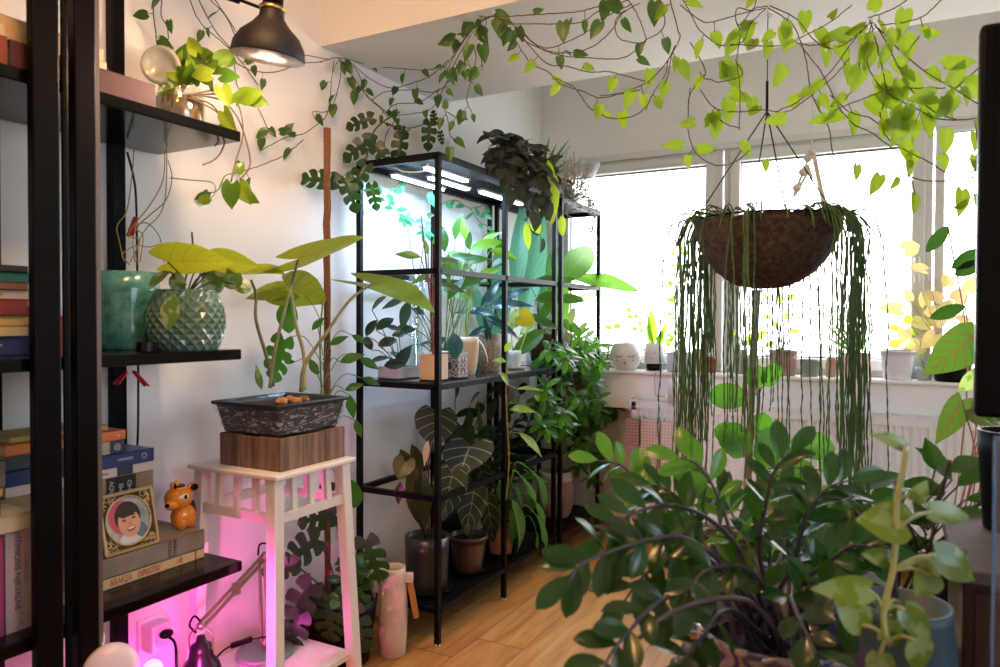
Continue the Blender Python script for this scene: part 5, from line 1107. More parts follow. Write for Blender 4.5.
# --- corner tree in a pinkish cement pot
c = Vector((.27, 3.50, ZL + .001)); t = pottedthing('pinkish cement pot with a white inner rim holding a dense small-leaved tree in the corner', c, .072, .085, .235, mat('pink_cement', (.30, .17, .16), .85, col2=(.42, .30, .28), scale=16, bump=.4), curve=[(.085, .12), (.096, .35), (.098, .6), (.092, .8), (.086, .82), (.084, 1.0)])
m = MB(); m.lathe([(.090, .188), (.0875, .236), (.082, .238), (.080, .21)], c, 36); obj('inner_rim', m, mat('white_cement', (.62, .60, .55), .7), t)
tp = []
for (x0, x1, y0, y1, n) in ((545, 625, 345, 400, 40), (540, 628, 395, 440, 36), (560, 620, 330, 360, 12), (560, 600, 440, 480, 8), (545, 590, 400, 455, 12)):
    for k in range(n):
        a, b = random.uniform(x0, x1), random.uniform(y0, y1); tp.append(PX(a, b, random.uniform(.25, .52)))
top = Vector((.30, 3.50, .95)); st = MB(); fo = MB(); st.tube(spline([c + Vector((0, 0, .22)), c + Vector((.01, -.02, .5)), top], 6), [.008 - .0003 * k for k in range(13)], 7)
for p in tp:
    p.y = min(p.y, 3.80)
    st.tube(spline([c.lerp(top, random.uniform(.4, 1)), p.lerp(top, .4) + UP * .04, p], 5), .0014, 4, cap=False)
    g0 = random.uniform(0, 360)
    for k in range(5):
        fo.leaf(p, sdir(g0 + k * 66 + random.uniform(-15, 15), random.uniform(-.5, .4)) + DN * .35, UP * .8 - CF * .4 + rv(.3), random.uniform(.055, .09), .032, 'oval', droop=.7, nv=5)
obj('stems', st, M_BSTEM, t); obj('foliage', fo, leafmat('schefflera_leaf', (.02, .09, .012), (.05, .17, .02), (.22, .6, .04), .3, .42), t)
# --- on top of the racks
c = Vector((.26, 2.93, 1.757)); t = pottedthing('black pot on top of the rack overflowing with dark purplish-green trailing leaves', c, .07, .085, .12, M_BLACK)
tp = ptips([(488, 132), (495, 140), (500, 160), (492, 165), (505, 135), (515, 140), (525, 145), (535, 150), (512, 170), (522, 180), (530, 195), (540, 210), (518, 165), (545, 170), (550, 190), (536, 225), (500, 175), (542, 240), (528, 160), (555, 200), (508, 155), (518, 150), (530, 175), (545, 150), (552, 165), (497, 150), (510, 145), (520, 200), (512, 195)], (.22, .42))
bush(t, c + Vector((0, 0, .11)), tp, leafmat('purple_green_leaf', (.014, .022, .012), (.035, .035, .02), (.10, .10, .03), .4, .15), .075, .055, 'heart', per=4, arch=.05, sm=M_BSTEM, droop=.8)
bush(t, c + Vector((.06, 0, .11)), ptips([(505, 180), (512, 190), (520, 185), (527, 195), (534, 215), (540, 195), (547, 205), (552, 180), (500, 170), (536, 180), (548, 170), (524, 172), (510, 172)], (.45, .50)), MATS['purple_green_leaf'], .065, .05, 'heart', per=4, arch=.06, sm=M_BSTEM, droop=.8, name='trailing_foliage')
st = MB()
for (a, b, g, L, W_) in ((526, 222, -85, .12, .035), (531, 218, -60, .08, .05), (556, 175, -95, .24, .05), (562, 215, -90, .10, .04), (540, 195, -100, .08, .05), (548, 160, -80, .12, .04)):
    fo = MB(); fo.leaf(PX(a, b, .44), sdir(g, 0), -CF + rv(.2), L, W_, 'oval', droop=.2, nv=8); obj('bright_leaf', fo, L_YEL, t); st.tube(spline([c + Vector((.05, 0, .1)), PX(a, b, .42) + UP * .03, PX(a, b, .44)], 5), .0016, 5)
obj('trailing_stem', st, M_BSTEM, t)
c = Vector((.24, 3.36, 1.757)); t = pottedthing('spiky green and brown-leaved plant on top of the corner rack', c, .06, .07, .10, M_BLACK)
st = MB(); fo = MB()
for (a, b) in ((569, 133), (560, 150), (572, 153), (556, 140), (566, 145), (548, 135), (575, 160)):
    o_ = c + Vector((0, 0, .09)); e = PX(a, b, .3); fo.leaf(o_, e - o_, UP - CF * .5, (e - o_).length, .022, 'grass', droop=.25, nv=8)
obj('foliage', fo, L_MID, t)
bush(t, c + Vector((0, 0, .09)), ptips([(545, 175), (552, 160), (560, 180), (556, 200), (548, 195), (566, 190)], (.25, .4)), leafmat('bronze_leaf', (.06, .04, .02), (.10, .05, .03), (.2, .1, .04), .4, .2), .08, .06, 'heart', per=3, sm=M_BSTEM)
c = Vector((.30, 3.60, 1.757)); t = pottedthing('white pot of dry beige tangled stems on top of the corner rack by the window', c, .035, .045, .07, M_WHITE)
M_DRY = mat('dry_beige_stem', (.40, .31, .24), .9); st = MB(); fo = MB()
for k in range(70):
    a, b = random.uniform(560, 596), random.uniform(158, 212); o_ = c + Vector((0, 0, .06)); e = PX(a, b, random.uniform(.2, .45)); e.y = min(e.y, 3.80)
    st.tube(spline([o_ + rv(.02), o_.lerp(e, .5) + rv(.04), e + rv(.02), e + rv(.04) + DN * .02], 4), .0024, 4, cap=False)
for k in range(12):
    x_ = 590 + random.uniform(-4, 8); sp = spline([c + Vector((.03, .04, .06)), PX(x_, 200, .40), PX(x_ + random.uniform(-3, 3), 225 + random.uniform(0, 18), .42)], 5); st.tube(sp, .0014, 4)
    for p in sp[5:]: fo.leaf(p, rv() + DN * .5, rv(), .018, .010, 'oval', nv=3, nu=1)
obj('dry_stems', st, M_DRY, t); obj('dry_leaves', fo, mat('dry_pink_leaf', (.55, .38, .30), .8), t)
p = PX(583, 195, .36); t = thing('plastic_sleeve', 'translucent white plastic sleeve standing among the dry stems by the window', 'sleeve', p)
m = MB(); m.lathe([(.018, 0), (.05, .18), (.049, .18), (.017, 0)], p, 20, M=UP.rotation_difference((UP + CR * .25).normalized()).to_matrix()); obj('film', m, clearmat('milky_film', (.92, .92, .90), .25, .5), t)
# =================================================================== FLOOR BY THE RACK
p = PZ(393, 654, 0); t = thing('pitcher', 'tall pale pink ceramic pitcher with a wooden handle on the floor', 'pitcher', p); d_ = dep(p); k_ = d_ / FPX
H = 88 * k_; m = MB(); m.lathe([(.0001, 0), (11.5 * k_, 0), (12.5 * k_, .004), (13.5 * k_, H * .2), (14.6 * k_, H * .5), (14 * k_, H * .7), (12.5 * k_, H * .93), (12.3 * k_, H), (11.3 * k_, H), (11.5 * k_, H * .93), (13 * k_, H * .7), (13 * k_, H * .4), (.0001, H * .35)], p, 40)
obj('body', m, mat('pale_pink_matte', (.70, .58, .53), .55, noise=.06, scale=5), t)
hd = (CR * 1.0).copy(); hd.z = 0; hd.normalize(); m = MB(); A = p + hd * 15 * k_ + UP * H * .80; Bq = p + hd * 23.5 * k_ + UP * H * .42
m.beam(p + hd * 17 * k_ + UP * H * .81, Bq, 6.2 * k_, 5.5 * k_); obj('handle', m, mat('honey_wood', (.50, .24, .06), .4, noise=.3, scale=12, stretch=(1, 1, .2)), t, label='honey wood handle', bevel=.003)
m = MB(); m.beam(p + hd * 10 * k_ + UP * H * .875, p + hd * 20 * k_ + UP * H * .875, 8 * k_, 9 * k_); obj('handle_mount', m, MATS['pale_pink_matte'], t, bevel=.003)
m = MB(); q0 = p - hd * 13 * k_ + UP * H * .45; m.tube(spline([q0, q0 - hd * 2 * k_ + UP * 18 * k_, q0 - hd * 9 * k_ + UP * 38 * k_], 6), [5 * k_ - .0002 * k for k in range(13)], 10); obj('spout', m, MATS['pale_pink_matte'], t)
# floor monstera with moss pole behind the white stand
fp = Vector((.175, PX(327, 128, .14).y + .02, 0)); t = pottedthing('dark floor pot behind the white stand with a split-leaf monstera and a tall coir pole', fp, .10, .13, .22, M_BLACK)
pl1 = PX(327, 128, .14); pl0 = Vector((pl1.x, pl1.y, .18))
m = MB(); m.tube([pl0.lerp(pl1, k / 30) + rv(.0015) for k in range(31)], [.0115 + random.uniform(-.0012, .0012) for k in range(31)], 12); obj('coir_pole', m, mat('coir', (.24, .10, .045), .95, noise=.5, scale=160, bump=1.0), t)
st = MB(); fo = MB()
L_MON = leafmat('monstera_leaf', (.007, .03, .008), (.014, .055, .012), (.10, .28, .02), .35, .22)
for (a, b, g, L, X) in ((318, 540, 215, .15, .24), (312, 585, 240, .16, .25), (330, 600, 265, .15, .28), (366, 540, -75, .15, .30), (335, 515, 190, .12, .24), (296, 565, 190, .10, .2), (352, 610, 290, .13, .32), (300, 615, 250, .13, .25), (345, 500, 150, .09, .22)):
    p_ = PX(a, b, X); fo.leaf(p_, sdir(g, random.uniform(-.2, .2)), -CF + UP * .5 + rv(.2), L, L * .75, 'split', droop=.5, nv=16, nu=4, fold=.15); o_ = fp + Vector((0, 0, .2)); st.tube(spline([o_ + rv(.02), o_.lerp(p_, .5) + rv(.03), p_], 5), .0028, 5)
obj('stems', st, M_DSTEM, t); obj('foliage', fo, L_MON, t)
bush(t, fp + Vector((.04, .03, .2)), ptips([(345, 560), (355, 570), (362, 580), (350, 590), (340, 580), (360, 565), (348, 600), (365, 595), (342, 610), (355, 555), (337, 600), (352, 620)], (.26, .36)), L_MID, .045, .032, 'oval', per=5, sm=M_STEM, name='small_leaves')
# thin climber on the pole
t = thing('climbing_plant', 'slender climbing philodendron around the lower coir pole above the white stand', 'climbing plant', PX(330, 390, .16))
st = MB(); fo = MB(); st.tube(spline([PX(326, 470, .16), PX(322, 400, .17), PX(320, 340, .17), PX(323, 300, .17)], 6), .0028, 6)
for (a, b, g, L, sh) in ((284, 340, -110, .13, 'split'), (290, 300, -100, .11, 'oval'), (318, 375, 120, .07, 'lance'), (312, 330, 50, .06, 'lance'), (330, 345, 30, .07, 'lance'), (352, 335, -30, .06, 'lance'), (345, 390, 20, .07, 'lance'), (340, 362, 20, .09, 'lance'), (320, 395, 200, .06, 'lance'), (295, 362, 180, .04, 'lance'), (360, 358, -30, .08, 'lance'), (350, 395, -85, .09, 'lance'), (355, 420, -70, .07, 'lance'), (362, 378, -20, .07, 'lance'), (352, 480, -90, .11, 'oval'), (345, 455, -100, .07, 'lance')):
    p_ = PX(a, b, .17); fo.leaf(p_, sdir(g, .1), -CF + UP * .4 + rv(.2), L, L * (.7 if sh != 'lance' else .42), sh, droop=.5, nv=12, nu=3); st.tube(spline([PX(323, min(b + 25, 450), .17), (p_ + PX(323, b, .17)) / 2 + UP * .01, p_], 5), .0016, 5)
obj('stems', st, M_STEM, t); obj('foliage', fo, L_MID, t)
t = thing('climbing_plant', 'dark fenestrated monstera vine climbing beside the top of the coir pole', 'climbing plant', PX(360, 190, .06))
st = MB(); fo = MB(); st.tube(spline([PX(a, b, .05) for a, b in ((363, 215), (362, 185), (366, 160), (372, 135), (383, 122), (400, 112))], 6), .004, 6)
for (a, b, g, L) in ((372, 118, 200, .10), (370, 140, 215, .12), (370, 140, -50, .11), (366, 165, -120, .12), (336, 182, 172, .13), (345, 178, -70, .12), (372, 185, -80, .09), (402, 135, -100, .12), (408, 132, 160, .06), (430, 122, -95, .11), (435, 124, 100, .06), (440, 132, -80, .05)):
    p_ = PX(a, b, .12); fo.leaf(p_, sdir(g, 0), -CF + rv(.2), L * .95, L * .6, 'split', droop=.5, nv=13, nu=4, fold=.25)
for tr in ([(362, 180), (350, 172), (340, 180)], [(340, 182), (328, 170), (318, 172)], [(383, 122), (400, 130), (405, 135)], [(385, 124), (410, 128), (430, 122)]): st.tube(spline([PX(a, b, .06) for a, b in tr], 5), .0025, 5)
obj('stems', st, M_STEM, t); obj('foliage', fo, leafmat('deep_green_leaf', (.007, .032, .009), (.012, .05, .011), (.08, .25, .02), .35, .2), t)
# =================================================================== WINDOW SILL
random.seed(31)
ZW = .9005; YS = 3.775
def sill(px, w, top, base_y=None):
    """centre pixel, width in px, top pixel -> centre point on the sill, radius, height"""
    p = PY(px, 370, YS); d = dep(p); r_ = w / 2 * d / FPX; c = Vector((p.x, YS, ZW)); h = PY(px, top, YS).z - ZW
    return c, r_, h
def sleaf(fo, st, org, lst, shape='oval', wr=.5, droop=.5, dy=0.0, tilt=.3, nv=6, r=.0014, zj=.04):
    for (px, py, a, L) in lst:
        b = PY(px, py, YS + dy + random.uniform(-zj, zj)); fo.leaf(b, sdir(a, random.uniform(-tilt, tilt)), -CF * .8 + UP * .4 + rv(.3), L, L * wr, shape, droop=droop, nv=nv)
        if org is not None: st.tube(spline([org + rv(.006), org.lerp(b, .5) + rv(.01), b], 5), r, 5, cap=False)
M_PSTEM = mat('pale_green_stem', (.22, .32, .08), .5)
# round white face pot
c, r_, h = sill(625, 31, 343); t = thing('potted_plant', 'round white face pot with dark red lips on the sill, small trailing plant', 'potted plant', c)
m = MB(); pr = [(.0001, 0), (r_ * .6, 0), (r_ * .66, .004), (r_ * .9, h * .18), (r_, h * .45), (r_ * .97, h * .7), (r_ * .82, h * .93), (r_ * .80, h), (r_ * .72, h), (r_ * .72, h * .85), (.0001, h * .85)]; m.lathe(pr, c, 36); obj('pot', m, mat('white_face_ceramic', (.66, .64, .60), .35), t)
fd = CAM - c; fd.z = 0; fd.normalize(); fs_ = Vector((-fd.y, fd.x, 0))
def fpt(u, v, k=1.0): return c + fs_ * (u * r_) + UP * (v * h) + fd * (math.sqrt(max(0, 1 - u * u)) * r_ * k)
for u in (-.38, .38):
    m = MB(); m.tube([fpt(u + .2 * math.cos(g), .56 - .06 * math.sin(g), 1.01) for g in np.linspace(0, 3.14, 7)], .0018, 4); obj('closed_eye', m, M_DSTEM, t)
m = MB(); m.blob(fpt(0, .45, 1.0), (.005, .005, .010), 8, 6); obj('nose', m, MATS['white_face_ceramic'], t)
m = MB(); m.blob(fpt(-.02, .27, .98), (.008, .006, .0045), 10, 6); obj('lips', m, mat('dark_red', (.30, .01, .02), .3), t)
for u in (-.5, .5):
    m = MB(); m.blob(fpt(u, .36, .97), (.006, .005, .004), 8, 6); obj('cheek', m, mat('blush', (.62, .34, .30), .5), t)
soil_at(c, r_ * .7, c.z + h * .85, t); st = MB(); fo = MB(); o_ = c + UP * h * .9
sleaf(fo, st, o_, [(627, 318, 20, .04), (620, 325, 200, .04), (632, 328, -20, .035), (638, 324, 10, .035), (612, 328, 170, .04), (628, 313, 80, .035), (640, 329, -40, .03), (634, 318, 40, .03)], 'round', .8)
st.tube(spline([o_, PY(612, 318, YS), PY(600, 314, YS), PY(596, 318, YS)], 5), .001, 4); st.tube(spline([o_, PY(615, 306, YS), PY(605, 303, YS), PY(594, 312, YS)], 5), .001, 4)
obj('stems', st, M_PSTEM, t); obj('foliage', fo, L_LIGHT, t)
# pinecone-like ornament
c, r_, h = sill(609, 14, 342); c.y += .03; t = thing('ornament', 'small brown dried pinecone-like ornament beside the round face pot', 'ornament', c); m = MB()
for k in range(40):
    z_ = k / 40; g = k * 2.4; rr_ = .018 * math.sin(math.pi * (.15 + .8 * z_)) + .004; m.blob(c + Vector((rr_ * math.cos(g), rr_ * math.sin(g), .006 + z_ * h * .9)), (.007, .007, .005), 6, 4)
obj('scales', m, mat('dry_brown', (.20, .10, .06), .9), t)
# cup face pot on black base with snake plant
c, r_, h = sill(654, 19, 343); t = thing('potted_plant', 'white cup-shaped face pot on a black base with snake plant blades', 'potted plant', c)
m = MB(); m.lathe([(.0001, 0), (r_ * .80, 0), (r_ * .82, h * .24), (.0001, h * .24)], c, 32); obj('base', m, M_BLACK, t)
m = MB(); m.lathe([(.0001, h * .24), (r_, h * .27), (r_, h), (r_ * .86, h), (r_ * .86, h * .85), (.0001, h * .85)], c, 32); obj('pot', m, MATS['white_face_ceramic'], t)
m = MB(); m.blob(fpt(0, 0, 0), .001, 6, 4)
fd = CAM - c; fd.z = 0; fd.normalize(); fs_ = Vector((-fd.y, fd.x, 0))
m = MB(); m.blob(fpt(-.25, .45, .97), (.004, .004, .0035), 8, 6); obj('mouth', m, mat('dark_red', (.30, .01, .02), .3), t)
m = MB(); m.tube([fpt(.0 + .2 * math.cos(g), .66 - .03 * math.sin(g), 1.01) for g in np.linspace(0, 3.14, 7)], .0012, 4); obj('closed_eye', m, M_DSTEM, t)
for s_ in (-1, 1): m = MB(); m.blob(c + fs_ * (s_ * r_ * 1.08) + UP * h * .75, (.008, .008, .008), 10, 8); obj('gold_ear', m, mat('brass', (.75, .50, .16), .25, metal=1.0), t)
o_ = c + UP * h * .85
for (bx_, tx_, ty_, W_) in ((653, 651, 306, .055), (656, 668, 318, .030), (658, 662, 330, .045), (650, 648, 314, .03)):
    b = PY(bx_, 344, YS); e = PY(tx_, ty_, YS); m = MB(); m.leaf(b - UP * .01, e - b, -CF, (e - b).length + .01, W_, 'lance', droop=.0, nv=8, fold=.3); obj('blade', m, L_LIGHT, t)
m = MB(); m.tube(spline([o_, PY(647, 315, YS), PY(641, 298, YS), PY(636, 290, YS)], 6), .0035, 6); obj('stem', m, M_STEM, t)
m = MB(); b = PY(638, 291, YS); e = PY(570, 280, YS - .1); m.leaf(b, (e - b) + UP * .05, UP * .6 - CF * .8, (e - b).length * 1.08, .10, 'oval', droop=.4, nu=3, nv=14, wave=.012); obj('long_leaf', m, leafmat('banana_leaf', (.04, .17, .03), (.06, .21, .03), (.28, .62, .06), .3, .45), t)
# the other pots along the sill
def spot(label, px, w, top, m, leaves=(), lm=None, shape='oval', wr=.5, lip=0.0, square=False, dy=0.0, droop=.5, nv=6, stm=None, taper=.82, tilt=.3):
    c, r_, h = sill(px, w, top); c.y += dy; t = thing('potted_plant', label, 'potted plant', c)
    q = MB()
    if square: sqpot(q, c, r_ * .86, h); obj('pot', q, m, t); s2 = MB(); s2.span((c.x - r_ * .74, c.y - r_ * .74, c.z + .006), (c.x + r_ * .74, c.y + r_ * .74, c.z + h * .86)); obj('soil', s2, M_SOIL, t)
    else: q.lathe(potprof(r_ * taper, r_ - lip, h, wall=.004, lip=lip, liph=.010 if lip else 0, depth=.012), c, 32); obj('pot', q, m, t); soil_at(c, r_ - .009 - lip, c.z + h - .012, t)
    if leaves:
        st = MB(); fo = MB(); sleaf(fo, st, c + UP * (h - .01), leaves, shape, wr, droop, dy, nv=nv, tilt=tilt); obj('stems', st, stm or M_PSTEM, t); obj('foliage', fo, lm or L_LIGHT, t)
    return t, c, r_, h
cl = []
for k in range(34):
    y = random.uniform(238, 345); cl.append((674 + random.uniform(-7, 9) + (345 - y) * .03, y, random.uniform(0, 360), random.uniform(.018, .035)))
spot('pale blue-grey square pot with a tall small-leaved climber on the sill', 680, 24, 352, mat('pale_blue_glaze', (.50, .54, .62), .35), cl, L_LIGHT, 'round', .8, square=True)
spot('small peach pot half hidden by the hanging strands, left of the red one', 699, 11, 349, M_PEACH, dy=.02)
spot('small dark red pot on the sill', 711, 12, 357, mat('dark_red_glaze', (.30, .03, .04), .3))
spot('grey-green pot with broad backlit leaves left of the bamboo stake', 738, 14, 350, mat('grey_green', (.36, .40, .32), .5), [(742, 345, 20, .07), (738, 335, 160, .05), (745, 338, 5, .09), (750, 330, 40, .05)], L_YEL, wr=.5, dy=.02)
spot('grey speckled pot just left of the bamboo stake', 751, 17, 357, mat('speckled_grey', (.55, .56, .56), .5, col2=(.25, .26, .28), scale=120))
yl = [(778, 330, 120, .06), (785, 320, 60, .05), (790, 332, 10, .06), (772, 318, 170, .05), (780, 305, 90, .06), (788, 300, 40, .05), (775, 342, 200, .06), (768, 332, 190, .05), (795, 318, -10, .05), (782, 290, 90, .05), (790, 285, 60, .05), (770, 300, 140, .05)]
spot('pinkish brown pot with a dark rim and yellow-green leaves behind the strands', 783, 28, 350, mat('pinkish_stoneware', (.42, .27, .23), .5), yl, L_YEL, 'oval', .5, lip=.002)
spot('grey-green low pot behind the hanging strands', 810, 19, 359, mat('grey_green_dark', (.22, .27, .23), .4))
t, c, r_, h = spot('tiny pinkish face pot between the strands', 831, 11, 358, mat('rosy_clay', (.48, .28, .22), .5))
gr = [(855 + random.uniform(-8, 8), 350, random.uniform(40, 150), random.uniform(.12, .24)) for k in range(34)]
c, r_, h = sill(856, 28, 353); t = thing('potted_plant', 'pink pot with long spiky grass-like leaves on the sill', 'potted plant', c); potlathe(t, c, r_ * .85, r_, h, mat('soft_pink', (.66, .44, .38), .45)); soil_at(c, r_ - .01, c.z + h - .03, t)
fo = MB()
for (a, b, g, L) in gr: fo.leaf(PY(a, 352, YS), sdir(g, random.uniform(-.4, .4)), -CF, L, .007, 'grass', droop=random.uniform(.1, .8), nv=8, nu=1)
obj('foliage', fo, L_MID, t)
c, r_, h = sill(897, 31, 350); t = thing('potted_plant', 'plain white tapered pot with low clipped green growth on the sill', 'potted plant', c); potlathe(t, c, r_ * .78, r_, h, mat('plain_white_plastic', (.72, .74, .80), .3), lip=.002, liph=.012, depth=.012); soil_at(c, r_ - .012, c.z + h - .012, t)
fo = MB()
for k in range(160):
    g = random.uniform(0, 6.28); q = r_ * .85 * math.sqrt(random.random()); fo.leaf(c + Vector((q * math.cos(g), q * math.sin(g), h - .012)), UP + rv(.7), rv(), .018, .008, 'oval', nv=3, nu=1)
obj('foliage', fo, L_MID, t)
bg = [(905, 250, 20, .09), (925, 270, 160, .07), (900, 310, 170, .09), (915, 322, -20, .08), (930, 318, 10, .12), (945, 315, 60, .09), (935, 335, 230, .08), (920, 345, 200, .09), (948, 285, 100, .06), (955, 300, 30, .09), (940, 300, 150, .08), (910, 300, 120, .06), (960, 322, -10, .09), (925, 305, 90, .07), (950, 340, -60, .07), (968, 290, 60, .07), (905, 330, 250, .07)]
spot('black pot with a begonia of backlit peach leaves at the right of the sill', 952, 36, 360, M_BLACK, bg, leafmat('peach_begonia', (.45, .30, .12), (.30, .38, .06), (.85, .62, .25), .4, .5, vein=(.4, .15, .08), vs=.4, nv=4), 'heart', .9, stm=mat('rosy_stem', (.4, .16, .12), .5))
# backlit green plant further right
spot('low grey bowl with yellow-green leaves between the grass and the begonia', 925, 16, 368, mat('grey_bowl', (.4, .42, .42), .5), [(900, 330, 160, .05), (908, 325, 100, .05), (912, 335, 40, .05), (900, 342, 200, .05), (915, 345, 10, .05)], L_YEL, 'round', .8, dy=.04)
# patterned leaf plant standing nearer on the right
c = Vector((2.02, 3.20, 0)); 
t = thing('potted_plant', 'tall plant with huge red-veined green leaves at the right edge by the window', 'potted plant', c); potlathe(t, c, .10, .13, .26, M_BLACK); soil_at(c, .11, .23, t)
L_REX = leafmat('red_vein_leaf', (.04, .13, .02), (.05, .16, .02), (.22, .42, .04), .35, .28, vein=(.20, .015, .02), vs=.9, nv=6, vw=.35, midw=.05)
st = MB(); o_ = c + UP * .24
for (bx_, by_, tx_, ty_, W_, lm) in ((975, 335, 924, 376, .15, L_REX), (962, 400, 937, 445, .10, L_REX), (972, 408, 1000, 425, .10, L_REX), (985, 250, 952, 268, .06, L_DARK), (948, 226, 927, 252, .05, L_DARK), (965, 306, 930, 318, .05, L_DARK), (982, 262, 955, 275, .05, L_DARK), (985, 365, 960, 392, .06, L_VAR)):
    b = PY(bx_, by_, 3.1); e = PY(tx_, ty_, 3.1); m = MB(); m.leaf(b, e - b, -CF + UP * .2, (e - b).length * 1.02, W_, 'heart' if lm is L_REX else 'oval', droop=.2, nu=4, nv=12, lobe=.12 if lm is L_REX else 0); obj('leaf', m, lm, t)
    st.tube(spline([o_ + rv(.02), o_.lerp(b, .6) + Vector((.06, 0, 0)), b], 6), .0028, 5)
obj('stems', st, mat('rosy_stem', (.4, .16, .12), .5), t)
# watering can on the radiator
p = PY(681, 399, RYf + .035); p.z = RZb + .002; t = thing('watering_can', 'small white watering can with a squared brass handle on the radiator', 'watering can', p)
k_ = dep(p) / FPX; m = MB(); m.lathe([(.0001, 0), (13 * k_, 0), (13 * k_, 20 * k_), (9 * k_, 24 * k_), (8.6 * k_, 24 * k_), (12 * k_, 19 * k_), (12 * k_, .004), (.0001, .004)], p, 32); obj('body', m, M_WHITE, t)
m = MB(); m.tube(spline([PY(671, 396, RYf + .035), PY(657, 396, RYf + .035), PY(655, 390, RYf + .035), PY(655, 376, RYf + .035), PY(658, 372, RYf + .035), PY(670, 372, RYf + .035), PY(673, 376, RYf + .035), PY(673, 380, RYf + .035)], 5), .0022, 6); obj('handle', m, MATS['brass'], t)
m = MB(); m.tube([p + CR * 12 * k_ + UP * 5 * k_, p + CR * 22 * k_ + UP * 22 * k_], [.006, .004], 8); obj('spout', m, M_WHITE, t)
# =================================================================== HANGING BASKET
hk = PZ(768, 6, ZBM); HD = dep(hk)
bc = Vector((hk.x, hk.y, 0)); kk = HD / FPX
bc = Vector((hk.x, hk.y, CH - (287 - 319.8) * kk))
t = thing('hanging_basket', 'hanging half-round coir basket with long dark rhipsalis strands falling all around', 'hanging plant', (bc.x, bc.y, bc.z))
Rb = 70 * kk; Hb = 68 * kk; m = MB(); pr = []
for k in range(13):
    g = k / 12 * math.pi / 2; pr.append((max(.0001, Rb * math.sin(g) ** .8), Hb * (1 - math.cos(g) ** 1.25)))
n = 64; vs = []; fs = []
for i, (r_, z_) in enumerate(pr):
    for k in range(n):
        g = 2 * math.pi * k / n; q = 1 + .022 * math.sin(k * 5.1 + i * 2.3) + random.uniform(-.02, .02); zz_ = z_ + (random.uniform(-.012, .006) if i > 10 else random.uniform(-.003, .003))
        vs.append((bc.x + r_ * q * math.cos(g), bc.y + r_ * q * math.sin(g), bc.z + zz_))
for i in range(len(pr) - 1):
    for k in range(n): q = (k + 1) % n; fs.append((i * n + k, i * n + q, (i + 1) * n + q, (i + 1) * n + k))
m.add(vs, fs)
obj('coir_bowl', m, mat('coir_fibre', (.095, .065, .048), .95, col2=(.04, .027, .02), scale=55, bump=1.0), t, solid=.012)
m = MB(); fm = MB()
for k in range(900):                                                          # loose coir hairs
    g = random.uniform(0, 6.28); i = random.randint(2, 12); r_, z_ = pr[i]; p = Vector((bc.x + r_ * math.cos(g), bc.y + r_ * math.sin(g), bc.z + z_)); o = Vector((math.cos(g), math.sin(g), -.4)); e = p + o * random.uniform(.004, .013) + rv(.008)
    fm.tube([p - o * .003, e], .0006, 3, cap=False)
obj('loose_fibres', fm, mat('coir_hair', (.18, .09, .04), .95), t)
soil_at((bc.x, bc.y, 0), Rb * .95, bc.z + Hb - .03, t)
m = MB(); m.tube([(bc.x + Rb * 1.01 * math.cos(g), bc.y + Rb * 1.01 * math.sin(g), bc.z + Hb) for g in np.linspace(0, 6.2832, 49)], .003, 6); obj('wire_rim', m, M_BLACK, t)
knot = Vector((hk.x, hk.y, CH + (319.8 - 110) * kk)); tp_ = Vector((hk.x, hk.y, CH + (319.8 - 80) * kk))
for g in (.4, 1.97, 3.54, 5.11):
    m = MB(); m.tube([knot, (bc.x + Rb * math.cos(g), bc.y + Rb * math.sin(g), bc.z + Hb)], .0022, 5); obj('cord', m, M_BLACK, t)
m = MB(); m.tube([knot, tp_], .0042, 8); obj('swivel', m, M_BLACK, t)
m = MB(); m.tube([tp_, (hk.x, hk.y, ZBM - .02)], .0016, 5); obj('chain', m, M_BLACK, t)
m = MB(); m.tube(spline([(hk.x, hk.y, ZBM), (hk.x, hk.y, ZBM - .02), (hk.x + .012, hk.y, ZBM - .03), (hk.x, hk.y, ZBM - .04)], 5), .0025, 6); tag(obj('ceiling_hook', m, M_ALU, loc=hk), 'metal hook in the beam carrying the hanging basket', 'hook')
def strandmat():
    m_, tt, b = nt('rhipsalis_green'); L = tt.links; at = N(tt, 'ShaderNodeAttribute', attribute_name='rnd'); mx = N(tt, 'ShaderNodeMix', data_type='RGBA'); mx.inputs[6].default_value = (.03, .085, .02, 1); mx.inputs[7].default_value = (.09, .19, .035, 1); L.new(at.outputs['Fac'], mx.inputs[0]); L.new(mx.outputs[2], b.inputs['Base Color']); b.inputs['Roughness'].default_value = .5; return m_
sm_ = MB(); random.seed(5)
def strand(px0, yend, side):
    """leaves the bowl over its rim near px0 and hangs straight down to yend"""
    off = (px0 - 770) * kk
    aa = max(-.98, min(.98, off / (Rb * 1.22))); dpt = math.sqrt(1 - aa * aa) * Rb * 1.1 * side
    hx = CR.copy(); hx.z = 0; hx.normalize(); hy = CF.copy(); hy.z = 0; hy.normalize()
    end = bc + hx * off + hy * dpt; rim = bc + (hx * off + hy * dpt) * .86; zt = bc.z + Hb
    ze = CH - (yend - 319.8) * (HD + dpt) / FPX
    pts = [Vector((bc.x, bc.y, zt)).lerp(Vector((rim.x, rim.y, zt)), .55) + UP * .0, Vector((rim.x, rim.y, zt + random.uniform(.008, .03))), Vector((end.x, end.y, zt - random.uniform(.02, .07)))]
    z = pts[-1].z; x, y = end.x, end.y; dx, dy = random.uniform(-.004, .004), random.uniform(-.004, .004)
    while z > ze:
        z -= .05; x += dx + random.uniform(-.004, .004); y += dy + random.uniform(-.004, .004); dx *= .8; dy *= .8; pts.append(Vector((x, y, max(z, ze))))
    sp = spline(pts, 5); sm_.tube(sp, [(.0027 if k % 4 < 2 else .0018) for k in range(len(sp))], 5, r=random.random())
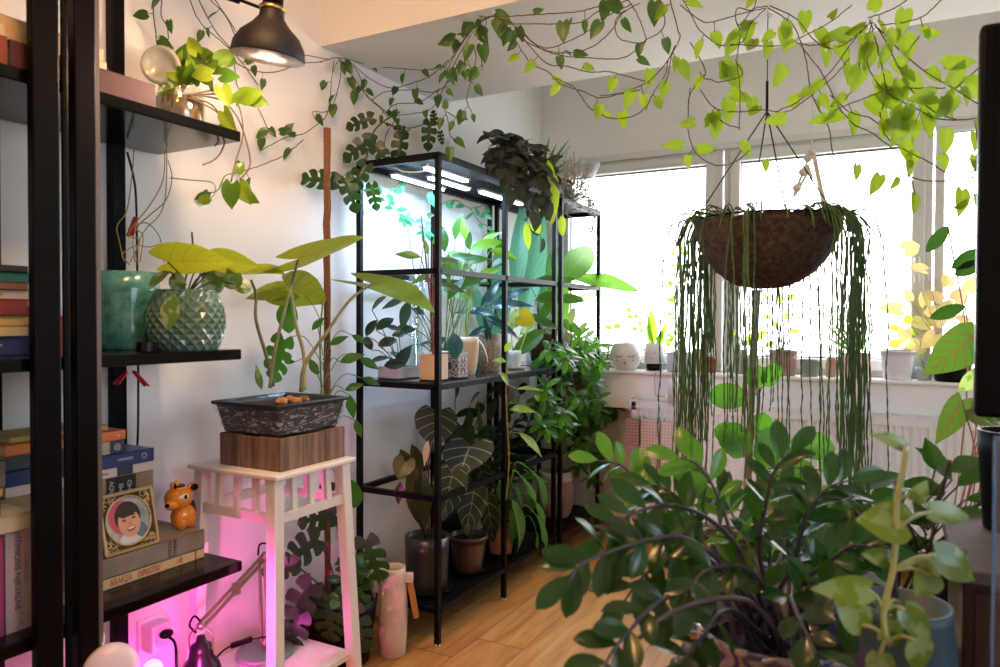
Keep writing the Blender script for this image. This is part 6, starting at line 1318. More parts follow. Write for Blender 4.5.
for k in range(46): strand(random.gauss(705, 13) if k % 4 else random.uniform(683, 735), random.choice([random.uniform(400, 500), random.uniform(440, 590)]), random.choice([-1, 1, 1]))
for k in range(50): strand(random.gauss(845, 12) if k % 4 else random.uniform(805, 868), random.choice([random.uniform(420, 500), random.uniform(460, 560)]), random.choice([-1, 1, -1]))
for k in range(16): strand(random.uniform(722, 742), random.uniform(340, 450), 1)
for k in range(26): strand(random.uniform(755, 812), random.uniform(360, 450), 1)
for k in range(5): strand(random.uniform(722, 815), random.uniform(215, 240), -1)
for k in range(60):                                                            # short tufts along the rim
    g = random.uniform(0, 6.28); p = Vector((bc.x + Rb * .9 * math.cos(g), bc.y + Rb * .9 * math.sin(g), bc.z + Hb)); o = Vector((math.cos(g), math.sin(g), 0)); L_ = random.uniform(.04, .11)
    sm_.tube(spline([p, p + o * L_ * .5 + UP * random.uniform(.005, .03), p + o * L_ + DN * random.uniform(0, .05)], 4), .0022, 5, r=random.random())
obj('strands', sm_, strandmat(), t)
# cream macrame behind it
p = PY(810, 145, 3.3); t = thing('macrame_hanger', 'cream beaded macrame cord hanging at the window behind the basket', 'macrame', p); m = MB()
for tr in ([(812, 150), (806, 165), (798, 185), (794, 196), (798, 190), (808, 172)], [(812, 150), (816, 170), (822, 200), (825, 215)], [(806, 165), (812, 180), (808, 165)], [(814, 150), (822, 190), (828, 212)]): m.tube(spline([PY(a, b, 3.3) for a, b in tr], 6), .006, 6)
for (a, b) in ((808, 158), (803, 172), (797, 188), (812, 152)): m.blob(PY(a, b, 3.3), .018, 10, 8)
m.tube([PY(812, 150, 3.3), Vector((PY(812, 150, 3.3).x, 3.3, ZT))], .002, 5); obj('cord', m, mat('cream_cotton', (.70, .62, .50), .9), t)
# =================================================================== RIGHT SIDE, NEAR THE CAMERA
random.seed(41)
M_SCREEN = mat('tv_black', (.003, .003, .004), .35, spec=.1)
t = thing('television', 'black flat television standing on the dark wooden cabinet at the right edge', 'television', (2.5, 1.56, .777))
m = MB(); m.span((1.962, 1.545, .995), (3.02, 1.585, 1.690)); obj('body', m, M_SCREEN, t, bevel=.008)
m = MB(); m.span((1.982, 1.5435, 1.012), (3.01, 1.546, 1.680)); obj('screen', m, mat('tv_glass', (.003, .003, .004), .2, spec=.1), t)
m = MB(); m.span((2.35, 1.46, .777), (2.75, 1.68, .789)); m.span((2.5, 1.56, .785), (2.6, 1.59, 1.0)); obj('stand', m, M_SCREEN, t, bevel=.003)
t = thing('cabinet', 'dark reddish-brown wooden cabinet under the television', 'cabinet', (2.46, 1.54, 0))
M_CAB = mat('dark_mahogany', (.035, .013, .012), .3, col2=(.014, .006, .006), scale=7, stretch=(6, 6, .6), coat=.3)
m = MB(); m.span((1.935, 1.36, .06), (3.0, 1.72, .755)); obj('body', m, M_CAB, t, bevel=.003)
m = MB(); m.span((1.922, 1.345, .755), (3.01, 1.73, .777)); obj('top_board', m, mat('grey_stone_top', (.10, .09, .09), .7, noise=.3, scale=25, spec=.2), t, bevel=.003, label='grey top board')
for a, b in ((1.95, 2.46), (2.47, 2.985)):
    m = MB(); m.span((a, 1.348, .09), (b, 1.36, .74)); d_ = obj('door', m, M_CAB, t, bevel=.002)
    m = MB(); m.blob(((b - .04) if a < 2 else (a + .04), 1.338, .45), .012, 10, 8); obj('knob', m, MATS['brass'], d_)
m = MB(); m.span((1.96, 1.38, 0), (2.98, 1.70, .06)); obj('plinth', m, M_BLACK, t)
c = Vector((2.035, 1.645, .7775)); t = pottedthing('plain black cylinder pot standing on the cabinet under the television corner', c, .050, .062, .185, M_BLACK, depth=.02)
st = MB(); fo = MB(); o_ = c + UP * .165
for (a, b, g, L) in ((985, 420, 20, .05), (990, 415, 150, .04)): fo.leaf(Pd(a, b, 1.55), sdir(g), UP - CF, L, .03, 'oval'); st.tube([o_, Pd(a, b, 1.55)], .0018, 5)
obj('stems', st, M_BSTEM, t); obj('foliage', fo, L_MID, t)
m = MB(); m.span((1.948, 1.075, .0), (2.6, 1.083, 1.02)); g_ = obj('glass_panel', m, clearmat('blue_tinted_glass', (.80, .86, .95), .10), loc=(2.2, 1.08, 0)); tag(g_, 'clear glass panel with a bluish edge standing at the bottom right corner', 'glass panel')
m = MB(); m.span((1.945, 1.074, .0), (1.948, 1.084, 1.022)); m.span((1.945, 1.074, 1.02), (2.6, 1.084, 1.024)); obj('edge', m, mat('blue_glass_edge', (.10, .22, .50), .15), g_)
# ------- rubber plant on a bamboo stake behind the hanging basket
c = Vector((1.36, 2.72, 0)); t = pottedthing('floor pot with a rubber plant of large round bright leaves tied to a stake', c, .12, .15, .28, mat('grey_floor_pot', (.20, .20, .19), .5), depth=.03)
DR = 2.62; A = Pd(757, 290, DR); Bq = Pd(752, 520, DR); Bq = Vector((c.x, c.y, .27))
m = MB(); m.tube([A.lerp(Bq, k / 12) for k in range(13)], [.0125 + (.0015 if k % 4 == 0 else 0) for k in range(13)], 10); obj('bamboo_stake', m, mat('pinkish_bamboo', (.50, .28, .20), .5, noise=.3, scale=9), t)
L_RUB = leafmat('rubber_leaf', (.025, .13, .02), (.05, .20, .02), (.26, .66, .05), .25, .42, vein=(.12, .32, .05), vs=.5, nv=9, vw=.1)
M_RST = mat('dark_petiole', (.05, .06, .02), .4)
st = MB(); tr = [Pd(a, b, DR + .03) for a, b in ((754, 560), (756, 520), (758, 470), (757, 430), (759, 395))]; st.tube(spline([c + UP * .26] + tr, 6), .006, 7)
rl = [(746, 396, 180, 37, 25), (759, 388, 110, 24, 22), (764, 386, 60, 26, 16), (748, 455, 130, 36, 30), (765, 468, 75, 40, 30), (757, 440, 80, 28, 22), (790, 442, -8, 44, 26), (781, 478, 20, 34, 24), (778, 505, 85, 34, 24), (748, 505, 40, 34, 22), (805, 498, -5, 46, 26), (810, 524, 0, 34, 20), (738, 510, 140, 30, 22), (790, 520, -60, 30, 20), (765, 530, -100, 32, 22), (820, 470, 30, 22, 14), (745, 440, 160, 30, 22)]
for (a, b, g, L, W_) in rl:
    k_ = DR / FPX; p_ = Pd(a, b, DR + random.uniform(-.08, .08)); m = MB(); m.leaf(p_, sdir(g, random.uniform(-.25, .15)), -CF + UP * .25 + rv(.15), L * k_ * 1.05, W_ * k_ * 1.1, 'round', droop=.25, nu=4, nv=10, fold=.12); obj('leaf', m, L_RUB, t)
    q = min(tr, key=lambda v: (v - (p_ + DN * .04)).length); st.tube(spline([q, q.lerp(p_, .5) + UP * .01, p_], 5), .0028, 6)
obj('stems', st, M_RST, t)
m = MB(); m.leaf(Pd(757, 447, DR - .02), sdir(95), -CF, .10, .016, 'lance', droop=.1); obj('leaf_sheath', m, mat('cream_sheath', (.62, .60, .32), .5), t, label='cream leaf sheath')
# ------- ZZ plant in an ornate pot
kc = 1.36 / FPX; pc = Pd(778, 622, 1.36); zr = pc.z; bz = zr - .30; c = Vector((pc.x, pc.y, bz))
t = thing('stool', 'low dark stool carrying the ornate ceramic pot', 'stool', (c.x, c.y, 0)); m = MB(); m.lathe([(.0001, bz - .03), (.15, bz - .03), (.155, bz - .02), (.155, bz - .001), (.0001, bz - .001)], (c.x, c.y, 0), 32); obj('seat', m, M_CAB, t)
for g in (.8, 2.37, 3.94, 5.5):
    m = MB(); m.beam((c.x + .10 * math.cos(g), c.y + .10 * math.sin(g), bz - .03), (c.x + .13 * math.cos(g), c.y + .13 * math.sin(g), 0), .028, .028); obj('leg', m, M_CAB, t)
t = thing('potted_plant', 'ornate relief ceramic jardiniere with blue glaze holding a big dark glossy ZZ plant', 'potted plant', c)
m = MB(); R0 = .150; pr = [(.0001, 0), (R0 * .62, 0), (R0 * .66, .01), (R0 * .62, .03), (R0 * .86, .09), (R0 * 1.0, .17), (R0 * 1.02, .22), (R0 * .96, .262), (R0 * .98, .275), (R0 * 1.07, .29), (R0 * 1.07, .30), (R0 * .98, .298), (R0 * .92, .26), (R0 * .9, .24), (.0001, .24)]; m.lathe(pr, c, 56)
def ornmat():
    m_, tt, b = nt('ornate_glaze'); L = tt.links; tc = N(tt, 'ShaderNodeTexCoord'); wv = N(tt, 'ShaderNodeTexWave'); wv.inputs['Scale'].default_value = 7; wv.inputs['Distortion'].default_value = 14; wv.inputs['Detail'].default_value = 1.5; wv.inputs['Detail Scale'].default_value = 2.2; L.new(tc.outputs['Object'], wv.inputs[0])
    cr = N(tt, 'ShaderNodeValToRGB'); e = cr.color_ramp.elements; e[0].position = .2; e[0].color = (.06, .08, .20, 1); e[1].position = .9; e[1].color = (.36, .30, .30, 1); x = e.new(.45); x.color = (.28, .22, .22, 1); x = e.new(.3); x.color = (.16, .07, .07, 1)
    L.new(wv.outputs['Fac'], cr.inputs[0]); L.new(cr.outputs[0], b.inputs['Base Color']); b.inputs['Roughness'].default_value = .18; bp = N(tt, 'ShaderNodeBump'); bp.inputs['Strength'].default_value = .9; bp.inputs['Distance'].default_value = .008; L.new(wv.outputs['Fac'], bp.inputs['Height']); L.new(bp.outputs[0], b.inputs['Normal']); return m_
obj('pot', m, ornmat(), t); soil_at((c.x, c.y, 0), R0 * .9, bz + .245, t)
hx = CR.copy(); hx.z = 0; hx.normalize()
for s_ in (-1, 1):
    m = MB(); q = c + hx * (s_ * R0 * 1.05)
    for k in range(16): g = k / 15 * 3.1; m.blob(q + hx * (s_ * .035 * math.sin(g)) + UP * (.255 - .14 * k / 15), (.013 + .004 * math.sin(k * 2.1),) * 3, 8, 6, noise=.12)
    obj('mask_handle', m, mat('grey_relief', (.12, .12, .13), .35, noise=.5, scale=60, bump=.5), t, label='dark grey mask-like handle')
L_ZZ = leafmat('zz_leaf', (.006, .028, .007), (.016, .062, .012), (.10, .34, .02), .22, .24)
L_ZZL = leafmat('zz_leaf_young', (.04, .15, .018), (.07, .21, .02), (.30, .65, .05), .25, .4)
st = MB(); fo = MB(); fl = MB(); Z0 = Vector((c.x, c.y, bz + .24))
def zzstem(path, n=7, L=.068, W_=.033, lm=None, start=.3, r=.0045, endleaf=True):
    L = min(L, .068); W_ = min(W_, .030)
    P_ = [Z0 + Vector((random.uniform(-.06, .06), random.uniform(-.06, .06), 0))] + [Pd(*q) for q in path]; sp = spline(P_, 7); N_ = len(sp) - 1
    st.tube(sp, [r * (1.2 - .85 * i / N_) for i in range(N_ + 1)], 7); tgt = lm or fo
    for k in range(n):
        f = start + (1 - start) * k / n; i = int(f * N_); p = sp[i]; d = (sp[min(N_, i + 1)] - sp[max(0, i - 1)]).normalized(); vw = (p - CAM).normalized(); s_ = d.cross(vw)
        s_ = s_.normalized() if s_.length > .1 else CR.copy()
        sg0 = random.uniform(-.3, .3)
        for sg in (-1, 1):
            dd = d * random.uniform(.55, .85) + s_ * sg * random.uniform(.6, .9) + rv(.25); nn = -vw * .65 + UP * .6 + rv(.6); q = random.uniform(.82, 1.15)
            tgt.leaf(p, dd, nn, L * q, W_ * q, 'zz', fold=.22, droop=random.uniform(.1, .6), nv=7)
    if endleaf: tgt.leaf(sp[-1], (sp[-1] - sp[-3]), -CF + UP * .5, L, W_, 'zz', droop=.4, nv=7)
zzstem([(720, 560, 1.36), (700, 530, 1.38), (686, 505, 1.40), (668, 490, 1.42), (650, 484, 1.43)], 5, start=.45)
zzstem([(745, 580, 1.33), (730, 530, 1.32), (715, 490, 1.33), (698, 465, 1.34), (680, 458, 1.35)], 6, start=.35, lm=fl)
zzstem([(700, 570, 1.4), (672, 520, 1.5), (655, 500, 1.55), (640, 485, 1.6), (622, 466, 1.62), (598, 460, 1.62)], 6, start=.5, lm=fl)
zzstem([(735, 580, 1.25), (690, 540, 1.18), (650, 540, 1.12), (615, 550, 1.08), (585, 562, 1.05), (570, 575, 1.04)], 7, start=.35, L=.07)
zzstem([(735, 600, 1.22), (690, 590, 1.12), (655, 605, 1.04), (630, 630, .98), (610, 655, .95), (600, 680, .93)], 6, start=.35, L=.062, W_=.04)
zzstem([(745, 560, 1.3), (710, 520, 1.25), (670, 505, 1.2), (630, 515, 1.16), (605, 535, 1.14)], 7, start=.35)
zzstem([(760, 560, 1.34), (765, 510, 1.32), (775, 470, 1.3), (790, 452, 1.3)], 6, start=.35)
zzstem([(740, 590, 1.28), (700, 555, 1.22), (665, 560, 1.16), (640, 580, 1.12), (625, 600, 1.1)], 6)
zzstem([(790, 570, 1.32), (805, 520, 1.3), (825, 490, 1.3), (850, 480, 1.3)], 7)
zzstem([(800, 590, 1.3), (830, 560, 1.26), (855, 545, 1.24), (880, 550, 1.22)], 6)
zzstem([(770, 600, 1.24), (755, 575, 1.18), (730, 565, 1.12), (700, 575, 1.08), (690, 600, 1.05)], 5, L=.06)
zzstem([(800, 600, 1.25), (815, 585, 1.18), (830, 590, 1.12), (840, 615, 1.08)], 5, L=.065)
zzstem([(780, 560, 1.4), (785, 530, 1.45), (800, 505, 1.5), (820, 500, 1.52)], 6)
zzstem([(790, 600, 1.2), (800, 620, 1.1), (812, 645, 1.04), (820, 665, 1.02)], 4, L=.055)
zzstem([(730, 610, 1.2), (700, 640, 1.1), (680, 665, 1.05)], 4, L=.055, start=.5)
zzstem([(820, 590, 1.4), (850, 560, 1.45), (880, 530, 1.5), (910, 520, 1.5)], 6)
zzstem([(760, 570, 1.48), (740, 530, 1.55), (725, 500, 1.6), (712, 485, 1.62)], 6)
zzstem([(790, 560, 1.5), (800, 530, 1.58), (815, 515, 1.62), (835, 512, 1.64)], 6)
zzstem([(770, 570, 1.5), (768, 530, 1.56), (772, 500, 1.6), (780, 485, 1.62)], 6)
zzstem([(800, 570, 1.45), (835, 535, 1.5), (865, 522, 1.52), (890, 530, 1.52)], 7)
zzstem([(730, 580, 1.45), (700, 545, 1.5), (675, 530, 1.52), (655, 535, 1.52)], 6)
zzstem([(745, 590, 1.35), (720, 575, 1.38), (695, 570, 1.4), (670, 580, 1.4)], 5)
obj('stems', st, mat('zz_stem', (.05, .045, .06), .35), t); obj('foliage', fo, L_ZZ, t); obj('young_foliage', fl, L_ZZL, t)
# arching thin bare stems over the rim
m = MB(); m.tube(spline([Pd(600, 680, 1.0), Pd(660, 620, 1.02), Pd(710, 600, 1.04), Pd(750, 602, 1.05), Pd(775, 630, 1.2), c + UP * .24], 6), .0035, 6); obj('arching_stem', m, mat('zz_stem', (.05, .045, .06), .35), t)
# orange crate behind
c2 = Pd(755, 640, 1.85); c2.z = 0; t = thing('storage_box', 'orange wooden storage box glimpsed behind the ornate pot', 'box', c2)
m = MB(); m.span((c2.x - .16, c2.y - .10, 0), (c2.x + .16, c2.y + .10, .40)); obj('body', m, mat('orange_wood', (.55, .22, .06), .5, noise=.2, scale=10), t, bevel=.004)
m = MB(); m.span((c2.x - .165, c2.y - .105, .40), (c2.x + .165, c2.y + .105, .42)); obj('lid', m, mat('orange_wood', (.55, .22, .06), .5), t, bevel=.004)
# ------- variegated pothos in a teal pot, nearest on the right
DP = .97; kp = DP / FPX; pc = Pd(902, 655, 1.06); zr = Pd(902, 602, 1.06).z; c = Vector((pc.x, pc.y, zr - .24))
t = thing('stool', 'tan wooden stool under the teal round pot', 'stool', (c.x, c.y, 0)); m = MB(); m.lathe([(.0001, c.z - .03), (.15, c.z - .03), (.15, c.z - .001), (.0001, c.z - .001)], (c.x, c.y, 0), 32); obj('seat', m, mat('tan_wood', (.50, .30, .15), .5, noise=.2, scale=9), t)
for g in (.8, 2.37, 3.94, 5.5): m = MB(); m.beam((c.x + .10 * math.cos(g), c.y + .10 * math.sin(g), c.z - .03), (c.x + .13 * math.cos(g), c.y + .13 * math.sin(g), 0), .026); obj('leg', m, MATS['tan_wood'], t)
t = thing('potted_plant', 'dark teal round pot with a staked cream-and-green pothos, nearest plant on the right', 'potted plant', c)
R1 = .066; m = MB(); m.lathe([(.0001, 0), (R1 * .7, 0), (R1 * .95, .05), (R1 * 1.08, .12), (R1 * 1.05, .18), (R1 * .96, .225), (R1 * .98, .24), (R1 * .90, .24), (R1 * .88, .20), (.0001, .20)], c, 44); obj('pot', m, mat('dark_teal_glaze', (.03, .07, .09), .5), t); soil_at((c.x, c.y, 0), R1 * .86, c.z + .205, t)
sk = [Pd(903, 480, DP), Pd(900, 540, DP)]; m = MB(); m.tube([Vector((c.x, c.y, c.z + .2)), Pd(894, 590, DP), Pd(897, 480, DP + .02)], .0045, 7); obj('stake', m, mat('dark_stake', (.02, .02, .03), .5), t)
st = MB(); fo = MB(); mp = [(888, 640), (884, 610), (893, 570), (896, 530), (897, 500), (903, 470), (906, 450)]
st.tube(spline([c + UP * .2] + [Pd(a, b, DP) for a, b in mp], 6), .004, 7)
for (a, b, g, L, W_, lm) in ((905, 447, 155, 34, 16, 0), (905, 524, 175, 40, 40, 1), (930, 512, -5, 44, 22, 2), (936, 555, -28, 46, 34, 2), (925, 560, -60, 30, 22, 2), (932, 575, 230, 24, 26, 1), (868, 590, 180, 48, 26, 1), (890, 560, 165, 26, 20, 3), (862, 625, 130, 38, 30, 1), (905, 610, -50, 40, 26, 2), (898, 600, 200, 20, 20, 3), (915, 640, -70, 34, 30, 2), (880, 655, -100, 28, 26, 1), (945, 560, 30, 22, 18, 3), (915, 500, 60, 20, 16, 3), (885, 640, 60, 30, 22, 3)):
    p_ = Pd(a, b, DP + random.uniform(-.04, .03)); fo.leaf(p_, sdir(g, random.uniform(-.25, .2)), -CF + UP * .4 + rv(.25), L * kp * 1.15, W_ * kp * 1.1, 'heart', droop=.5, nu=3, nv=9, lobe=.12, r=(.1, .9, .6, .3)[lm])
    q = min(mp, key=lambda v: abs(v[0] - a) * .4 + abs(v[1] + -14 - b)); st.tube(spline([Pd(q[0], q[1], DP), Pd((q[0] + a) / 2, (q[1] + b) / 2 - 4, DP), p_], 5), .0026, 6)
obj('stems', st, mat('pale_pothos_stem', (.38, .42, .16), .4), t)
obj('foliage', fo, leafmat('pothos_variegated', (.02, .09, .02), (.16, .24, .02), (.35, .50, .05), .22, .3, patch=(.24, .36, .16), patchamt=.3), t)
# ------- dark-leaved shrub behind it
c = Vector((1.80, 1.92, 0)); t = pottedthing('dark pot with a glossy dark green ficus between the pothos and the cabinet', c, .11, .13, .40, M_BLACK)
st = MB(); fo = MB(); o_ = c + UP * .38
DF = 1.5
for tr in ([(925, 560), (935, 510), (945, 480), (950, 460)], [(915, 560), (905, 520), (900, 500)], [(930, 560), (960, 520), (985, 500)], [(925, 570), (935, 545), (960, 535)], [(900, 570), (870, 530), (855, 510)]): st.tube(spline([o_] + [Pd(a, b, DF) for a, b in tr], 5), .004, 6)
for (a, b, g, L, W_) in ((952, 480, 130, 42, 20), (950, 472, 20, 40, 18), (958, 486, 35, 42, 14), (945, 492, 165, 45, 16), (935, 500, 150, 36, 14), (965, 500, 5, 42, 12), (955, 512, -5, 40, 12), (940, 520, 180, 34, 14), (965, 520, -20, 36, 14), (905, 505, 170, 40, 16), (900, 515, 140, 36, 14), (930, 540, 200, 36, 16), (950, 545, -30, 34, 14), (925, 530, 100, 30, 14), (870, 540, 150, 44, 18), (880, 560, 200, 40, 18), (935, 470, 100, 30, 14), (860, 520, 120, 40, 18), (880, 525, 60, 38, 16), (900, 550, 240, 36, 16), (850, 540, 170, 40, 18), (845, 560, 200, 40, 18)):
    p_ = Pd(a, b, DF + random.uniform(-.06, .06)); k_ = DF / FPX; fo.leaf(p_, sdir(g, random.uniform(-.3, .3)), UP * .9 - CF * .5 + rv(.3), L * k_ * 1.1, W_ * k_ * 1.4, 'lance', droop=.4, nv=9, nu=3, fold=.25); st.tube([Pd(927, min(555, b + 30), DF), p_], .002, 5)
obj('stems', st, M_DSTEM, t); obj('foliage', fo, leafmat('ficus_leaf', (.012, .05, .015), (.03, .10, .02), (.16, .42, .04), .15, .25), t)
# broad leaf plant in front of the radiator
c = Vector((1.72, 2.55, 0)); t = pottedthing('grey floor pot with long broad bright leaves in front of the radiator', c, .11, .14, .34, MATS['grey_floor_pot'])
st = MB(); fo = MB(); o_ = c + UP * .32
for (a, b, g, L, W_) in ((905, 476, 190, 60, 22), (850, 515, 150, 46, 24), (870, 500, 20, 40, 18), (835, 505, 170, 34, 22), (850, 535, 200, 46, 26), (880, 520, 160, 50, 24), (840, 560, 120, 46, 26), (910, 490, 160, 44, 20), (820, 540, 140, 40, 24), (870, 560, 100, 44, 24), (895, 540, 140, 44, 22), (820, 570, 180, 40, 24)):
    k_ = 2.35 / FPX; p_ = Pd(a, b, 2.35 + random.uniform(-.1, .1)); fo.leaf(p_, sdir(g, .1), -CF * .6 + UP * .8 + rv(.2), L * k_, W_ * k_ * 1.1, 'oval', droop=.4, nv=10, nu=3); st.tube(spline([o_ + rv(.02), o_.lerp(p_, .6), p_], 5), .003, 6)
obj('stems', st, M_STEM, t); obj('foliage', fo, L_MID, t)
# =================================================================== VINES ALONG THE BEAM
random.seed(51)
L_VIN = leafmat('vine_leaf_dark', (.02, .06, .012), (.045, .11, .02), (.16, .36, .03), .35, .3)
L_VIL = leafmat('vine_leaf_lit', (.10, .22, .015), (.20, .33, .02), (.60, .78, .04), .4, .55)  # brighter copy of the vine green, window backlight put into the colour
M_VINE = mat('vine_stem', (.06, .065, .02), .6, col2=(.10, .06, .03), scale=30)
def vine(name, label, runs, lm, plane, L=(.045, .07), gap=.055, wr=.62, r=.0016, extra=(), start=.0):
    """runs: pixel polylines; plane(px) gives (axis, value) of the vertical plane the run hangs in"""
    pts0 = runs[0][0]; f = plane; t = thing(name, label, 'vine', f(*pts0))
    st = MB(); fo = MB(); 
    gap *= 1.75; L = (L[0] * .68, L[1] * .74)
    for run in runs:
        sp = spline([f(a, b) for a, b in run], 8); sp = [p + rv(.0008) for p in sp]; st.tube(sp, r, 5)
        acc = random.uniform(0, gap); sd = 1
        for i in range(1, len(sp)):
            seg = (sp[i] - sp[i - 1]).length; acc += seg
            if acc > gap:
                acc = random.uniform(-gap * .4, gap * .2); sd = -sd; d = (sp[i] - sp[i - 1]).normalized(); s_ = d.cross(CF).normalized() * sd
                pet = sp[i] + s_ * random.uniform(.008, .022) + DN * random.uniform(0, .015); st.tube([sp[i], pet], r * .7, 4)
                LL = random.uniform(*L); fo.leaf(pet, s_ * .5 + d * random.uniform(-.3, .5) + DN * random.uniform(.3, 1.0) + rv(.3), -CF + rv(.7), LL, LL * wr * random.uniform(.85, 1.15), 'heart', lobe=.12, droop=random.uniform(.1, .7), fold=.2, nv=6, nu=2)
    for (a, b, g, LL) in extra:
        p = f(a, b); LL *= .72; fo.leaf(p, sdir(g, random.uniform(-.2, .2)), -CF + rv(.35), LL, LL * wr * 1.05, 'heart', lobe=.12, droop=.3, fold=.15, nv=8, nu=3)
    obj('stems', st, M_VINE, t); obj('foliage', fo, lm, t); return t
onwall = lambda a, b: PX(a, b, .035)
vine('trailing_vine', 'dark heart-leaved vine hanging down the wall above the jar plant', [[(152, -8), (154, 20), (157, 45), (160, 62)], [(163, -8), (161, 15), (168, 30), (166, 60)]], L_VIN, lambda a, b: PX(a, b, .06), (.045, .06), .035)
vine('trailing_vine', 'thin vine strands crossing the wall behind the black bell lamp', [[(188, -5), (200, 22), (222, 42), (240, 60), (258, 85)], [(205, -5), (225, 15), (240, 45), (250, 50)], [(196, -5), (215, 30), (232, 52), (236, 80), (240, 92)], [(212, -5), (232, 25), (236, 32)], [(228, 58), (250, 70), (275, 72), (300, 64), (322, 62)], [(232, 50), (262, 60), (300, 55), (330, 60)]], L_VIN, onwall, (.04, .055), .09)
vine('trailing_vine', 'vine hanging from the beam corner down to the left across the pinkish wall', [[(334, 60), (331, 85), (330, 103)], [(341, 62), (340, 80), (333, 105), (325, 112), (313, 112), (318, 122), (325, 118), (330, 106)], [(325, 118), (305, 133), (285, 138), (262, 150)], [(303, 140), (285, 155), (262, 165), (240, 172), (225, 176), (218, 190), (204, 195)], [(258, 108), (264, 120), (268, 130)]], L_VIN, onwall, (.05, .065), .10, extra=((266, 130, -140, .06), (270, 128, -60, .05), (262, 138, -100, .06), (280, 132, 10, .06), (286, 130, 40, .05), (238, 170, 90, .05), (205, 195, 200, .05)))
def bm(Y=2.02): return lambda a, b: PY(a, b, Y)
def slope(a, b):                                         # follows the beam corner: from the wall at its foot to the beam edge
    return PY(a, b, 2.30 if a < 470 else 2.05) if a > 345 else PX(a, b, .03)
def mix(a, b):
    Y = 2.45 - .0028 * (a - 340); p = PY(a, b, max(1.96, Y)); return p if p.x > .03 else PX(a, b, .03)
vine('trailing_vine', 'dark knot of vine leaves where the beam meets the left wall', [[(320, 62), (335, 58), (350, 60), (372, 66), (395, 68), (425, 70), (445, 66)], [(338, 58), (352, 75), (362, 90), (372, 100), (386, 112)], [(345, 60), (358, 72), (366, 95), (380, 108), (388, 118)], [(348, 60), (372, 80), (392, 88), (415, 82), (432, 75), (448, 60)], [(372, 100), (385, 92), (410, 90), (435, 92), (448, 82), (460, 60)], [(388, 116), (410, 114), (432, 108), (447, 82), (462, 60)], [(386, 112), (396, 104), (420, 102), (440, 88)], [(395, 120), (386, 135), (384, 150)]], L_VIN, mix, (.045, .065), .075, extra=((345, 62, -60, .08), (355, 92, -100, .07), (350, 78, -70, .07), (333, 105, -90, .07), (358, 55, 200, .06), (375, 60, -20, .06)))
vine('trailing_vine', 'bunched vine at the beam edge above the metal rack', [[(443, 78), (455, 55), (468, 35), (485, 18), (500, 18), (515, 24)], [(448, 75), (462, 50), (478, 25), (492, 16)], [(440, 70), (450, 60), (465, 38), (480, 20)], [(452, 12), (470, 14), (490, 18)], [(466, 48), (468, 62), (472, 72), (470, 85), (467, 100), (473, 115)], [(480, 50), (482, 68), (475, 72)], [(474, 45), (476, 60), (470, 74)], [(443, 105), (448, 120), (450, 135), (455, 140)], [(447, 112), (456, 117)]], L_VIN, mix, (.05, .075), .05, extra=((455, 38, 200, .09), (482, 45, -80, .09), (470, 45, -110, .08), (478, 28, -60, .09), (470, 22, -120, .08), (500, 22, -80, .09), (507, 28, -100, .08), (497, 16, -30, .08), (452, 14, 160, .06), (473, 115, -80, .035), (465, 116, -120, .035), (458, 116, -20, .05), (450, 148, -90, .07), (445, 108, 80, .05)))
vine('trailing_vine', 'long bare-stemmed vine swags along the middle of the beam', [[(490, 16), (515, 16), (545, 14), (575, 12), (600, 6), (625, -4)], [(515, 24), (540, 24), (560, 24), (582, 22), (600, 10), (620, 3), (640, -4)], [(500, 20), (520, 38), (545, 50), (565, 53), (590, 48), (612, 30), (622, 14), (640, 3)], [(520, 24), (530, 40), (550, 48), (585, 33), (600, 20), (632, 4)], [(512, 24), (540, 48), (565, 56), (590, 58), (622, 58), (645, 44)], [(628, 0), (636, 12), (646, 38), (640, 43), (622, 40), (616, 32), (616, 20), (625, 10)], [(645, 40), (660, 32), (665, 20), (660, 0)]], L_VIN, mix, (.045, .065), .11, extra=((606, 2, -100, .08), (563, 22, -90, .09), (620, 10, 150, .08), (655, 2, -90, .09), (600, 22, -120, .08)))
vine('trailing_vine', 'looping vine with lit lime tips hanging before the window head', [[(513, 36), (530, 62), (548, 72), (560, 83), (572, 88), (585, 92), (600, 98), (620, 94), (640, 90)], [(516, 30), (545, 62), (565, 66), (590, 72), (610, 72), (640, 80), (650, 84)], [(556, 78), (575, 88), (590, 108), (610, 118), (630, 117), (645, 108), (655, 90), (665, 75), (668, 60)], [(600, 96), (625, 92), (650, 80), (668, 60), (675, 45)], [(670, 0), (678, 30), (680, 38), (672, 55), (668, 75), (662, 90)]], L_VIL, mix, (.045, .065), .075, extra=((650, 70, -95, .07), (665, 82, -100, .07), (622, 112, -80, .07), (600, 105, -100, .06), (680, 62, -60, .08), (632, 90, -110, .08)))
near = bm(2.12)
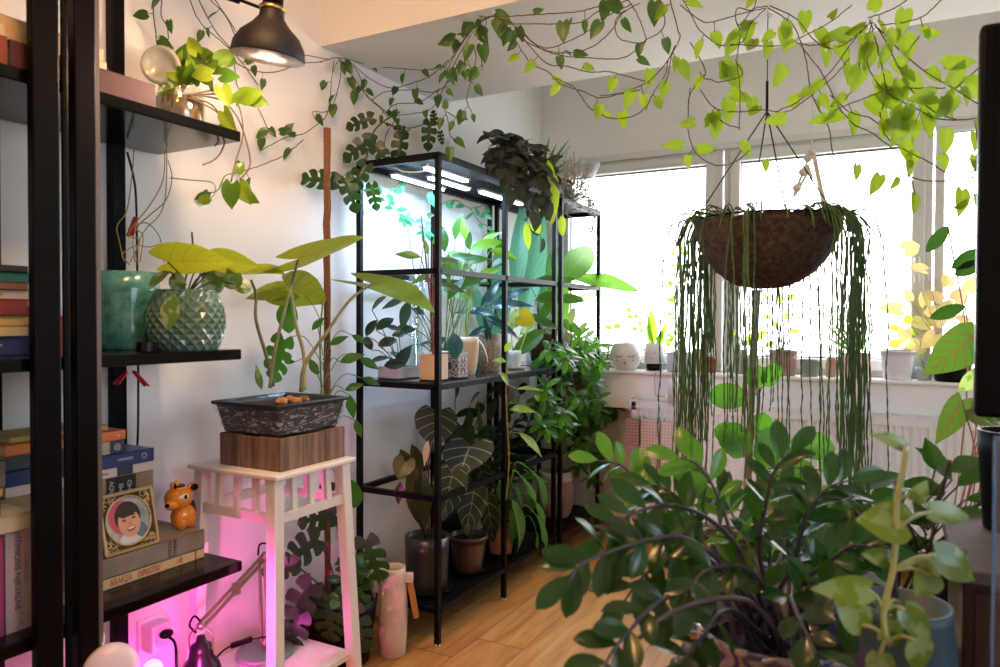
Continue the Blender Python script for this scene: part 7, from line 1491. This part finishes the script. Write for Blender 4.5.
vine('trailing_vine', 'tangle of vine around the hook of the hanging basket', [[(768, 6), (752, 10), (742, 30), (737, 60), (740, 90), (739, 130)], [(766, 8), (750, 25), (742, 42), (720, 45), (700, 30), (690, 12), (680, -5)], [(768, 8), (790, 22), (800, 40), (806, 60), (812, 95), (828, 125), (832, 150)], [(770, 6), (795, 18), (812, 38), (828, 48), (845, 44), (862, 30)], [(680, 5), (700, 20), (712, 22), (740, 14), (765, 8)], [(735, 60), (742, 75), (720, 82), (712, 80), (703, 78), (700, 72)], [(700, 90), (715, 108), (735, 112), (760, 110), (785, 112), (800, 104), (830, 80), (850, 58)], [(800, 45), (820, 70), (835, 100), (842, 112)], [(690, 42), (705, 70), (700, 82)], [(790, 45), (770, 46), (742, 45), (724, 44)], [(758, -5), (752, 10), (738, 8), (736, 20), (742, 34)], [(852, 5), (830, 22), (800, 38)]], L_VIL, near, (.05, .08), .075, extra=((748, 22, -95, .09), (735, 35, -110, .09), (724, 62, -60, .11), (733, 66, -70, .10), (805, 12, -90, .08), (785, 28, -95, .09), (818, 30, -60, .09), (826, 52, -90, .06), (783, 66, -110, .09), (728, 100, -90, .10), (715, 112, -80, .09), (785, 118, 190, .08), (768, 42, -90, .07), (773, 32, -140, .06), (790, 105, 50, .07), (752, 98, -90, .07), (730, 92, -30, .08)))
vine('trailing_vine', 'long strand of vine drooping before the left window pane', [[(690, 88), (688, 120), (690, 140), (698, 155), (715, 165), (735, 162), (750, 150)], [(700, 78), (690, 95), (688, 110)], [(720, 120), (728, 125), (740, 128)]], L_VIL, near, (.05, .07), .10, extra=((694, 122, 195, .07), (682, 145, 180, .08), (706, 122, 20, .07), (698, 150, 10, .08), (716, 118, -95, .09), (742, 142, -60, .07), (765, 160, -80, .05)))
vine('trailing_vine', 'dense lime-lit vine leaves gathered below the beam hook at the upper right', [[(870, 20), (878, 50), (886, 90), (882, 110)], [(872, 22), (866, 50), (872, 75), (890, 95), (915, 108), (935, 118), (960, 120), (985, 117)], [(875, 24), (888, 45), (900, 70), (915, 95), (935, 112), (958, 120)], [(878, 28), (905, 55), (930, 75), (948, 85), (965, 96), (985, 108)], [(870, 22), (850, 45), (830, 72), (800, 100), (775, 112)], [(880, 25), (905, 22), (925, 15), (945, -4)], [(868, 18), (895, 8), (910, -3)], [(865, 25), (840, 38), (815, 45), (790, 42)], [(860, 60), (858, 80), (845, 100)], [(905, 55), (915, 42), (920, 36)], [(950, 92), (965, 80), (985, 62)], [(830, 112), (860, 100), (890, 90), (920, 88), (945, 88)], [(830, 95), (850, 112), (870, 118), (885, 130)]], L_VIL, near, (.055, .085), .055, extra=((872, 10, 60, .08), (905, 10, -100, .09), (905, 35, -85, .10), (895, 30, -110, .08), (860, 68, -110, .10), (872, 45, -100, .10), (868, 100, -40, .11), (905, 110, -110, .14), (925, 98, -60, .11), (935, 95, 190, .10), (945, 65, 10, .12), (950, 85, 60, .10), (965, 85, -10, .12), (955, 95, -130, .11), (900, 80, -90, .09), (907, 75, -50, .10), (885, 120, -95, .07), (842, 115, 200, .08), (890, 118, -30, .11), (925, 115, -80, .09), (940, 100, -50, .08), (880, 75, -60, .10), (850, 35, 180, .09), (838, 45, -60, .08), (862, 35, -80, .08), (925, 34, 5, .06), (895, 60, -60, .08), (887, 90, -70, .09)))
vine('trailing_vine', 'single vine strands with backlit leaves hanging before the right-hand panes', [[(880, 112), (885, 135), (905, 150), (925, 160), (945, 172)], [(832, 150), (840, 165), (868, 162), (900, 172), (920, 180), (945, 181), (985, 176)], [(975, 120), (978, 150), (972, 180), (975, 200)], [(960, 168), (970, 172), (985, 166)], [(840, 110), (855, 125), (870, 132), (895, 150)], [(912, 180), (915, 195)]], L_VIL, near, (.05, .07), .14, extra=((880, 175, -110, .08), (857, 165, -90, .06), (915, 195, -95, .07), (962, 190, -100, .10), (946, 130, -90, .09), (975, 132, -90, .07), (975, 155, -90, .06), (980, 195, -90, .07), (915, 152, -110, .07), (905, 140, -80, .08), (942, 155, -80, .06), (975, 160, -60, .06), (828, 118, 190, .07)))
for lb, px, py in (('small hook in the beam edge above the metal rack', 492, 14), ('small hook in the beam at the bunched lime vine', 872, 18)):
    p = PZ(px, py, ZBM) if py > 16 else PY(px, py, 2.03); p.z = ZBM; m = MB(); m.tube(spline([p + UP * .0, p + DN * .012, p + Vector((.01, 0, -.022)), p + Vector((0, 0, -.03))], 4), .002, 6); tag(obj('hook', m, M_ALU, loc=p), lb, 'hook')
